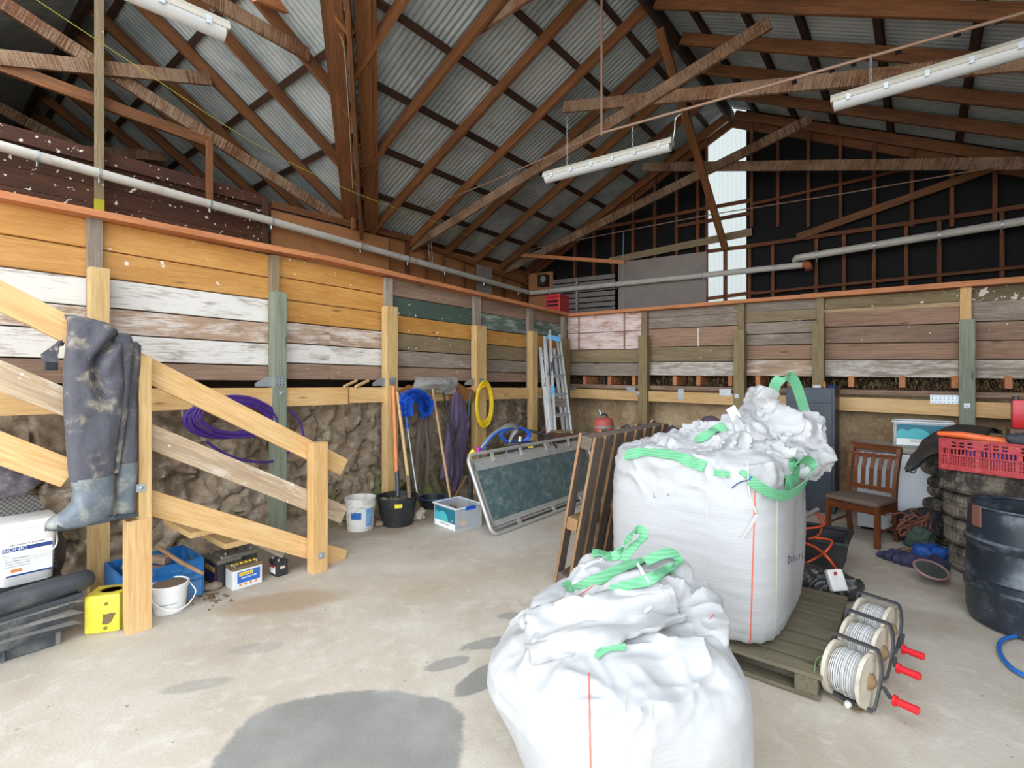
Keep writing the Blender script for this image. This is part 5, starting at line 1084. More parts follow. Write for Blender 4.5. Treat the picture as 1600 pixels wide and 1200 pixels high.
# ladders
M_LAD = plain('ladder_aluminium', 'd2d3d2', .4, .55, dirt='a8a6a0', damt=.4)
def zto(p, q): return V(q) + (V(q)-V(p))*((0 - q[2])/(q[2]-p[2]))
T = thing('step_ladder', 'aluminium step ladder with blue top cap leaning in the corner', 'ladder', V((at(885, 690, 7.2).x, 7.2, 0)))
l0, l1 = at(858.5, 517, 7.9), at(868, 692, 7.25); r0, r1 = at(873.5, 524, 7.95), at(894, 692, 7.3); l1, r1 = zto(l0, l1), zto(r0, r1)
timber('stile', l0, l1, .085, .028, M_LAD, up=V((1, .2, 0)), parent=T); timber('stile', r0, r1, .085, .028, M_LAD, up=V((1, .2, 0)), parent=T)
for y in (557, 587, 617, 649, 681):
    u_ = (y-517)/(692-517); z_ = at(865, y, 7.9 - .65*u_).z; fa = (l0.z - z_)/(l0.z-l1.z); fb = (r0.z - z_)/(r0.z-r1.z); timber('step', l0 + (l1-l0)*fa, r0 + (r1-r0)*fb, .09, .055, M_GREYT, parent=T)
a_, b_ = at(855, 526, 7.86), at(875, 531, 7.86); timber('top_cap', a_, b_, .06, .075, plain('blue_cap', '3a8fc4', .45), parent=T)
patch(T, 'blue_label', (l0 + (l1-l0)*.41) + V((0, -.06, 0)), V((0, -1, 0)), .05, .17, plain('sky_blue_label', '3aa0d4', .5)); patch(T, 'side_label', (l0 + (l1-l0)*.26) + V((-.005, -.06, 0)), V((0, -1, 0)), .035, .2, M_NAVY)
T = thing('extension_ladder', 'white aluminium extension ladder with printed stiles left of the step ladder', 'ladder', V((at(855, 690, 7.3).x, 7.3, 0)))
for (x0, y0, x1, y1) in ((843.5, 543, 858, 692), (850.5, 526, 862.5, 692)):
    p, q = at(x0, y0, 8.05), at(x1, y1, 7.5); timber('stile', p, zto(p, q), .06, .055, M_LAD, up=V((1, .2, 0)), parent=T)
p, q = at(845, 543, 8.05), at(859, 692, 7.5)
for k in range(8): f = .12 + k*.1; m0 = p + (q-p)*f; timber('rung', m0 + V((.02, 0, 0)), at(851+13*f+3, CY-(m0.z-H)*F/8, 8.0), .03, .03, M_LAD, parent=T)
tx = p + (q-p)*.42 + V((0, -.032, 0)); text('stile_print', 'WARNING  LADDER SAFETY', T, frame((q-p).normalized(), V((1, .1, 0)).normalized(), V((0, -1, -.1)).normalized(), tx), .06, M_INK)
tx = p + (q-p)*.3 + V((.08, -.034, 0)); text('stile_print', 'INDUSTRIAL', T, frame((q-p).normalized(), V((1, .1, 0)).normalized(), V((0, -1, -.1)).normalized(), tx), .06, M_INK)
T = thing('trestle', 'short grey aluminium ladder section standing behind the step ladder', 'ladder', V((at(885, 690, 7.5).x, 7.5, 0)))
for (x0, y0, x1, y1) in ((865, 545, 882, 690), (871, 530, 889, 690)):
    p, q = at(x0, y0, 8.2), at(x1, y1, 7.9); timber('stile', p, zto(p, q), .06, .05, M_LAD, up=V((1, .2, 0)), parent=T)
timber('shelf', at(863, 628, 7.98), at(887, 630, 7.98), .05, .13, W_GREY, parent=T)
# bench behind the leaning pallet, and what stands on it
bz = .86; T = thing('work_bench', 'rough wooden bench mostly hidden behind the leaning pallet', 'bench', V((1.35, 6.3, 0)))
timber('bench_top', V((1.1, 6.62, bz-.03)), V((1.85, 6.02, bz-.03)), .3, .05, W_BROWN, parent=T)
for q in (V((1.12, 6.55, 0)), V((1.78, 6.0, 0)), V((1.2, 6.65, 0)), V((1.86, 6.1, 0))): timber('leg', q, q + V((0, 0, bz-.05)), .06, .06, W_BROWN, up=d1, parent=T)
c_ = at(943, 684, 6.58); c_.z = bz; T = thing('fuel_can', 'dented red fuel drum with grey band behind the leaning pallet', 'can', c_); M_REDC = plain('faded_red_paint', 'b0524a', .55, dirt='8a6a5c', damt=.5, dscale=6)
obj('body', MB().lathe([(.125, 0), (.13, .01), (.132, .1), (.125, .14), (.1, .175), (.05, .19), (.02, .192)], 32, Matrix.Translation(c_)), M_REDC, T, smooth=40); obj('band', MB().lathe([(.134, .055), (.134, .085)], 32, Matrix.Translation(c_)), plain('grey_band', '8a857e', .6), T, smooth=True)
obj('handle', MB().tube(curve_pts([c_ + V((-.04, 0, .185)), c_ + V((-.02, 0, .225)), c_ + V((.03, 0, .225)), c_ + V((.05, 0, .185))], 4), .012, 8), M_BATB, T); obj('spout', MB().tube([c_ + V((-.02, 0, .19)), c_ + V((-.05, .02, .28))], .012, 8), M_GALV, T)
c_ = at(979, 680, 6.2); c_.z = bz; T = thing('clamp', 'small dark clamp on the hidden bench', 'tool', c_); obj('jaw', MB().tube(curve_pts([c_ + V((-.04, 0, 0)), c_ + V((-.04, 0, .1)), c_ + V((.02, 0, .12)), c_ + V((.03, 0, .06))], 4), .016, 8), M_BATB, T); obj('foot', MB().box(c_ + V((0, 0, .012)), (.1, .05, .024)), M_BATB, T)
c_ = at(994, 680, 6.1); c_.z = bz; lone('wood_block', 'small reddish wooden block on the hidden bench', 'block', MB().box(c_ + V((0, 0, .065)), (.07, .06, .13), Matrix.Rotation(.4, 3, 'Z'), .01), W_REDB)
c_ = at(1008, 680, 6.05); c_.z = bz; lone('tent_peg', 'thin white stake tilted up from the hidden bench', 'stake', MB().beam(c_, c_ + V((.09, 0, .2)), .02, .012, up=d1), M_WPLA)
# ================================================ leaning pallet
W_PAL = wood('weathered_pallet', '7b6b5f', '564a42', .9, vary=.25); W_PALO = wood('pallet_fresh_edge', 'a58058', '7c5c40', .85, vary=.2)
p0 = V((.325, 3.86, 0)); pu = (d2*.23 + Z*1.16).normalized(); pn = d1.cross(pu); pn = pn if pn.dot(d2) > 0 else -pn; PW, PH = 1.36, 1.19
T = thing('leaning_pallet', 'weathered wooden pallet stood on end, leaning on the tall bulk bag', 'pallet', p0); q0 = p0 + Z*.004
def pp(w, h, n): return q0 + d1*w + pu*h + pn*n
for h in (.05, .5, PH-.06): timber('bearer', pp(0, h, .06), pp(PW, h, .06), .09, .095, W_PALO if h == .5 else W_PAL, up=pu, parent=T)
for w0, w1 in ((.0, .1), (.3, .4), (.62, .72), (.94, 1.04), (1.26, 1.36)): timber('back_board', pp((w0+w1)/2, 0, .0), pp((w0+w1)/2, PH, .0), .022, w1-w0, W_PAL, up=d1, parent=T)
for w0, w1 in ((.0, .12), (.155, .27), (.32, .44), (.5, .62), (.68, .8), (.86, .98), (1.05, 1.16), (1.24, 1.36)): timber('deck_board', pp((w0+w1)/2, 0, .121), pp((w0+w1)/2, PH, .121), .022, w1-w0, [W_PAL, W_PALO], up=d1, parent=T)
for o_ in T.children:
    if 'board' in o_.name:
        if len(o_.data.materials) < 2: o_.data.materials.append(W_PALO)
        for f_ in o_.data.polygons:
            if f_.normal.z < -.9: f_.material_index = 1
# heap of clothes behind the tall bag
hc = V((at(1080, 690, 4.9).x, 4.9, 0))
m = blob([(hc + V((0, 0, .45)), (.4, .3, .62), None), (hc + V((-.2, 0, .9)), (.25, .22, .2), None), (hc + V((.22, .05, .98)), (.22, .2, .17), None)], .025, lambda p, n: crumple(p, .05, 3.0, .7))
lone('clothes_heap', 'heap of dull purple-brown clothes behind the tall bulk bag', 'clothes', m, plain('purple_brown_cloth', '62505a', .9, c2='4a3d46', dirt='8d7f72', damt=.35, dscale=2.5), smooth=60)
m = blob([(at(1118, 685, 4.72), (.25, .14, .1), Matrix.Rotation(-.2, 3, 'Z'))], .02, lambda p, n: ridged(p*5)*.03); lone('sack', 'tan sack lying over the clothes heap behind the tall bag', 'sack', m, plain('tan_sacking', '9d8d78', .9), smooth=60)
# ================================================ bulk bags
from mathutils.bvhtree import BVHTree
def bagmat(name, c):
    n = NT(name); co = n.co(); g = n.new('ShaderNodeTexWave', wave_type='BANDS', bands_direction='Z'); n.ln(co, g.inputs[0]); g.inputs['Scale'].default_value = 17; g.inputs['Distortion'].default_value = 2.5; g.inputs['Detail'].default_value = 3
    h = n.new('ShaderNodeTexWave', wave_type='BANDS', bands_direction='X'); n.ln(n.mapping(co, (1, 1, 1), (0, 0, .89)), h.inputs[0]); h.inputs['Scale'].default_value = 14; h.inputs['Distortion'].default_value = .4
    d = n.noise(co, 2.6, 6, .62, .3); d2_ = n.noise(co, 14, 5, .65)
    col = n.mix(n.math('MULTIPLY', n.step(d, .52, .72), .22), C(c), C('b0a797')); col = n.mix(n.math('MULTIPLY', n.step(d2_, .62, .8), .15), col, C('a0968a'))
    n.bump(n.math('ADD', n.math('MULTIPLY', g.outputs[1], .35), n.math('ADD', n.math('MULTIPLY', h.outputs[1], .1), n.math('MULTIPLY', n.noise(co, 9, 4), 2.5))), .003, .3)
    n.b.inputs['Subsurface Weight'].default_value = 0; return n.fin(col, .55)
M_BAG = bagmat('white_woven_bag', 'ababac'); M_LINER = bagmat('crumpled_white_liner', 'ababac')
n_ = NT('green_webbing'); wv_ = n_.new('ShaderNodeTexWave', wave_type='BANDS', bands_direction='Z'); n_.ln(n_.co(), wv_.inputs[0]); wv_.inputs['Scale'].default_value = 22
M_STRAP = n_.fin(n_.mix(n_.math('MULTIPLY', wv_.outputs[1], .35), C('5a9f72'), C('8fc7a3')), .65); M_RSEAM = plain('red_stitching', 'd9624e', .7); M_YSEAM = plain('yellow_thread', 'cfc8a8', .7)
def bvh(mb): return BVHTree.FromPolygons([tuple(v) for v in mb.v], mb.f)
def hit(tr, px, py, off=.006):
    r = ray(px, py).normalized(); loc, nrm, i, d = tr.ray_cast(V((0, 0, H)), r)
    if loc is None:
        best = min((tr.find_nearest(V((0, 0, H)) + r*(1.2 + .1*k)) for k in range(40)), key=lambda q: q[3] if q[0] is not None else 9e9)
        loc, nrm = best[0], best[1]
        if best[3] > .12: return None, None
    if nrm.dot(r) > 0: nrm = -nrm
    return loc + nrm*off, nrm
def on_strap(name, par, tr, pts, w, mat=None, off=.008, n=7, th=.005, wd=None):
    P = []; W = []; cp = curve_pts([V((x, y, 0)) for x, y in pts], n)
    for i, q in enumerate(cp):
        p, nn = hit(tr, q.x, q.y, off)
        if p is None: continue
        P.append(p); W.append(nn)
    for _ in range(2): P = [P[0]] + [(P[i-1] + P[i]*2 + P[i+1])/4 for i in range(1, len(P)-1)] + [P[-1]]; W = [W[0]] + [((W[i-1] + W[i]*2 + W[i+1])).normalized() for i in range(1, len(W)-1)] + [W[-1]]
    D = []
    for i in range(len(P)): t = (P[min(i+1, len(P)-1)] - P[max(i-1, 0)]).normalized(); D.append(t.cross(W[i]))
    return obj(name, MB().ribbon(P, D, w, th), mat or M_STRAP, par, smooth=40)
def air_strap(name, par, pts, w, wd, mat=None, th=.005, n=7):
    P = curve_pts([at(*p) for p in pts], n); k = len(P); W = [V(wd[0]).lerp(V(wd[1]), i/(k-1)) for i in range(k)] if isinstance(wd, list) else wd
    return obj(name, MB().ribbon(P, W, w, th), mat or M_STRAP, par, smooth=40)
def crease(p, amp, seed=0.0):
    q = p + V((seed, seed*.7, 0)); wq = q + V((fbm(q*3, 2), fbm(q*3 + V((5, 5, 5)), 2), fbm(q*3 + V((9, 1, 4)), 2)))*.12
    a = 1 - abs(noise.noise(wq*2.3))*1.9; b = 1 - abs(noise.noise(wq*5.2 + V((3, 3, 3))))*1.9
    return amp*(.9*a*abs(a) + .38*b*abs(b) + fbm(wq*9, 2)*.1 - .22)
# ---- tall bag
BZ = .142; bc = V((1.285, 3.293, 0)); Rb = Matrix.Rotation(a1, 4, 'Z')
T1 = thing('bulk_bag', 'tall full white bulk bag with green straps standing on the wooden pallet', 'bag', (bc.x, bc.y, BZ), a1)
prof = [(.40, BZ), (.445, BZ+.02), (.468, BZ+.1), (.482, BZ+.3), (.488, BZ+.55), (.486, BZ+.75), (.475, BZ+.9), (.455, BZ+.965), (.40, BZ+1.0), (.2, BZ+1.03), (.001, BZ+1.04)]
mb = MB(); Mb = Matrix.Translation((bc.x, bc.y, 0)) @ Rb
for i, (r, z) in enumerate(prof):
    sq = 4.2 if z < .9 else 3.4
    for k in range(96):
        a = 2*PI*k/96; q = (abs(math.cos(a))**sq + abs(math.sin(a))**sq)**(-1/sq); mb.v.append(Mb @ V((r*q*math.cos(a)*1.12, r*q*math.sin(a)*1.065, z)))
for i in range(len(prof)-1):
    for k in range(96): mb.f.append([i*96+k, i*96+(k+1) % 96, i*96+96+(k+1) % 96, i*96+96+k]); mb.mi.append(0)
mb.f += [list(range(95, -1, -1)), [(len(prof)-1)*96+k for k in range(96)]]; mb.mi += [0, 0]
def d_body(p, n):
    top = max(0, min(1, (p.z-.86)/.22)); bot = max(0, min(1, (.3-p.z)/.16)); ang = math.atan2(p.y-bc.y, p.x-bc.x)
    return fbm(V((ang*1.4, p.z*1.1, 1)), 2)*.012 + crumple(p, .03)*top + math.sin(ang*46)*.004*bot + fbm(V((ang*3, p.z*24, 3)), 3)*.003
body1 = melt(mb, .0135, d_body, 2); obj('body', body1, M_BAG, T1, smooth=True)
def E(px, py, Y, r, rot=None): return (at(px, py, Y), r, rot)
RZ = lambda a: Matrix.Rotation(a, 3, 'Z')
heap = [E(1025, 712, 3.2, (.16, .22, .05), RZ(.3)), E(1075, 700, 3.2, (.2, .26, .075), RZ(.3)), E(1120, 690, 3.2, (.22, .26, .11), None), E(1160, 678, 3.2, (.16, .22, .13), None), E(1188, 640, 3.3, (.085, .13, .15), Matrix.Rotation(-.12, 3, 'Y')), E(1189, 617, 3.32, (.045, .07, .07), None), E(1215, 672, 3.2, (.15, .22, .13), None), E(1246, 683, 3.15, (.13, .2, .14), Matrix.Rotation(.5, 3, 'Y')), E(1266, 706, 3.1, (.1, .17, .1), Matrix.Rotation(.6, 3, 'Y')), E(1200, 712, 3.05, (.2, .2, .09), None), E(1130, 722, 2.98, (.18, .2, .05), None), E(1240, 728, 3.05, (.12, .16, .05), None)]
mb = MB()
for c, r, R in heap: mb.lathe([(max(1e-4, math.sin(PI*i/12)), -math.cos(PI*i/12)) for i in range(13)], 20, Matrix.Translation(c) @ (R or Matrix.Identity(3)).to_4x4() @ Matrix.Diagonal((*r, 1)))
heap1 = melt(mb, .0125, lambda p, n: crumple(p, .042, 2.0, 1.35), 1); obj('crumpled_top', heap1, M_LINER, T1, smooth=True)
both = MB(); both.v = body1.v + heap1.v; both.f = body1.f + [[i+len(body1.v) for i in f] for f in heap1.f]; tr1 = bvh(both); trb = bvh(body1)
def seam(name, par, tr, px0, y0, px1, y1, mat, w=.006, n=30):
    P = [hit(tr, px0 + (px1-px0)*k/n, y0 + (y1-y0)*k/n, .002) for k in range(n+1)]; P = [p for p in P if p[0] is not None]
    obj(name, MB().ribbon([p[0] for p in P], [Z.cross(p[1]) if abs(p[1].z) < .95 else V((1, 0, 0)) for p in P], w, .002), mat, par)
seam('red_seam', T1, trb, 1180, 760, 1172, 1016, M_RSEAM, .0065); seam('yellow_seam', T1, trb, 1106, 770, 1105, 900, M_YSEAM, .0022)
seam('yellow_seam', T1, trb, 1214, 780, 1212, 985, M_YSEAM, .0022)
on_strap('strap', T1, tr1, [(978, 712), (1000, 708), (1030, 709), (1060, 715), (1082, 722), (1102, 730)], .065)
on_strap('strap', T1, tr1, [(1088, 690), (1106, 680), (1120, 672), (1134, 667)], .06, off=.012)
on_strap('strap', T1, tr1, [(1116, 738), (1128, 740), (1138, 742)], .035); on_strap('strap', T1, tr1, [(1156, 736), (1165, 742), (1173, 749)], .03)
air_strap('strap_loop', T1, [(1172, 750, 2.6), (1190, 763, 2.6), (1212, 773, 2.63), (1234, 773, 2.7), (1254, 760, 2.78), (1266, 742, 2.85), (1268, 724, 2.88), (1256, 718, 2.84), (1246, 723, 2.8)], .055, [V((.1, .1, 1)), V((.5, -.2, .6))])
on_strap('strap', T1, tr1, [(1236, 722), (1242, 735), (1238, 748), (1224, 757)], .07, off=.012)
air_strap('strap_loop', T1, [(1207, 628, 3.36), (1208, 612, 3.36), (1214, 597, 3.37), (1226, 589, 3.38), (1236, 590, 3.39), (1244, 602, 3.4), (1251, 622, 3.4), (1258, 645, 3.38), (1262, 656, 3.34)], .07, [V((1, 0, .5)), V((1, 0, .15))])
p, nn = hit(tr1, 1172, 750, .012); obj('blue_tie', MB().tube([p + V((-.012, -.01, .012)), p + V((.012, -.014, -.012))], .012, 8), M_CLIP, T1)
obj('tie_tail', MB().tube(curve_pts([hit(tr1, 1143, 763, .01)[0], hit(tr1, 1156, 754, .012)[0], hit(tr1, 1170, 750, .012)[0]], 5), .0028, 6), M_NAVY, T1)
q = [hit(tr1, x, y, .012)[0] for x, y in ((1167, 700), (1168, 735), (1170, 770), (1180, 800))]; obj('tag_string', MB().tube(curve_pts(q, 6), .003, 6), M_WLAB, T1)
q = [hit(tr1, x, y, .014)[0] for x, y in ((1181, 803), (1172, 822), (1160, 841))]; obj('paper_tag', MB().ribbon(curve_pts(q, 4), V((1, .4, .5)), .026, .002), M_WLAB, T1)
p, nn = hit(tr1, 1146, 648, .02); obj('care_label', MB().box(p + V((0, -.02, .0)), (.06, .003, .08), Matrix.Rotation(-.5, 3, 'Y')), M_WLAB, T1)
M_MARK = plain('marker_ink', '3a3c46', .7)
for k, chx in enumerate('DONATION'):
    px = 1232 + k*4.1; py = 875 - k*1.0; p, nn = hit(trb, px, py, .003)
    if p is None: continue
    text('handwriting', chx, T1, facing(p, nn) @ Matrix.Rotation(.1 - .06*(k % 3), 4, 'Z'), .05 if k else .062, M_MARK, sx=1.0)
for px, py, bd in ((1023, 775, 'L'), (1044, 773, 'r')):
    p, nn = hit(trb, px, py, .003); text('handwriting', bd, T1, facing(p, nn), .03, M_MARK)
# ---- low bag in front
bc2 = V((.43, 2.0, 0)); ang2 = .25
T2 = thing('bulk_bag', 'slumped half-full white bulk bag on the floor in front', 'bag', (bc2.x, bc2.y, 0), ang2)
mb = MB(); prof = [(.34, .0, .05), (.385, .015, .04), (.415, .1, .025), (.43, .25, .0), (.444, .38, -.022), (.434, .455, -.024), (.405, .525, -.01), (.345, .575, .0), (.25, .615, .01), (.1, .635, .02), (.001, .635, .02)]
R2 = Matrix.Rotation(ang2, 4, 'Z'); n2 = 96
for r, z, sh in prof:
    for k in range(n2):
        a = 2*PI*k/n2; sq = 3.0; q = (abs(math.cos(a))**sq + abs(math.sin(a))**sq)**(-1/sq); p = R2 @ V((r*q*math.cos(a), r*q*math.sin(a), 0))
        tip = math.exp(-((math.atan2(p.y, p.x) % (2*PI) - 3.25)/.38)**2)*math.exp(-((z-.41)/.16)**2)*.06
        mb.v.append(V((bc2.x + sh + p.x - tip, bc2.y + p.y, z)))
for i in range(len(prof)-1):
    for k in range(n2): mb.f.append([i*n2+k, i*n2+(k+1) % n2, (i+1)*n2+(k+1) % n2, (i+1)*n2+k]); mb.mi.append(0)
mb.f += [list(range(n2-1, -1, -1)), [(len(prof)-1)*n2+k for k in range(n2)]]; mb.mi += [0, 0]
def d_b2(p, n):
    top = max(0, min(1, (p.z-.42)/.14)); ang = math.atan2(p.y-bc2.y, p.x-bc2.x); rad = math.hypot(p.x-bc2.x, p.y-bc2.y)
    big = math.sin(ang*8 + fbm(p*3, 2)*3)*.014*max(0, 1 - abs(rad-.36)/.2)
    return fbm(V((ang*1.2, p.z*1.5, 4)), 2)*.02 + crumple(p, .032, 5.0, .8)*top + big*top + crumple(p, .005, 8.0)*(1-top)
body2 = melt(mb, .0115, d_b2, 2); obj('body', body2, M_BAG, T2, smooth=True)
# folded-over spout cloth lying on the dome
fold = [E(905, 955, 2.12, (.27, .1, .05), RZ(.42)), E(960, 945, 2.08, (.28, .1, .065), RZ(.4)), E(1010, 925, 2.12, (.2, .12, .07), RZ(.4)), E(930, 985, 1.98, (.25, .11, .055), RZ(.42)), E(965, 905, 2.25, (.24, .1, .07), RZ(.4)), E(1040, 905, 2.3, (.13, .1, .09), RZ(.3)), E(930, 900, 2.33, (.1, .09, .1), RZ(.4)), E(880, 940, 2.25, (.15, .1, .06), RZ(.5)), E(1075, 945, 2.2, (.13, .16, .08), None), E(1095, 985, 2.05, (.11, .16, .08), None), E(965, 1010, 1.9, (.2, .08, .045), RZ(.35))]
mb = MB()
for c, r, R in fold: mb.lathe([(max(1e-4, math.sin(PI*i/12)), -math.cos(PI*i/12)) for i in range(13)], 20, Matrix.Translation(c) @ (R or Matrix.Identity(3)).to_4x4() @ Matrix.Diagonal((*r, 1)))
def d_f2(p, n):
    u = p.x*math.cos(.42) + p.y*math.sin(.42); v_ = -p.x*math.sin(.42) + p.y*math.cos(.42); q = V((u*1.5, v_*5.5, p.z*5.5)) + V((fbm(p*4, 2), fbm(p*4 + V((4, 4, 4)), 2), 0))*.3
    return .03*(ridged(q*1.3)**2 - .35) + crumple(p, .016, 1.0)
fold2 = melt(mb, .0115, d_f2, 3); obj('folded_top', fold2, M_LINER, T2, smooth=True)
both = MB(); both.v = body2.v + fold2.v; both.f = body2.f + [[i+len(body2.v) for i in f] for f in fold2.f]; tr2 = bvh(both); trb2 = bvh(body2)
seam('red_seam', T2, tr2, 920, 1052, 923, 1199, M_RSEAM, .005); seam('yellow_seam', T2, tr2, 977, 1085, 974, 1199, M_YSEAM, .0016); seam('yellow_seam', T2, tr2, 1018, 1100, 1016, 1199, M_YSEAM, .0016)
on_strap('strap', T2, tr2, [(882, 914), (898, 919), (925, 908), (955, 897), (985, 885), (1010, 877)], .045, off=.012); on_strap('strap', T2, tr2, [(952, 926), (985, 917), (1012, 908), (1035, 897), (1048, 890)], .045, off=.012)
on_strap('strap', T2, tr2, [(932, 1030), (945, 1017), (962, 1013), (976, 1012)], .022, off=.01)
on_strap('strap', T2, tr2, [(926, 868), (938, 866), (952, 872)], .06, off=.01)
air_strap('strap_loop', T2, [(950, 876, 2.3), (966, 864, 2.3), (978, 850, 2.32), (985, 836, 2.35), (994, 828, 2.37), (1005, 830, 2.37), (1005, 840, 2.35), (990, 854, 2.32), (978, 868, 2.3), (972, 880, 2.28)], .04, [V((.5, .2, .8)), V((1, 0, .2))])
air_strap('strap_loop', T2, [(1008, 878, 2.22), (1030, 868, 2.24), (1048, 864, 2.26), (1060, 873, 2.26), (1056, 884, 2.22), (1046, 891, 2.18)], .045, [V((.2, .8, .6)), V((.8, .4, .2))])
on_strap('hem', T2, tr2, [(993, 882), (1004, 896), (1014, 911)], .012, M_WLAB, .012)
for px, y, px1, y1 in ((905, 931, 950, 900), (1116, 960, 1108, 968)): seam('red_seam', T2, tr2, px, y, px1, y1, M_RSEAM, .003, 12)
# flap of cloth folded forward over the top
TLp, TRp, BRp, BLp = (822, 962), (1040, 916), (1071, 972), (828, 1036); nu, nv = 46, 22; P = [[None]*nu for _ in range(nv)]
for j in range(nv):
    for i in range(nu):
        u, v = i/(nu-1), j/(nv-1); x = (TLp[0]*(1-u) + TRp[0]*u)*(1-v) + (BLp[0]*(1-u) + BRp[0]*u)*v; y = (TLp[1]*(1-u) + TRp[1]*u)*(1-v) + (BLp[1]*(1-u) + BRp[1]*u)*v
        y += 14*math.sin(PI*u)*(v - .25) + 3*math.sin(u*7 + v*2)
        p, nn = hit(tr2, x, y, .016); P[j][i] = p
for _ in range(14):
    Q = [r[:] for r in P]
    for j in range(nv):
        for i in range(nu):
            nb_ = [P[b][a] for a, b in ((i-1, j), (i+1, j), (i, j-1), (i, j+1)) if 0 <= a < nu and 0 <= b < nv and P[b][a] is not None]
            if P[j][i] is not None and len(nb_) == 4: Q[j][i] = P[j][i]*.5 + sum(nb_, V())/8
    P = Q
vv = []
for j in range(nv):
    for i in range(nu):
        p = P[j][i]; c = p + V((0, -.25, 1)).normalized()*(.012 + .014*math.sin(j/(nv-1)*9 + math.sin(i*.13)*1.5) + .01*fbm(V((i*.12, j*.35, 2)), 3)); vv.append(c)
fl_ = MB(); n_v = len(vv); fs = [(j*nu+i, j*nu+i+1, (j+1)*nu+i+1, (j+1)*nu+i) for j in range(nv-1) for i in range(nu-1)]
fl_.add(vv + [q + V((0, .25, -1)).normalized()*.02 for q in vv], fs + [tuple(k+n_v for k in reversed(f)) for f in fs])
per = [i for i in range(nu)] + [j*nu+nu-1 for j in range(1, nv)] + [(nv-1)*nu+i for i in range(nu-2, -1, -1)] + [j*nu for j in range(nv-2, 0, -1)]
fl_.f += [[per[k], per[(k+1) % len(per)], per[(k+1) % len(per)]+n_v, per[k]+n_v] for k in range(len(per))]; fl_.mi += [0]*len(per)
fo = obj('top_flap', fl_, M_LINER, T2, smooth=70)
obj('hem', MB().ribbon([vv[j*nu+nu-3] + V((0, -.25, 1)).normalized()*.003 for j in range(nv)], V((1, .2, 0)), .012, .003), M_BAG, T2)
# ================================================ floor pallet under the tall bag
W_PALG = wood('mossy_pallet_boards', '77705c', '5a523f', .9, vary=.2)
Pc = V((1.497, 2.45, 0)); px_, py_ = -d2, d1; PLW, PLD = 1.12, 1.15
T = thing('floor_pallet', 'green-brown wooden pallet under the tall bulk bag beside the fence reels', 'pallet', Pc)
fp = lambda a, b, z: Pc + px_*a + py_*b + Z*z
for a in (.06, PLW/2, PLW-.06): timber('bearer', fp(a, 0, .07), fp(a, PLD, .07), .1, .078, W_PALG, parent=T)
for i in range(8): b = .06 + i*(PLD-.12)/7; timber('deck_board', fp(-.01, b, .12), fp(PLW, b, .12), .116, .02, W_PALG, parent=T)
for b in (.06, PLD/2, PLD-.06): timber('base_board', fp(0, b, .016), fp(PLW, b, .016), .1, .02, W_PALG, parent=T)
# ================================================ electric-fence reels
M_CREAM = plain('cream_plastic', 'cfc6b4', .5, dirt='94836a', damt=.5, dscale=9); n_ = NT('white_fence_twine'); wv_ = n_.new('ShaderNodeTexWave', wave_type='BANDS', bands_direction='X'); n_.ln(n_.co(), wv_.inputs[0]); wv_.inputs['Scale'].default_value = 32; wv_.inputs['Distortion'].default_value = 1.6; wv_.inputs['Detail'].default_value = 2
n_.bump(wv_.outputs[1], .008, .9); M_TWINE = n_.fin(n_.mix(n_.step(n_.noise(n_.co(), 18, 4), .5, .75), n_.mix(n_.math('MULTIPLY', wv_.outputs[1], .8), C('b5b4b2'), C('efefee')), C('bcae9a')), .8)
M_REDH = plain('red_grip', 'd1202a', .35); M_RFRM = plain('grey_reel_frame', '55585c', .5, .5, dirt='7a6650', damt=.4)
ra = (d2*.9 + d1*-.28).normalized(); rb_ = Z.cross(ra)
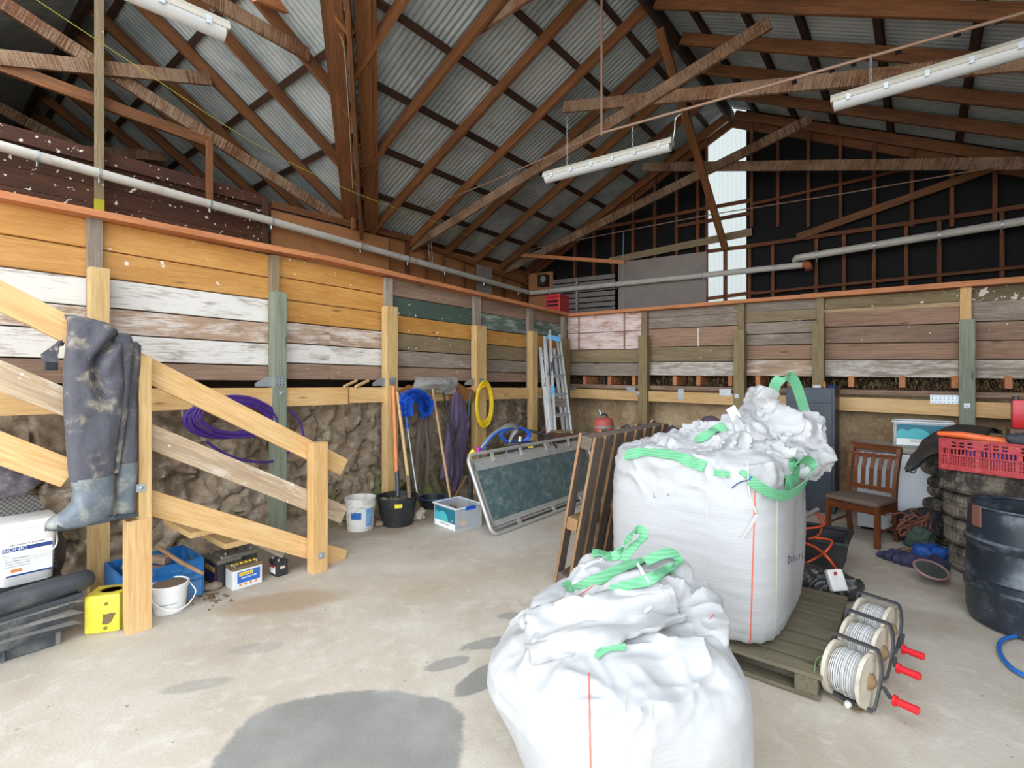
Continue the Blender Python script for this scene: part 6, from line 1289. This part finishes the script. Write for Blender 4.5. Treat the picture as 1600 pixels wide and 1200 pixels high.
def reel(c, lab, crank, R=.127, Wd=.15):
    F4 = frame(ra, rb_, Z, V((c.x, c.y, 0))); T = thing('fence_reel', lab, 'reel', None, None, 'fence reels on the floor', F4)
    ax = F4 @ Matrix.Translation((0, 0, R+.012)) @ Matrix(((0, 0, 1, 0), (0, 1, 0, 0), (-1, 0, 0, 0), (0, 0, 0, 1)))    # lathe z -> reel axis
    for x in (-Wd/2, Wd/2): obj('flange', MB().lathe([(.03, -.006), (R-.01, -.006), (R, -.009), (R, .009), (R-.01, .006), (.03, .006)], 44, ax @ Matrix.Translation((0, 0, x))), M_CREAM, T, smooth=35)
    pr = [(.04, -Wd/2+.008)] + [(R*.86 + random.uniform(-.004, .004) - .012*abs(2*k/14-1)**3, -Wd/2+.008 + (Wd-.016)*k/14) for k in range(15)] + [(.04, Wd/2-.008)]
    o = obj('twine', MB().lathe(pr, 44, ax, cap=(False, False)), M_TWINE, T, smooth=50)
    w = Wd/2 + .03; zt = 2*R + .035; fr = curve_pts([(F4 @ V(p)) for p in ((w+.015, 0, R), (w+.015, .02, R*1.6), (w, .03, zt-.01), (w-.03, .03, zt), (0, .03, zt), (-w+.03, .03, zt), (-w+.005, .03, zt-.01), (-w, .02, R*1.6), (-w, 0, R))], 4)
    mbf = MB().ribbon(fr, [F4.to_3x3() @ V((0, 1, 0))]*len(fr), .026, .01); mbf.beam(F4 @ V((w+.015, 0, R)), F4 @ V((w, -.02, .02)), .026, .01, up=ra); mbf.beam(F4 @ V((-w, 0, R)), F4 @ V((-w, -.02, .02)), .026, .01, up=ra); mbf.beam(F4 @ V((-w, -.03, .02)), F4 @ V((w, -.03, .02)), .02, .012); obj('frame', mbf, M_RFRM, T)
    obj('hub', MB().lathe([(.04, Wd/2+.006), (.038, Wd/2+.014), (.015, Wd/2+.03), (.002, Wd/2+.034)], 20, ax), plain('rusty_hub', '8a7050', .7) if 'rusty_hub' not in bpy.data.materials else bpy.data.materials['rusty_hub'], T, smooth=40)
    x = w + .03; cy, cz = crank; a_ = F4 @ V((x, 0, R+.012)); b_ = F4 @ V((x+.02, cy, cz)); obj('crank', MB().beam(a_, b_, .014, .018, up=ra), M_RFRM, T)
    e_ = F4 @ V((x+.03, cy, cz)); dr = (F4.to_3x3() @ V((1, 0, 0))); g = obj('grip', MB().tube([e_, e_ + dr*.012, e_ + dr*.0121, e_ + dr*.092, e_ + dr*.098], [.026, .026, .0165, .019, .014], 16), M_REDH, T, smooth=40)
    return T
random.seed(31)
c1_ = fl(1330, 1045, .16); c2_ = fl(1352, 1003, .16); c3_ = fl(1368, 970, .16)
reel(c1_, 'white-twine fence reel nearest the camera, beside the pallet corner', (.03, .085)); reel(c2_, 'middle one of the three white-twine fence reels beside the pallet', (-.06, .12)); reel(c3_, 'fence reel farthest from the camera, beside the black rubbish bag', (-.1, .1))
lone('reel_tether', 'tangle of orange and green twine left of the nearest fence reel', 'twine', MB().tube(curve_pts([fl(1272, 1052, .13), fl(1276, 1030, .15), fl(1286, 1026, .16), fl(1280, 1040, .15), fl(1290, 1034, .16)], 6), .003, 5), plain('green_twine', '7f9a6a', .8))
lone('tail_twine', 'loose twine and weeds on the floor in front of the nearest reel', 'twine', MB().tube(curve_pts([fl(1290, 1085, .005), fl(1318, 1100, .006), fl(1340, 1112, .005), fl(1352, 1104, .008), fl(1330, 1108, .005)], 6), .004, 5), plain('brown_twine', '7d6a48', .9))
stone('stone', 'small white stone on the floor below the nearest fence reel', fl(1324, 1104), (.018, .014, .016), M_WPLA)
# black rubbish bag and tub
M_BIN = plain('black_plastic_film', '2c2b2b', .35, c2='3d3b3a'); p = fl(1298, 938)
m = blob([(p + V((.0, .08, .07)), (.17, .15, .1), RZ(.4)), (p + V((.11, .04, .09)), (.1, .12, .1), None), (p + V((-.12, .12, .1)), (.12, .12, .12), None)], .011, lambda q, n: crumple(q, .04, 3.0, 1.3), 1)
lone('rubbish_bag', 'crumpled black rubbish bag on the floor behind the pallet', 'bag', m, M_BIN, smooth=60)
T = thing('plastic_bottle', 'white plastic bottle with black cap in the black rubbish bag', 'bottle', p + V((-.03, -.06, .06)))
q = p + V((-.03, -.05, .17)); obj('body', MB().beam(q + V((.01, .0, .07)), q + V((.02, -.06, -.06)), .11, .05, up=V((0, -1, .3)), ch=.015), M_WPLA, T); obj('cap', MB().tube([q + V((.02, -.075, -.06)), q + V((.022, -.1, -.1))], .028, 16), M_TUB, T); obj('mark', MB().box(q + V((.0, -.05, .06)), (.02, .003, .02)), M_REDP, T)
K = fl(1312, 901); T = thing('black_tub', 'large rectangular black tub behind the tall bag, orange cord spilling out', 'tub', K); TL, TW, TH = .72, .44, .26
mb = MB(); A0 = [K, K + d1*TW, K + d1*TW - d2*TL, K - d2*TL]; cen = (A0[0]+A0[2])/2; up0 = [(q - cen)*1.1 + cen + Z*TH for q in A0]; i0 = [(q-cen)*.97 + cen + Z*.012 for q in A0]; i1 = [(q-cen)*1.075 + cen + Z*TH for q in A0]
mb.add(A0 + up0 + i1 + i0, [(0, 1, 5, 4), (1, 2, 6, 5), (2, 3, 7, 6), (3, 0, 4, 7), (4, 5, 9, 8), (5, 6, 10, 9), (6, 7, 11, 10), (7, 4, 8, 11), (8, 9, 13, 12), (9, 10, 14, 13), (10, 11, 15, 14), (11, 8, 12, 15), (12, 13, 14, 15), (3, 2, 1, 0)]); obj('body', mb, M_TUB, T)
mb = MB(); rim = [(q - cen)*1.11 + cen + Z*(TH) for q in A0]
for i in range(4): mb.beam(rim[i], rim[(i+1) % 4], .035, .03, ch=.008)
obj('rim', mb, M_TUB, T)
M_ORC = plain('orange_cord_sheath', 'd9532c', .5)
def fz(px, y, z): return fl(px, y, z)
mb = MB(); mb.tube(curve_pts([fz(1250, 845, .3), fz(1275, 856, .3), fz(1292, 870, .29), fz(1305, 888, .2), fz(1309, 905, .1), fz(1300, 912, .04), fz(1288, 914, .012)], 8), .0095, 8); mb.tube(curve_pts([fz(1255, 882, .14), fz(1275, 872, .2), fz(1292, 860, .29), fz(1300, 846, .3), fz(1288, 842, .29), fz(1270, 840, .28)], 8), .0085, 8)
mb.tube(curve_pts([fz(1258, 826, .3), fz(1276, 824, .31), fz(1288, 820, .31), fz(1286, 810, .32), fz(1276, 803, .33), fz(1262, 800, .33)], 8), .0085, 8); mb.tube(curve_pts([fz(1265, 842, .29), fz(1280, 835, .29), fz(1284, 818, .3), fz(1278, 808, .31)], 8), .007, 8)
lone('extension_lead', 'orange extension lead looping out of the black tub', 'cord', mb, M_ORC, smooth=True)
# ================================================ right-hand jumble
M_CAB = plain('dark_blue_grey_steel', '3b424c', .45, .2, dirt='5d5f60', damt=.3, dscale=3); k_ = V((3.70, 5.776, 0)); CW, CD, CH = .5, .44, 1.45
T = thing('steel_cabinet', 'tall dark grey steel cabinet with top drawer against the back wall', 'cabinet', k_); Fc = frame(-d2, d1, Z, k_)
loc_box(T, 'body', Fc, (CW/2, CD/2, CH/2), (CW, CD, CH), M_CAB, .004); loc_box(T, 'drawer', Fc, (CW/2, -.004, CH-.1), (CW-.05, .012, .15), M_CAB, .003); loc_box(T, 'door', Fc, (CW/2, -.004, (CH-.2)/2+.02), (CW-.05, .012, CH-.24), M_CAB, .003)
for px, h, mt, lab in ((1298, .03, M_BLUEL, 'flat blue packet on top of the steel cabinet'), (1288, .07, plain('amber_bottle', 'b07a3a', .4), 'small amber bottle on top of the steel cabinet'), (1276, .035, M_WPLA, 'small white carton on top of the steel cabinet')):
    q = k_ + d1*.2; q = V((at(px, 606, 5.95).x, 5.95, CH)); nm = {'f': 'packet', 's': 'bottle'}.get(lab[0]); nm = 'carton' if 'carton' in lab else nm
    m = MB().lathe([(.014, 0), (.016, .002), (.016, .05), (.007, .06), (.007, .075)], 16, Matrix.Translation(q)) if nm == 'bottle' else MB().box(q + V((0, 0, h/2)), (.07, .05, h), None, .003); lone(nm, lab, nm, m, mt)
# chair
W_CHAIR = wood('dark_varnished_wood', '7d4724', '522a14', .35, vary=.05, grain=.8, knots=False); M_SEATF = plain('brown_seat_cloth', '6f5c50', .9, bump=.003, bscale=300)
fr = fl(1371, 858); dd = V((.86, .51, 0)); ww = V((-.51, .86, 0)); W0, D0, SZ = .43, .37, .385
T = thing('dining_chair', 'dark wooden slat-back dining chair with brown padded seat', 'chair', fr); cp_ = lambda a, b, z: fr + ww*a + dd*b + Z*z
for a in (0, W0): timber('front_leg', cp_(a, 0, 0), cp_(a, 0, SZ), .042, .042, W_CHAIR, up=dd, parent=T)
for a in (.01, W0-.01):
    P = curve_pts([cp_(a, D0+.035, 0), cp_(a, D0, .2), cp_(a, D0-.01, .42), cp_(a, D0+.025, .65), cp_(a, D0+.1, .89)], 5); obj('back_leg', MB().ribbon(P, [ww]*len(P), .034, .045), W_CHAIR, T, smooth=30)
for b in (0, D0): timber('apron', cp_(0, b, SZ-.045), cp_(W0, b, SZ-.045), .02, .07, W_CHAIR, parent=T)
for a in (0, W0): timber('apron', cp_(a, 0, SZ-.045), cp_(a, D0, SZ-.045), .02, .07, W_CHAIR, parent=T)
for a in (0, W0): timber('stretcher', cp_(a, 0, .14), cp_(a, D0+.01, .16), .016, .022, W_CHAIR, parent=T)
mb = MB().box((0, 0, 0), (W0+.03, D0+.02, .045), None, .018); obj('seat', mb, M_SEATF, T, False, smooth=50, M4=frame(ww, -dd, Z, cp_(W0/2, D0/2-.02, SZ+.02)))
bk = lambda a, u: cp_(a, D0 + (-.01 + .035*u if u < .5 else .0075 + .17*(u-.5)) , .46 + .43*u)
timber('top_rail', bk(-.01, .97), bk(W0+.01, .97), .024, .065, W_CHAIR, parent=T); timber('top_rail', bk(0, .78), bk(W0, .78), .02, .04, W_CHAIR, parent=T); timber('lower_rail', bk(0, .06), bk(W0, .06), .022, .045, W_CHAIR, parent=T)
for k in range(5): a = W0*(k+1)/6; P = [bk(a, u/6) for u in range(0, 6)]; obj('back_slat', MB().ribbon(P, [ww]*6, .034, .014), W_CHAIR, T)
# freezer and storage box
M_ENAM = plain('white_enamel', 'd6dbe0', .35, dirt='b9b2a6', damt=.3, dscale=3); k_ = V((3.60, 5.25, 0)); Fz = frame(d2, d1, Z, k_); FW, FD, FH = .62, .62, .88
T = thing('chest_freezer', 'white chest freezer behind the dining chair', 'freezer', k_)
loc_box(T, 'body', Fz, (FW/2, FD/2, .03+(FH-.1)/2), (FW, FD, FH-.1), M_ENAM, .012); loc_box(T, 'lid', Fz, (FW/2, FD/2, FH-.035), (FW+.02, FD+.02, .06), plain('dusty_lid', 'a39c90', .6, dirt='7d7262'), .012); loc_box(T, 'base', Fz, (FW/2, FD/2, .02), (FW-.06, FD-.06, .04), M_HOLE)
K = V((4.036, 5.32, FH)) - d1*.12; K.z = FH - .004; clear_box('storage box with teal label standing on the white chest freezer', K, d2, d1, .46, .3, .245)
# tyres
def tyremat(name, mud):
    n = NT(name); co = n.co(); d = n.noise(co, 6, 7, .68, .4); e = n.noise(co, 40, 3, .6); col = n.mix(n.math('MULTIPLY', n.step(d, .5-mud*.2, .66-mud*.15), .85), C('3a3733'), C('857a6c')); col = n.mix(n.math('MULTIPLY', n.step(e, .5, .7), .3), col, C('a09078')); return n.fin(col, .9)
M_TY = tyremat('muddy_tyre', .55); M_TYD = tyremat('dusty_dark_tyre', .15)
def tyre(lab, c, R, h, mat, pat=0, tilt=None, seed=0):
    F4 = Matrix.Translation(V(c) + Z*h/2) @ (tilt or Matrix.Identity(4)); nu = 220; prof = [(-.5, .60), (-.5, .70), (-.49, .82), (-.45, .90), (-.40, .955), (-.34, .985), (-.24, 1.0), (-.2, 1.0), (-.06, 1.0), (0, 1.0), (.06, 1.0), (.2, 1.0), (.24, 1.0), (.34, .985), (.40, .955), (.45, .90), (.49, .82), (.5, .70), (.5, .60), (.36, .62), (.3, .8), (0, .9), (-.3, .8), (-.36, .62)]
    vs = []; fs = []; N = len(prof)
    for i in range(nu):
        a = 2*PI*i/nu
        for j, (z, r) in enumerate(prof):
            dr = 0
            if r > .97 and 3 < j < 15:
                ph = i + (j if pat == 0 else (5*(j % 2)))
                if pat == 0: dr = -.03 if (ph % 6 < 2 or j in (7, 11)) else 0
                elif pat == 1: dr = -.055 if (ph % 11 < 4 or j in (9,)) else .005
                else: dr = -.022 if (i % 4 == 0 or j in (7, 9, 11)) else 0
            vs.append(F4 @ V((R*(r+dr)*math.cos(a), R*(r+dr)*math.sin(a), z*h)))
    for i in range(nu):
        i2 = (i+1) % nu
        for j in range(N): j2 = (j+1) % N; fs.append((i*N+j, i2*N+j, i2*N+j2, i*N+j2))
    return lone('tyre', lab, 'tyre', MB().add(vs, fs), mat, smooth=35)
tc = V((3.9, 4.05, 0)); th = .212; cz = [0, th+.002, 2*th+.004]
names = ['bottom tyre of the muddy stack beside the black drum', 'muddy tyre second from the bottom beside the black drum', 'muddy tyre with pale tread lines, third from the bottom beside the black drum']
for i, (nm, ox) in enumerate(zip(names, ((.02, -.02), (-.005, .0), (0, .01)))): tyre(nm, tc + V((ox[0], ox[1], cz[i])), .325, th, M_TY, (0, 2, 2)[i])
tz = 3*th + .006; tyre('wide tyre topping the stack under the red crate', tc + V((.0, .0, tz)), .37, .215, M_TYD, 2); tz += .215
t2 = V((4.31, 4.77, 0)); tyre('bottom tyre of the second stack behind the muddy one', t2, .31, .21, M_TY, 1); tyre('dark tyre in the middle of the second stack behind the muddy one', t2 + V((-.03, 0, .212)), .31, .21, M_TYD, 1); tyre('dark tyre third up in the second stack', t2 + V((0, -.02, .424)), .31, .21, M_TYD, 1)
tyre('knobbly tyre lying high under the black rubber cloth', t2 + V((.0, -.02, .636)), .36, .24, M_TYD, 1)
zc_ = .636 + .24
def crv(P, u):
    k = u*(len(P)-1); i = min(int(k), len(P)-2); f = k-i; return V(P[i]).lerp(V(P[i+1]), f)
back = [at(*q) for q in ((1436, 706, 4.7), (1448, 686, 4.8), (1470, 672, 4.85), (1500, 666.5, 4.85), (1532, 669, 4.8), (1566, 677, 4.7))]
frnt = [at(*q) for q in ((1412, 732, 4.22), (1428, 728, 4.2), (1446, 718, 4.17), (1466, 706, 4.12), (1490, 700, 4.1), (1530, 700, 4.1))]
back, frnt = curve_pts(back, 6), curve_pts(frnt, 6)
def rc(o):
    def fn(u, v):
        p = crv(back, u).lerp(crv(frnt, u), v); return p + Z*(.10*math.sin(PI*v)*(.5+.5*u) + fbm(p*7, 3)*.02) + V((0, -.012, -.02))*o
    return fn
m = MB(); m.grid(44, 24, rc(0)); m.grid(44, 24, rc(1))
lone('rubber_cloth', 'black rubber wetsuit cloth draped over the knobbly tyre', 'cloth', m, plain('black_neoprene', '33302f', .75, dirt='5f564e', damt=.4, dscale=5), smooth=60)
lone('cloth_ring', 'grey ring clip hanging from the tip of the black rubber cloth', 'ring', MB().tube([at(1426 + 5*math.cos(a), 734 + 5*math.sin(a), 4.15) for a in [2*PI*k/16 for k in range(16)]], .006, 6, closed=True), M_STEELD, smooth=True)
# red crate
M_RCR = plain('faded_red_crate', 'b23a40', .5, dirt='c98a80', damt=.4, dscale=8); e1 = V((.48, -.87, 0)).normalized(); e2_ = V((.87, .48, 0)).normalized(); kc = V((3.42, 4.02, tz)); CL, CWd, CHh = .66, .42, .245
T = thing('red_crate', 'red perforated plastic crate on top of the tyre stack', 'crate', kc)
def grille(name, O, ux, L, nn):
    sl = []; n = int(L/.024)
    for i in range(n):
        x = .02 + i*(L-.04)/n; w = (L-.04)/n*.62
        if i % 10 != 9: sl.append((x, x+w, .125, .165))
    for i in range(int(L/.016)):
        x = .015 + i*.016
        for j in range(5): sl.append((x, x+.009, .042 + j*.0145, .042 + j*.0145 + .008)) if (i+1) % 14 else None
    for i in range(int(L/.05)):
        for j in range(2): sl.append((.02+i*.05, .05+i*.05, .18+j*.025, .195+j*.025)) if i % 4 else None
    return slot_wall(name, O, ux, L, CHh, sl, M_RCR, .006, T, nn)
grille('side_wall', kc, e1, CL, -e2_); grille('side_wall', kc + e2_*CWd, e1, CL, -e2_); slot_wall('end_wall', kc, e2_, CWd, CHh, [(.05+.05*i, .08+.05*i, .12, .19) for i in range(7)], M_RCR, .006, T, e1); slot_wall('end_wall', kc + e1*CL, e2_, CWd, CHh, [], M_RCR, .006, T, e1)
mb = MB()
for z in (.005, .12, .172, .24): mb.beam(kc - e2_*.007 + Z*z, kc - e2_*.007 + e1*CL + Z*z, .014, .01, ch=0)
for x in (0, .055, .11, .3, .5, .66): mb.beam(kc - e2_*.007 + e1*x, kc - e2_*.007 + e1*x + Z*CHh, .012, .01, up=e1, ch=0)
mb.box(kc + e1*CL/2 + e2_*CWd/2 + Z*.006, (CL, CWd, .012), Matrix((e1, e2_, Z)).transposed()); obj('ribs', mb, M_RCR, T)
lone('orange_tube', 'thick orange plastic tube lying slanted across the red crate', 'tube', MB().tube([kc + e1*-.04 + e2_*.06 + Z*.27, kc + e1*.1 + e2_*.08 + Z*.27, kc + e1*.44 + e2_*.2 + Z*.225, kc + e1*.6 + e2_*.26 + Z*.19], [.018, .028, .028, .026], 14), plain('orange_plastic', 'e8662a', .45, dirt='d9a080', damt=.4), smooth=True)
m = blob([(kc + e1*.2 + e2_*.12 + Z*.13, (.1, .08, .07), None), (kc + e1*.34 + e2_*.1 + Z*.12, (.1, .07, .06), None)], .012, lambda p, n: fbm(p*14, 3)*.02); lone('purple_bundle', 'purple bundle inside the red crate', 'bundle', m, plain('purple_net', '6a4fa0', .7), smooth=60)
M_GLV = plain('dark_glove_cloth', '33373d', .8, c2='4a4e54'); gl = kc + e1*.52 + e2_*.24 + Z*.25
m = blob([(gl + V((0, 0, .02)), (.13, .12, .06), None), (gl + V((.1, -.05, .05)), (.1, .08, .06), None), (gl + V((-.13, .03, .015)), (.08, .07, .04), None), (gl + e1*.2 + V((0, 0, .05)), (.14, .12, .07), None), (gl + V((0, 0, -.1)), (.12, .12, .1), None)], .012, lambda p, n: crumple(p, .02, 4.0) + fbm(p*12, 3)*.015); lone('work_clothes', 'dark grey gloves and work clothes heaped in the red crate', 'clothes', m, M_GLV, smooth=60)
trg = bvh(m)
for nm, lab, pts, w, mt in (('red_tag', 'small bright red tag on the dark gloves in the red crate', [(1537, 678), (1544, 678), (1549, 679)], .05, M_REDH), ('white_strip', 'white cloth strip on the dark gloves in the red crate', [(1556, 684), (1570, 680), (1590, 676)], .03, M_WLAB)):
    P = [hit(trg, x, y, .006)[0] for x, y in pts]; P = [p for p in P if p is not None]
    if len(P) > 1: lone(nm, lab, nm.split('_')[1], MB().ribbon(P, V((0, .5, 1)), w, .006), mt)
# red jerrycan on the far freezer end
q = onT(1594, 668, 3.0); T = thing('jerrycan', 'bright red jerrycan at the right edge above the crate', 'can', q); obj('body', MB().box(q + V((.06, 0, .12)), (.2, .12, .26), Matrix.Rotation(-.68, 3, 'Z'), .02), M_REDH, T, smooth=40); obj('cap', MB().tube([q + V((.0, .04, .25)), q + V((.0, .04, .28))], .025, 14), M_BATB, T)
timber('shelf_unit', V((q.x+.12, q.y-.05, 0)), V((q.x+.12, q.y-.05, q.z-.01)), .4, .3, W_BROWN, up=d1, label='plain timber upright box carrying the red jerrycan at the right edge', cat='box')
# drum
dc = V((3.285, 3.2, 0)); T = thing('black_drum', 'big cut-open black plastic drum in front of the tyres', 'drum', dc); M_DRUM = plain('scuffed_black_drum', '2b323c', .38, dirt='78828e', damt=.55, dscale=4, c2='1d2026')
prof = [(.26, 0), (.285, .015), (.3, .07), (.302, .2), (.312, .215), (.315, .245), (.302, .26), (.302, .3), (.312, .312), (.302, .33), (.298, .5), (.31, .515), (.312, .545), (.298, .56), (.293, .68), (.285, .75), (.277, .76), (.279, .7), (.288, .5), (.29, .1), (.26, .03), (.001, .025)]
obj('body', MB().lathe(prof, 72, Matrix.Translation(dc), cap=(True, False)), M_DRUM, T, smooth=35)
mb = MB().tube([dc + V((.285*math.cos(a), .285*math.sin(a), .755)) for a in [2*PI*k/48 for k in range(48)]], .012, 8, closed=True); obj('rim', mb, M_DRUM, T, smooth=True)
a_ = math.atan2(.13, -1); mb = MB().ribbon([dc + V((.30*math.cos(a_), .30*math.sin(a_), z)) for z in (.76, .7, .63)] , V((math.sin(a_), -math.cos(a_), 0)), .06, .012); obj('strap', mb, plain('reddish_strap', '7a4f45', .8), T)
lone('blue_hose', 'blue hose looping on the concrete beside the black drum', 'hose', MB().tube(curve_pts([fl(1640, 990, .02), fl(1600, 993, .02), fl(1576, 996, .02), fl(1563, 1004, .02), fl(1562, 1018, .02), fl(1572, 1035, .02), fl(1590, 1050, .02), fl(1625, 1066, .02)], 8), .0115, 10), plain('bright_blue_hose', '2468b8', .4), smooth=True)
lone('blue_hose', 'short bend of blue hose climbing the foot of the black drum', 'hose', MB().tube(curve_pts([fl(1615, 950, .1), fl(1598, 958, .09), fl(1591, 970, .07), fl(1592, 985, .05), fl(1602, 996, .03)], 8), .0115, 10), bpy.data.materials['bright_blue_hose'], smooth=True)
# ropes, cloths and bags at the chair
pb = fl(1428, 850); m = blob([(pb + V((.1, .12, .12)), (.17, .14, .16), None), (pb + V((.2, .0, .2)), (.14, .12, .14), None)], .014, lambda p, n: crumple(p, .045, 6.0, 1.5)); lone('dark_sack', 'dark purple-grey sack slumped between chair and tyres', 'sack', m, plain('dark_purple_sack', '3b3338', .8), smooth=60)
trk = bvh(m); random.seed(17); mb = MB()
for k in range(9):
    x0, y0 = random.uniform(1404, 1432), random.uniform(790, 815); pts = []
    for j in range(6): pts.append(fl(x0 + random.uniform(-12, 22), y0 + random.uniform(-10, 34), .0) * 1)
    cz0 = pb + V((-.02, -.02, .12)); pts = [cz0 + V((random.gauss(0, .09), random.gauss(-.04, .03), random.gauss(.06, .09))) for _ in range(7)]; pts = [V((p.x, p.y, max(.02, p.z))) for p in pts]; mb.tube(curve_pts(pts, 6), .008, 6)
lone('rope_tangle', 'tangled reddish-brown rope heaped beside the chair leg', 'rope', mb, plain('red_brown_rope', '9a6250', .85, c2='7a4a3c'), smooth=True)
p = fl(1437, 858); m = blob([(p + V((.02, .03, .09)), (.1, .07, .1), None), (p + V((.07, .02, .06)), (.09, .08, .07), None)], .012, lambda q, n: crumple(q, .035, 9.0, 2.0)); lone('green_cloth', 'dull green cloth bag below the rope tangle', 'cloth', m, plain('dull_green_cloth', '47594e', .9), smooth=60)
p = fl(1455, 872); m = blob([(p + V((-.02, .03, .05)), (.12, .07, .06), None), (p + V((.07, -.02, .04)), (.08, .06, .05), None)], .01, lambda q, n: crumple(q, .035, 11.0, 2.2)); lone('blue_tarp', 'scrunched bright blue tarp against the bottom tyre', 'tarp', m, plain('blue_tarp', '2258a8', .6), smooth=60)
p = fl(1420, 880); m = blob([(fl(1395, 874) + V((0, 0, .03)), (.12, .07, .035), RZ(-.6)), (fl(1425, 884) + V((0, 0, .04)), (.13, .08, .045), RZ(-.6)), (fl(1455, 892) + V((0, 0, .05)), (.1, .09, .055), RZ(-.3))], .01, lambda q, n: crumple(q, .03, 13.0, 1.8)); lone('purple_bag', 'flattened purple-navy bag on the floor in front of the tyres', 'bag', m, plain('purple_navy_cloth', '3d3c5c', .8, c2='2c2c44'), smooth=60)
q = fl(1455, 890, .1); T = thing('bucket_mouth', 'open round bag mouth with pinkish hem lying on the purple bag', 'bag', q); F4 = frame(V((.95, .3, 0)).normalized(), V((-.27, .85, .4)).normalized(), V((.95, .3, 0)).normalized().cross(V((-.27, .85, .4)).normalized()), q)
obj('hem', MB().tube([F4 @ V((.13*math.cos(a), .1*math.sin(a), 0)) for a in [2*PI*k/28 for k in range(28)]], .009, 8, closed=True), plain('pinkish_hem', '9a7472', .8), T, smooth=True); obj('pocket', MB().lathe([(.127, 0), (.11, -.02), (.08, -.035), (.001, -.04)], 28, F4 @ Matrix.Diagonal((1, .77, 1, 1))), plain('dark_lining', '2b302e', .85, c2='4e5a4e'), T, smooth=True)
p = fl(1408, 864); mb = MB()
for k in range(26): b = p + V((random.gauss(0, .03), random.gauss(0, .02), .012)); mb.tube([b, b + V((random.uniform(.1, .22), random.gauss(-.02, .03), random.uniform(0, .04)))], .004, 5)
lone('brush_fibres', 'bundle of brown fibres lying under the ropes', 'broom', mb, plain('brown_fibre', '80623f', .9))
# strip of pale timber between the chair and tub, twig bits on the floor
lone('grey_pipe_end', 'grey pipe end poking out behind the tall bag', 'pipe', MB().tube([fl(1255, 808, .3), fl(1279, 795, .38)], .02, 10), plain('grey_pipe', '77726c', .6), smooth=True)
# ------------------------------------------------ outside, light and camera
n_ = NT('gravel_yard'); n_.fin(n_.mix(n_.noise(n_.co(), 3, 6), C('b5aa9a'), C('cfc8bc')), .9)
mb = MB().add([(-60, -60, -.03), (60, -60, -.03), (60, 60, -.03), (-60, 60, -.03)], [(0, 1, 2, 3)]); struct('ground_outside', mb, n_.m)
w = bpy.data.worlds.new('overcast_sky'); bpy.context.scene.world = w; w.use_nodes = True
bg = w.node_tree.nodes['Background']; bg.inputs[0].default_value = (.86, .93, 1.0, 1); bg.inputs[1].default_value = WORLD
def portal(name, c, n, sx, sy):
    li = bpy.data.lights.new(name, 'AREA'); li.shape = 'RECTANGLE'; li.size = sx; li.size_y = sy; li.cycles.is_portal = True
    o = bpy.data.objects.new(name, li); COL.objects.link(o); z = -V(n).normalized(); x = Z.cross(z).normalized(); o.matrix_world = frame(x, z.cross(x), z, c)
    return o
portal('front_opening', G(4.6, TE+.1, 2.3), d1, 10.0, 4.7)
portal('gable_opening', G((sa+sb)/2, -.06, 4.2), -d1, sb-sa, 3.2)
for k, (a_, b_) in enumerate(ADDED_SKY): portal('added_roof_light_portal', G(7.0, (a_+b_)/2, zR(7.0)+.12), -upR, b_-a_, 5.6)  # portals at the clear sheets added to the right slope
for k, (a_, b_) in enumerate(ADDED_SKN):
    s = (a_+b_)/2; q0 = max(0, s*QR/SR); q = (q0+QR)/2; portal('added_roof_light_portal', G(s, TVN-q, zF(q)+.1), -upN, b_-a_, (QR-q0)*1.2)  # likewise for the sheets added in the wing roof
li = bpy.data.lights.new('soft_sun', 'SUN'); li.energy = SUN; li.angle = math.radians(25); li.color = (1, .96, .9)
so = bpy.data.objects.new('soft_sun', li); COL.objects.link(so); dv = (d1*.82 + d2*.25 + V((0, 0, -.42))).normalized(); so.rotation_euler = dv.to_track_quat('-Z', 'Y').to_euler(); so.location = G(3, 16, 6)
sc = bpy.context.scene
cd = bpy.data.cameras.new('camera'); cd.sensor_width = 36; cd.lens = 36*F/1600; cd.shift_y = (CY-600)/1600; cd.clip_start = .05; cd.clip_end = 200
cam = bpy.data.objects.new('camera', cd); COL.objects.link(cam); cam.location = (0, 0, H); cam.rotation_euler = (PI/2, 0, 0); sc.camera = cam
sc.view_settings.view_transform = 'Standard'; sc.view_settings.look = 'None'; sc.view_settings.gamma = 1; sc.view_settings.exposure = EXPO
sc.view_settings.use_curve_mapping = False
sc.cycles.max_bounces = 10; sc.cycles.diffuse_bounces = 6; sc.cycles.use_denoising = True; sc.cycles.transparent_max_bounces = 12
sc.cycles.sample_clamp_indirect = 8
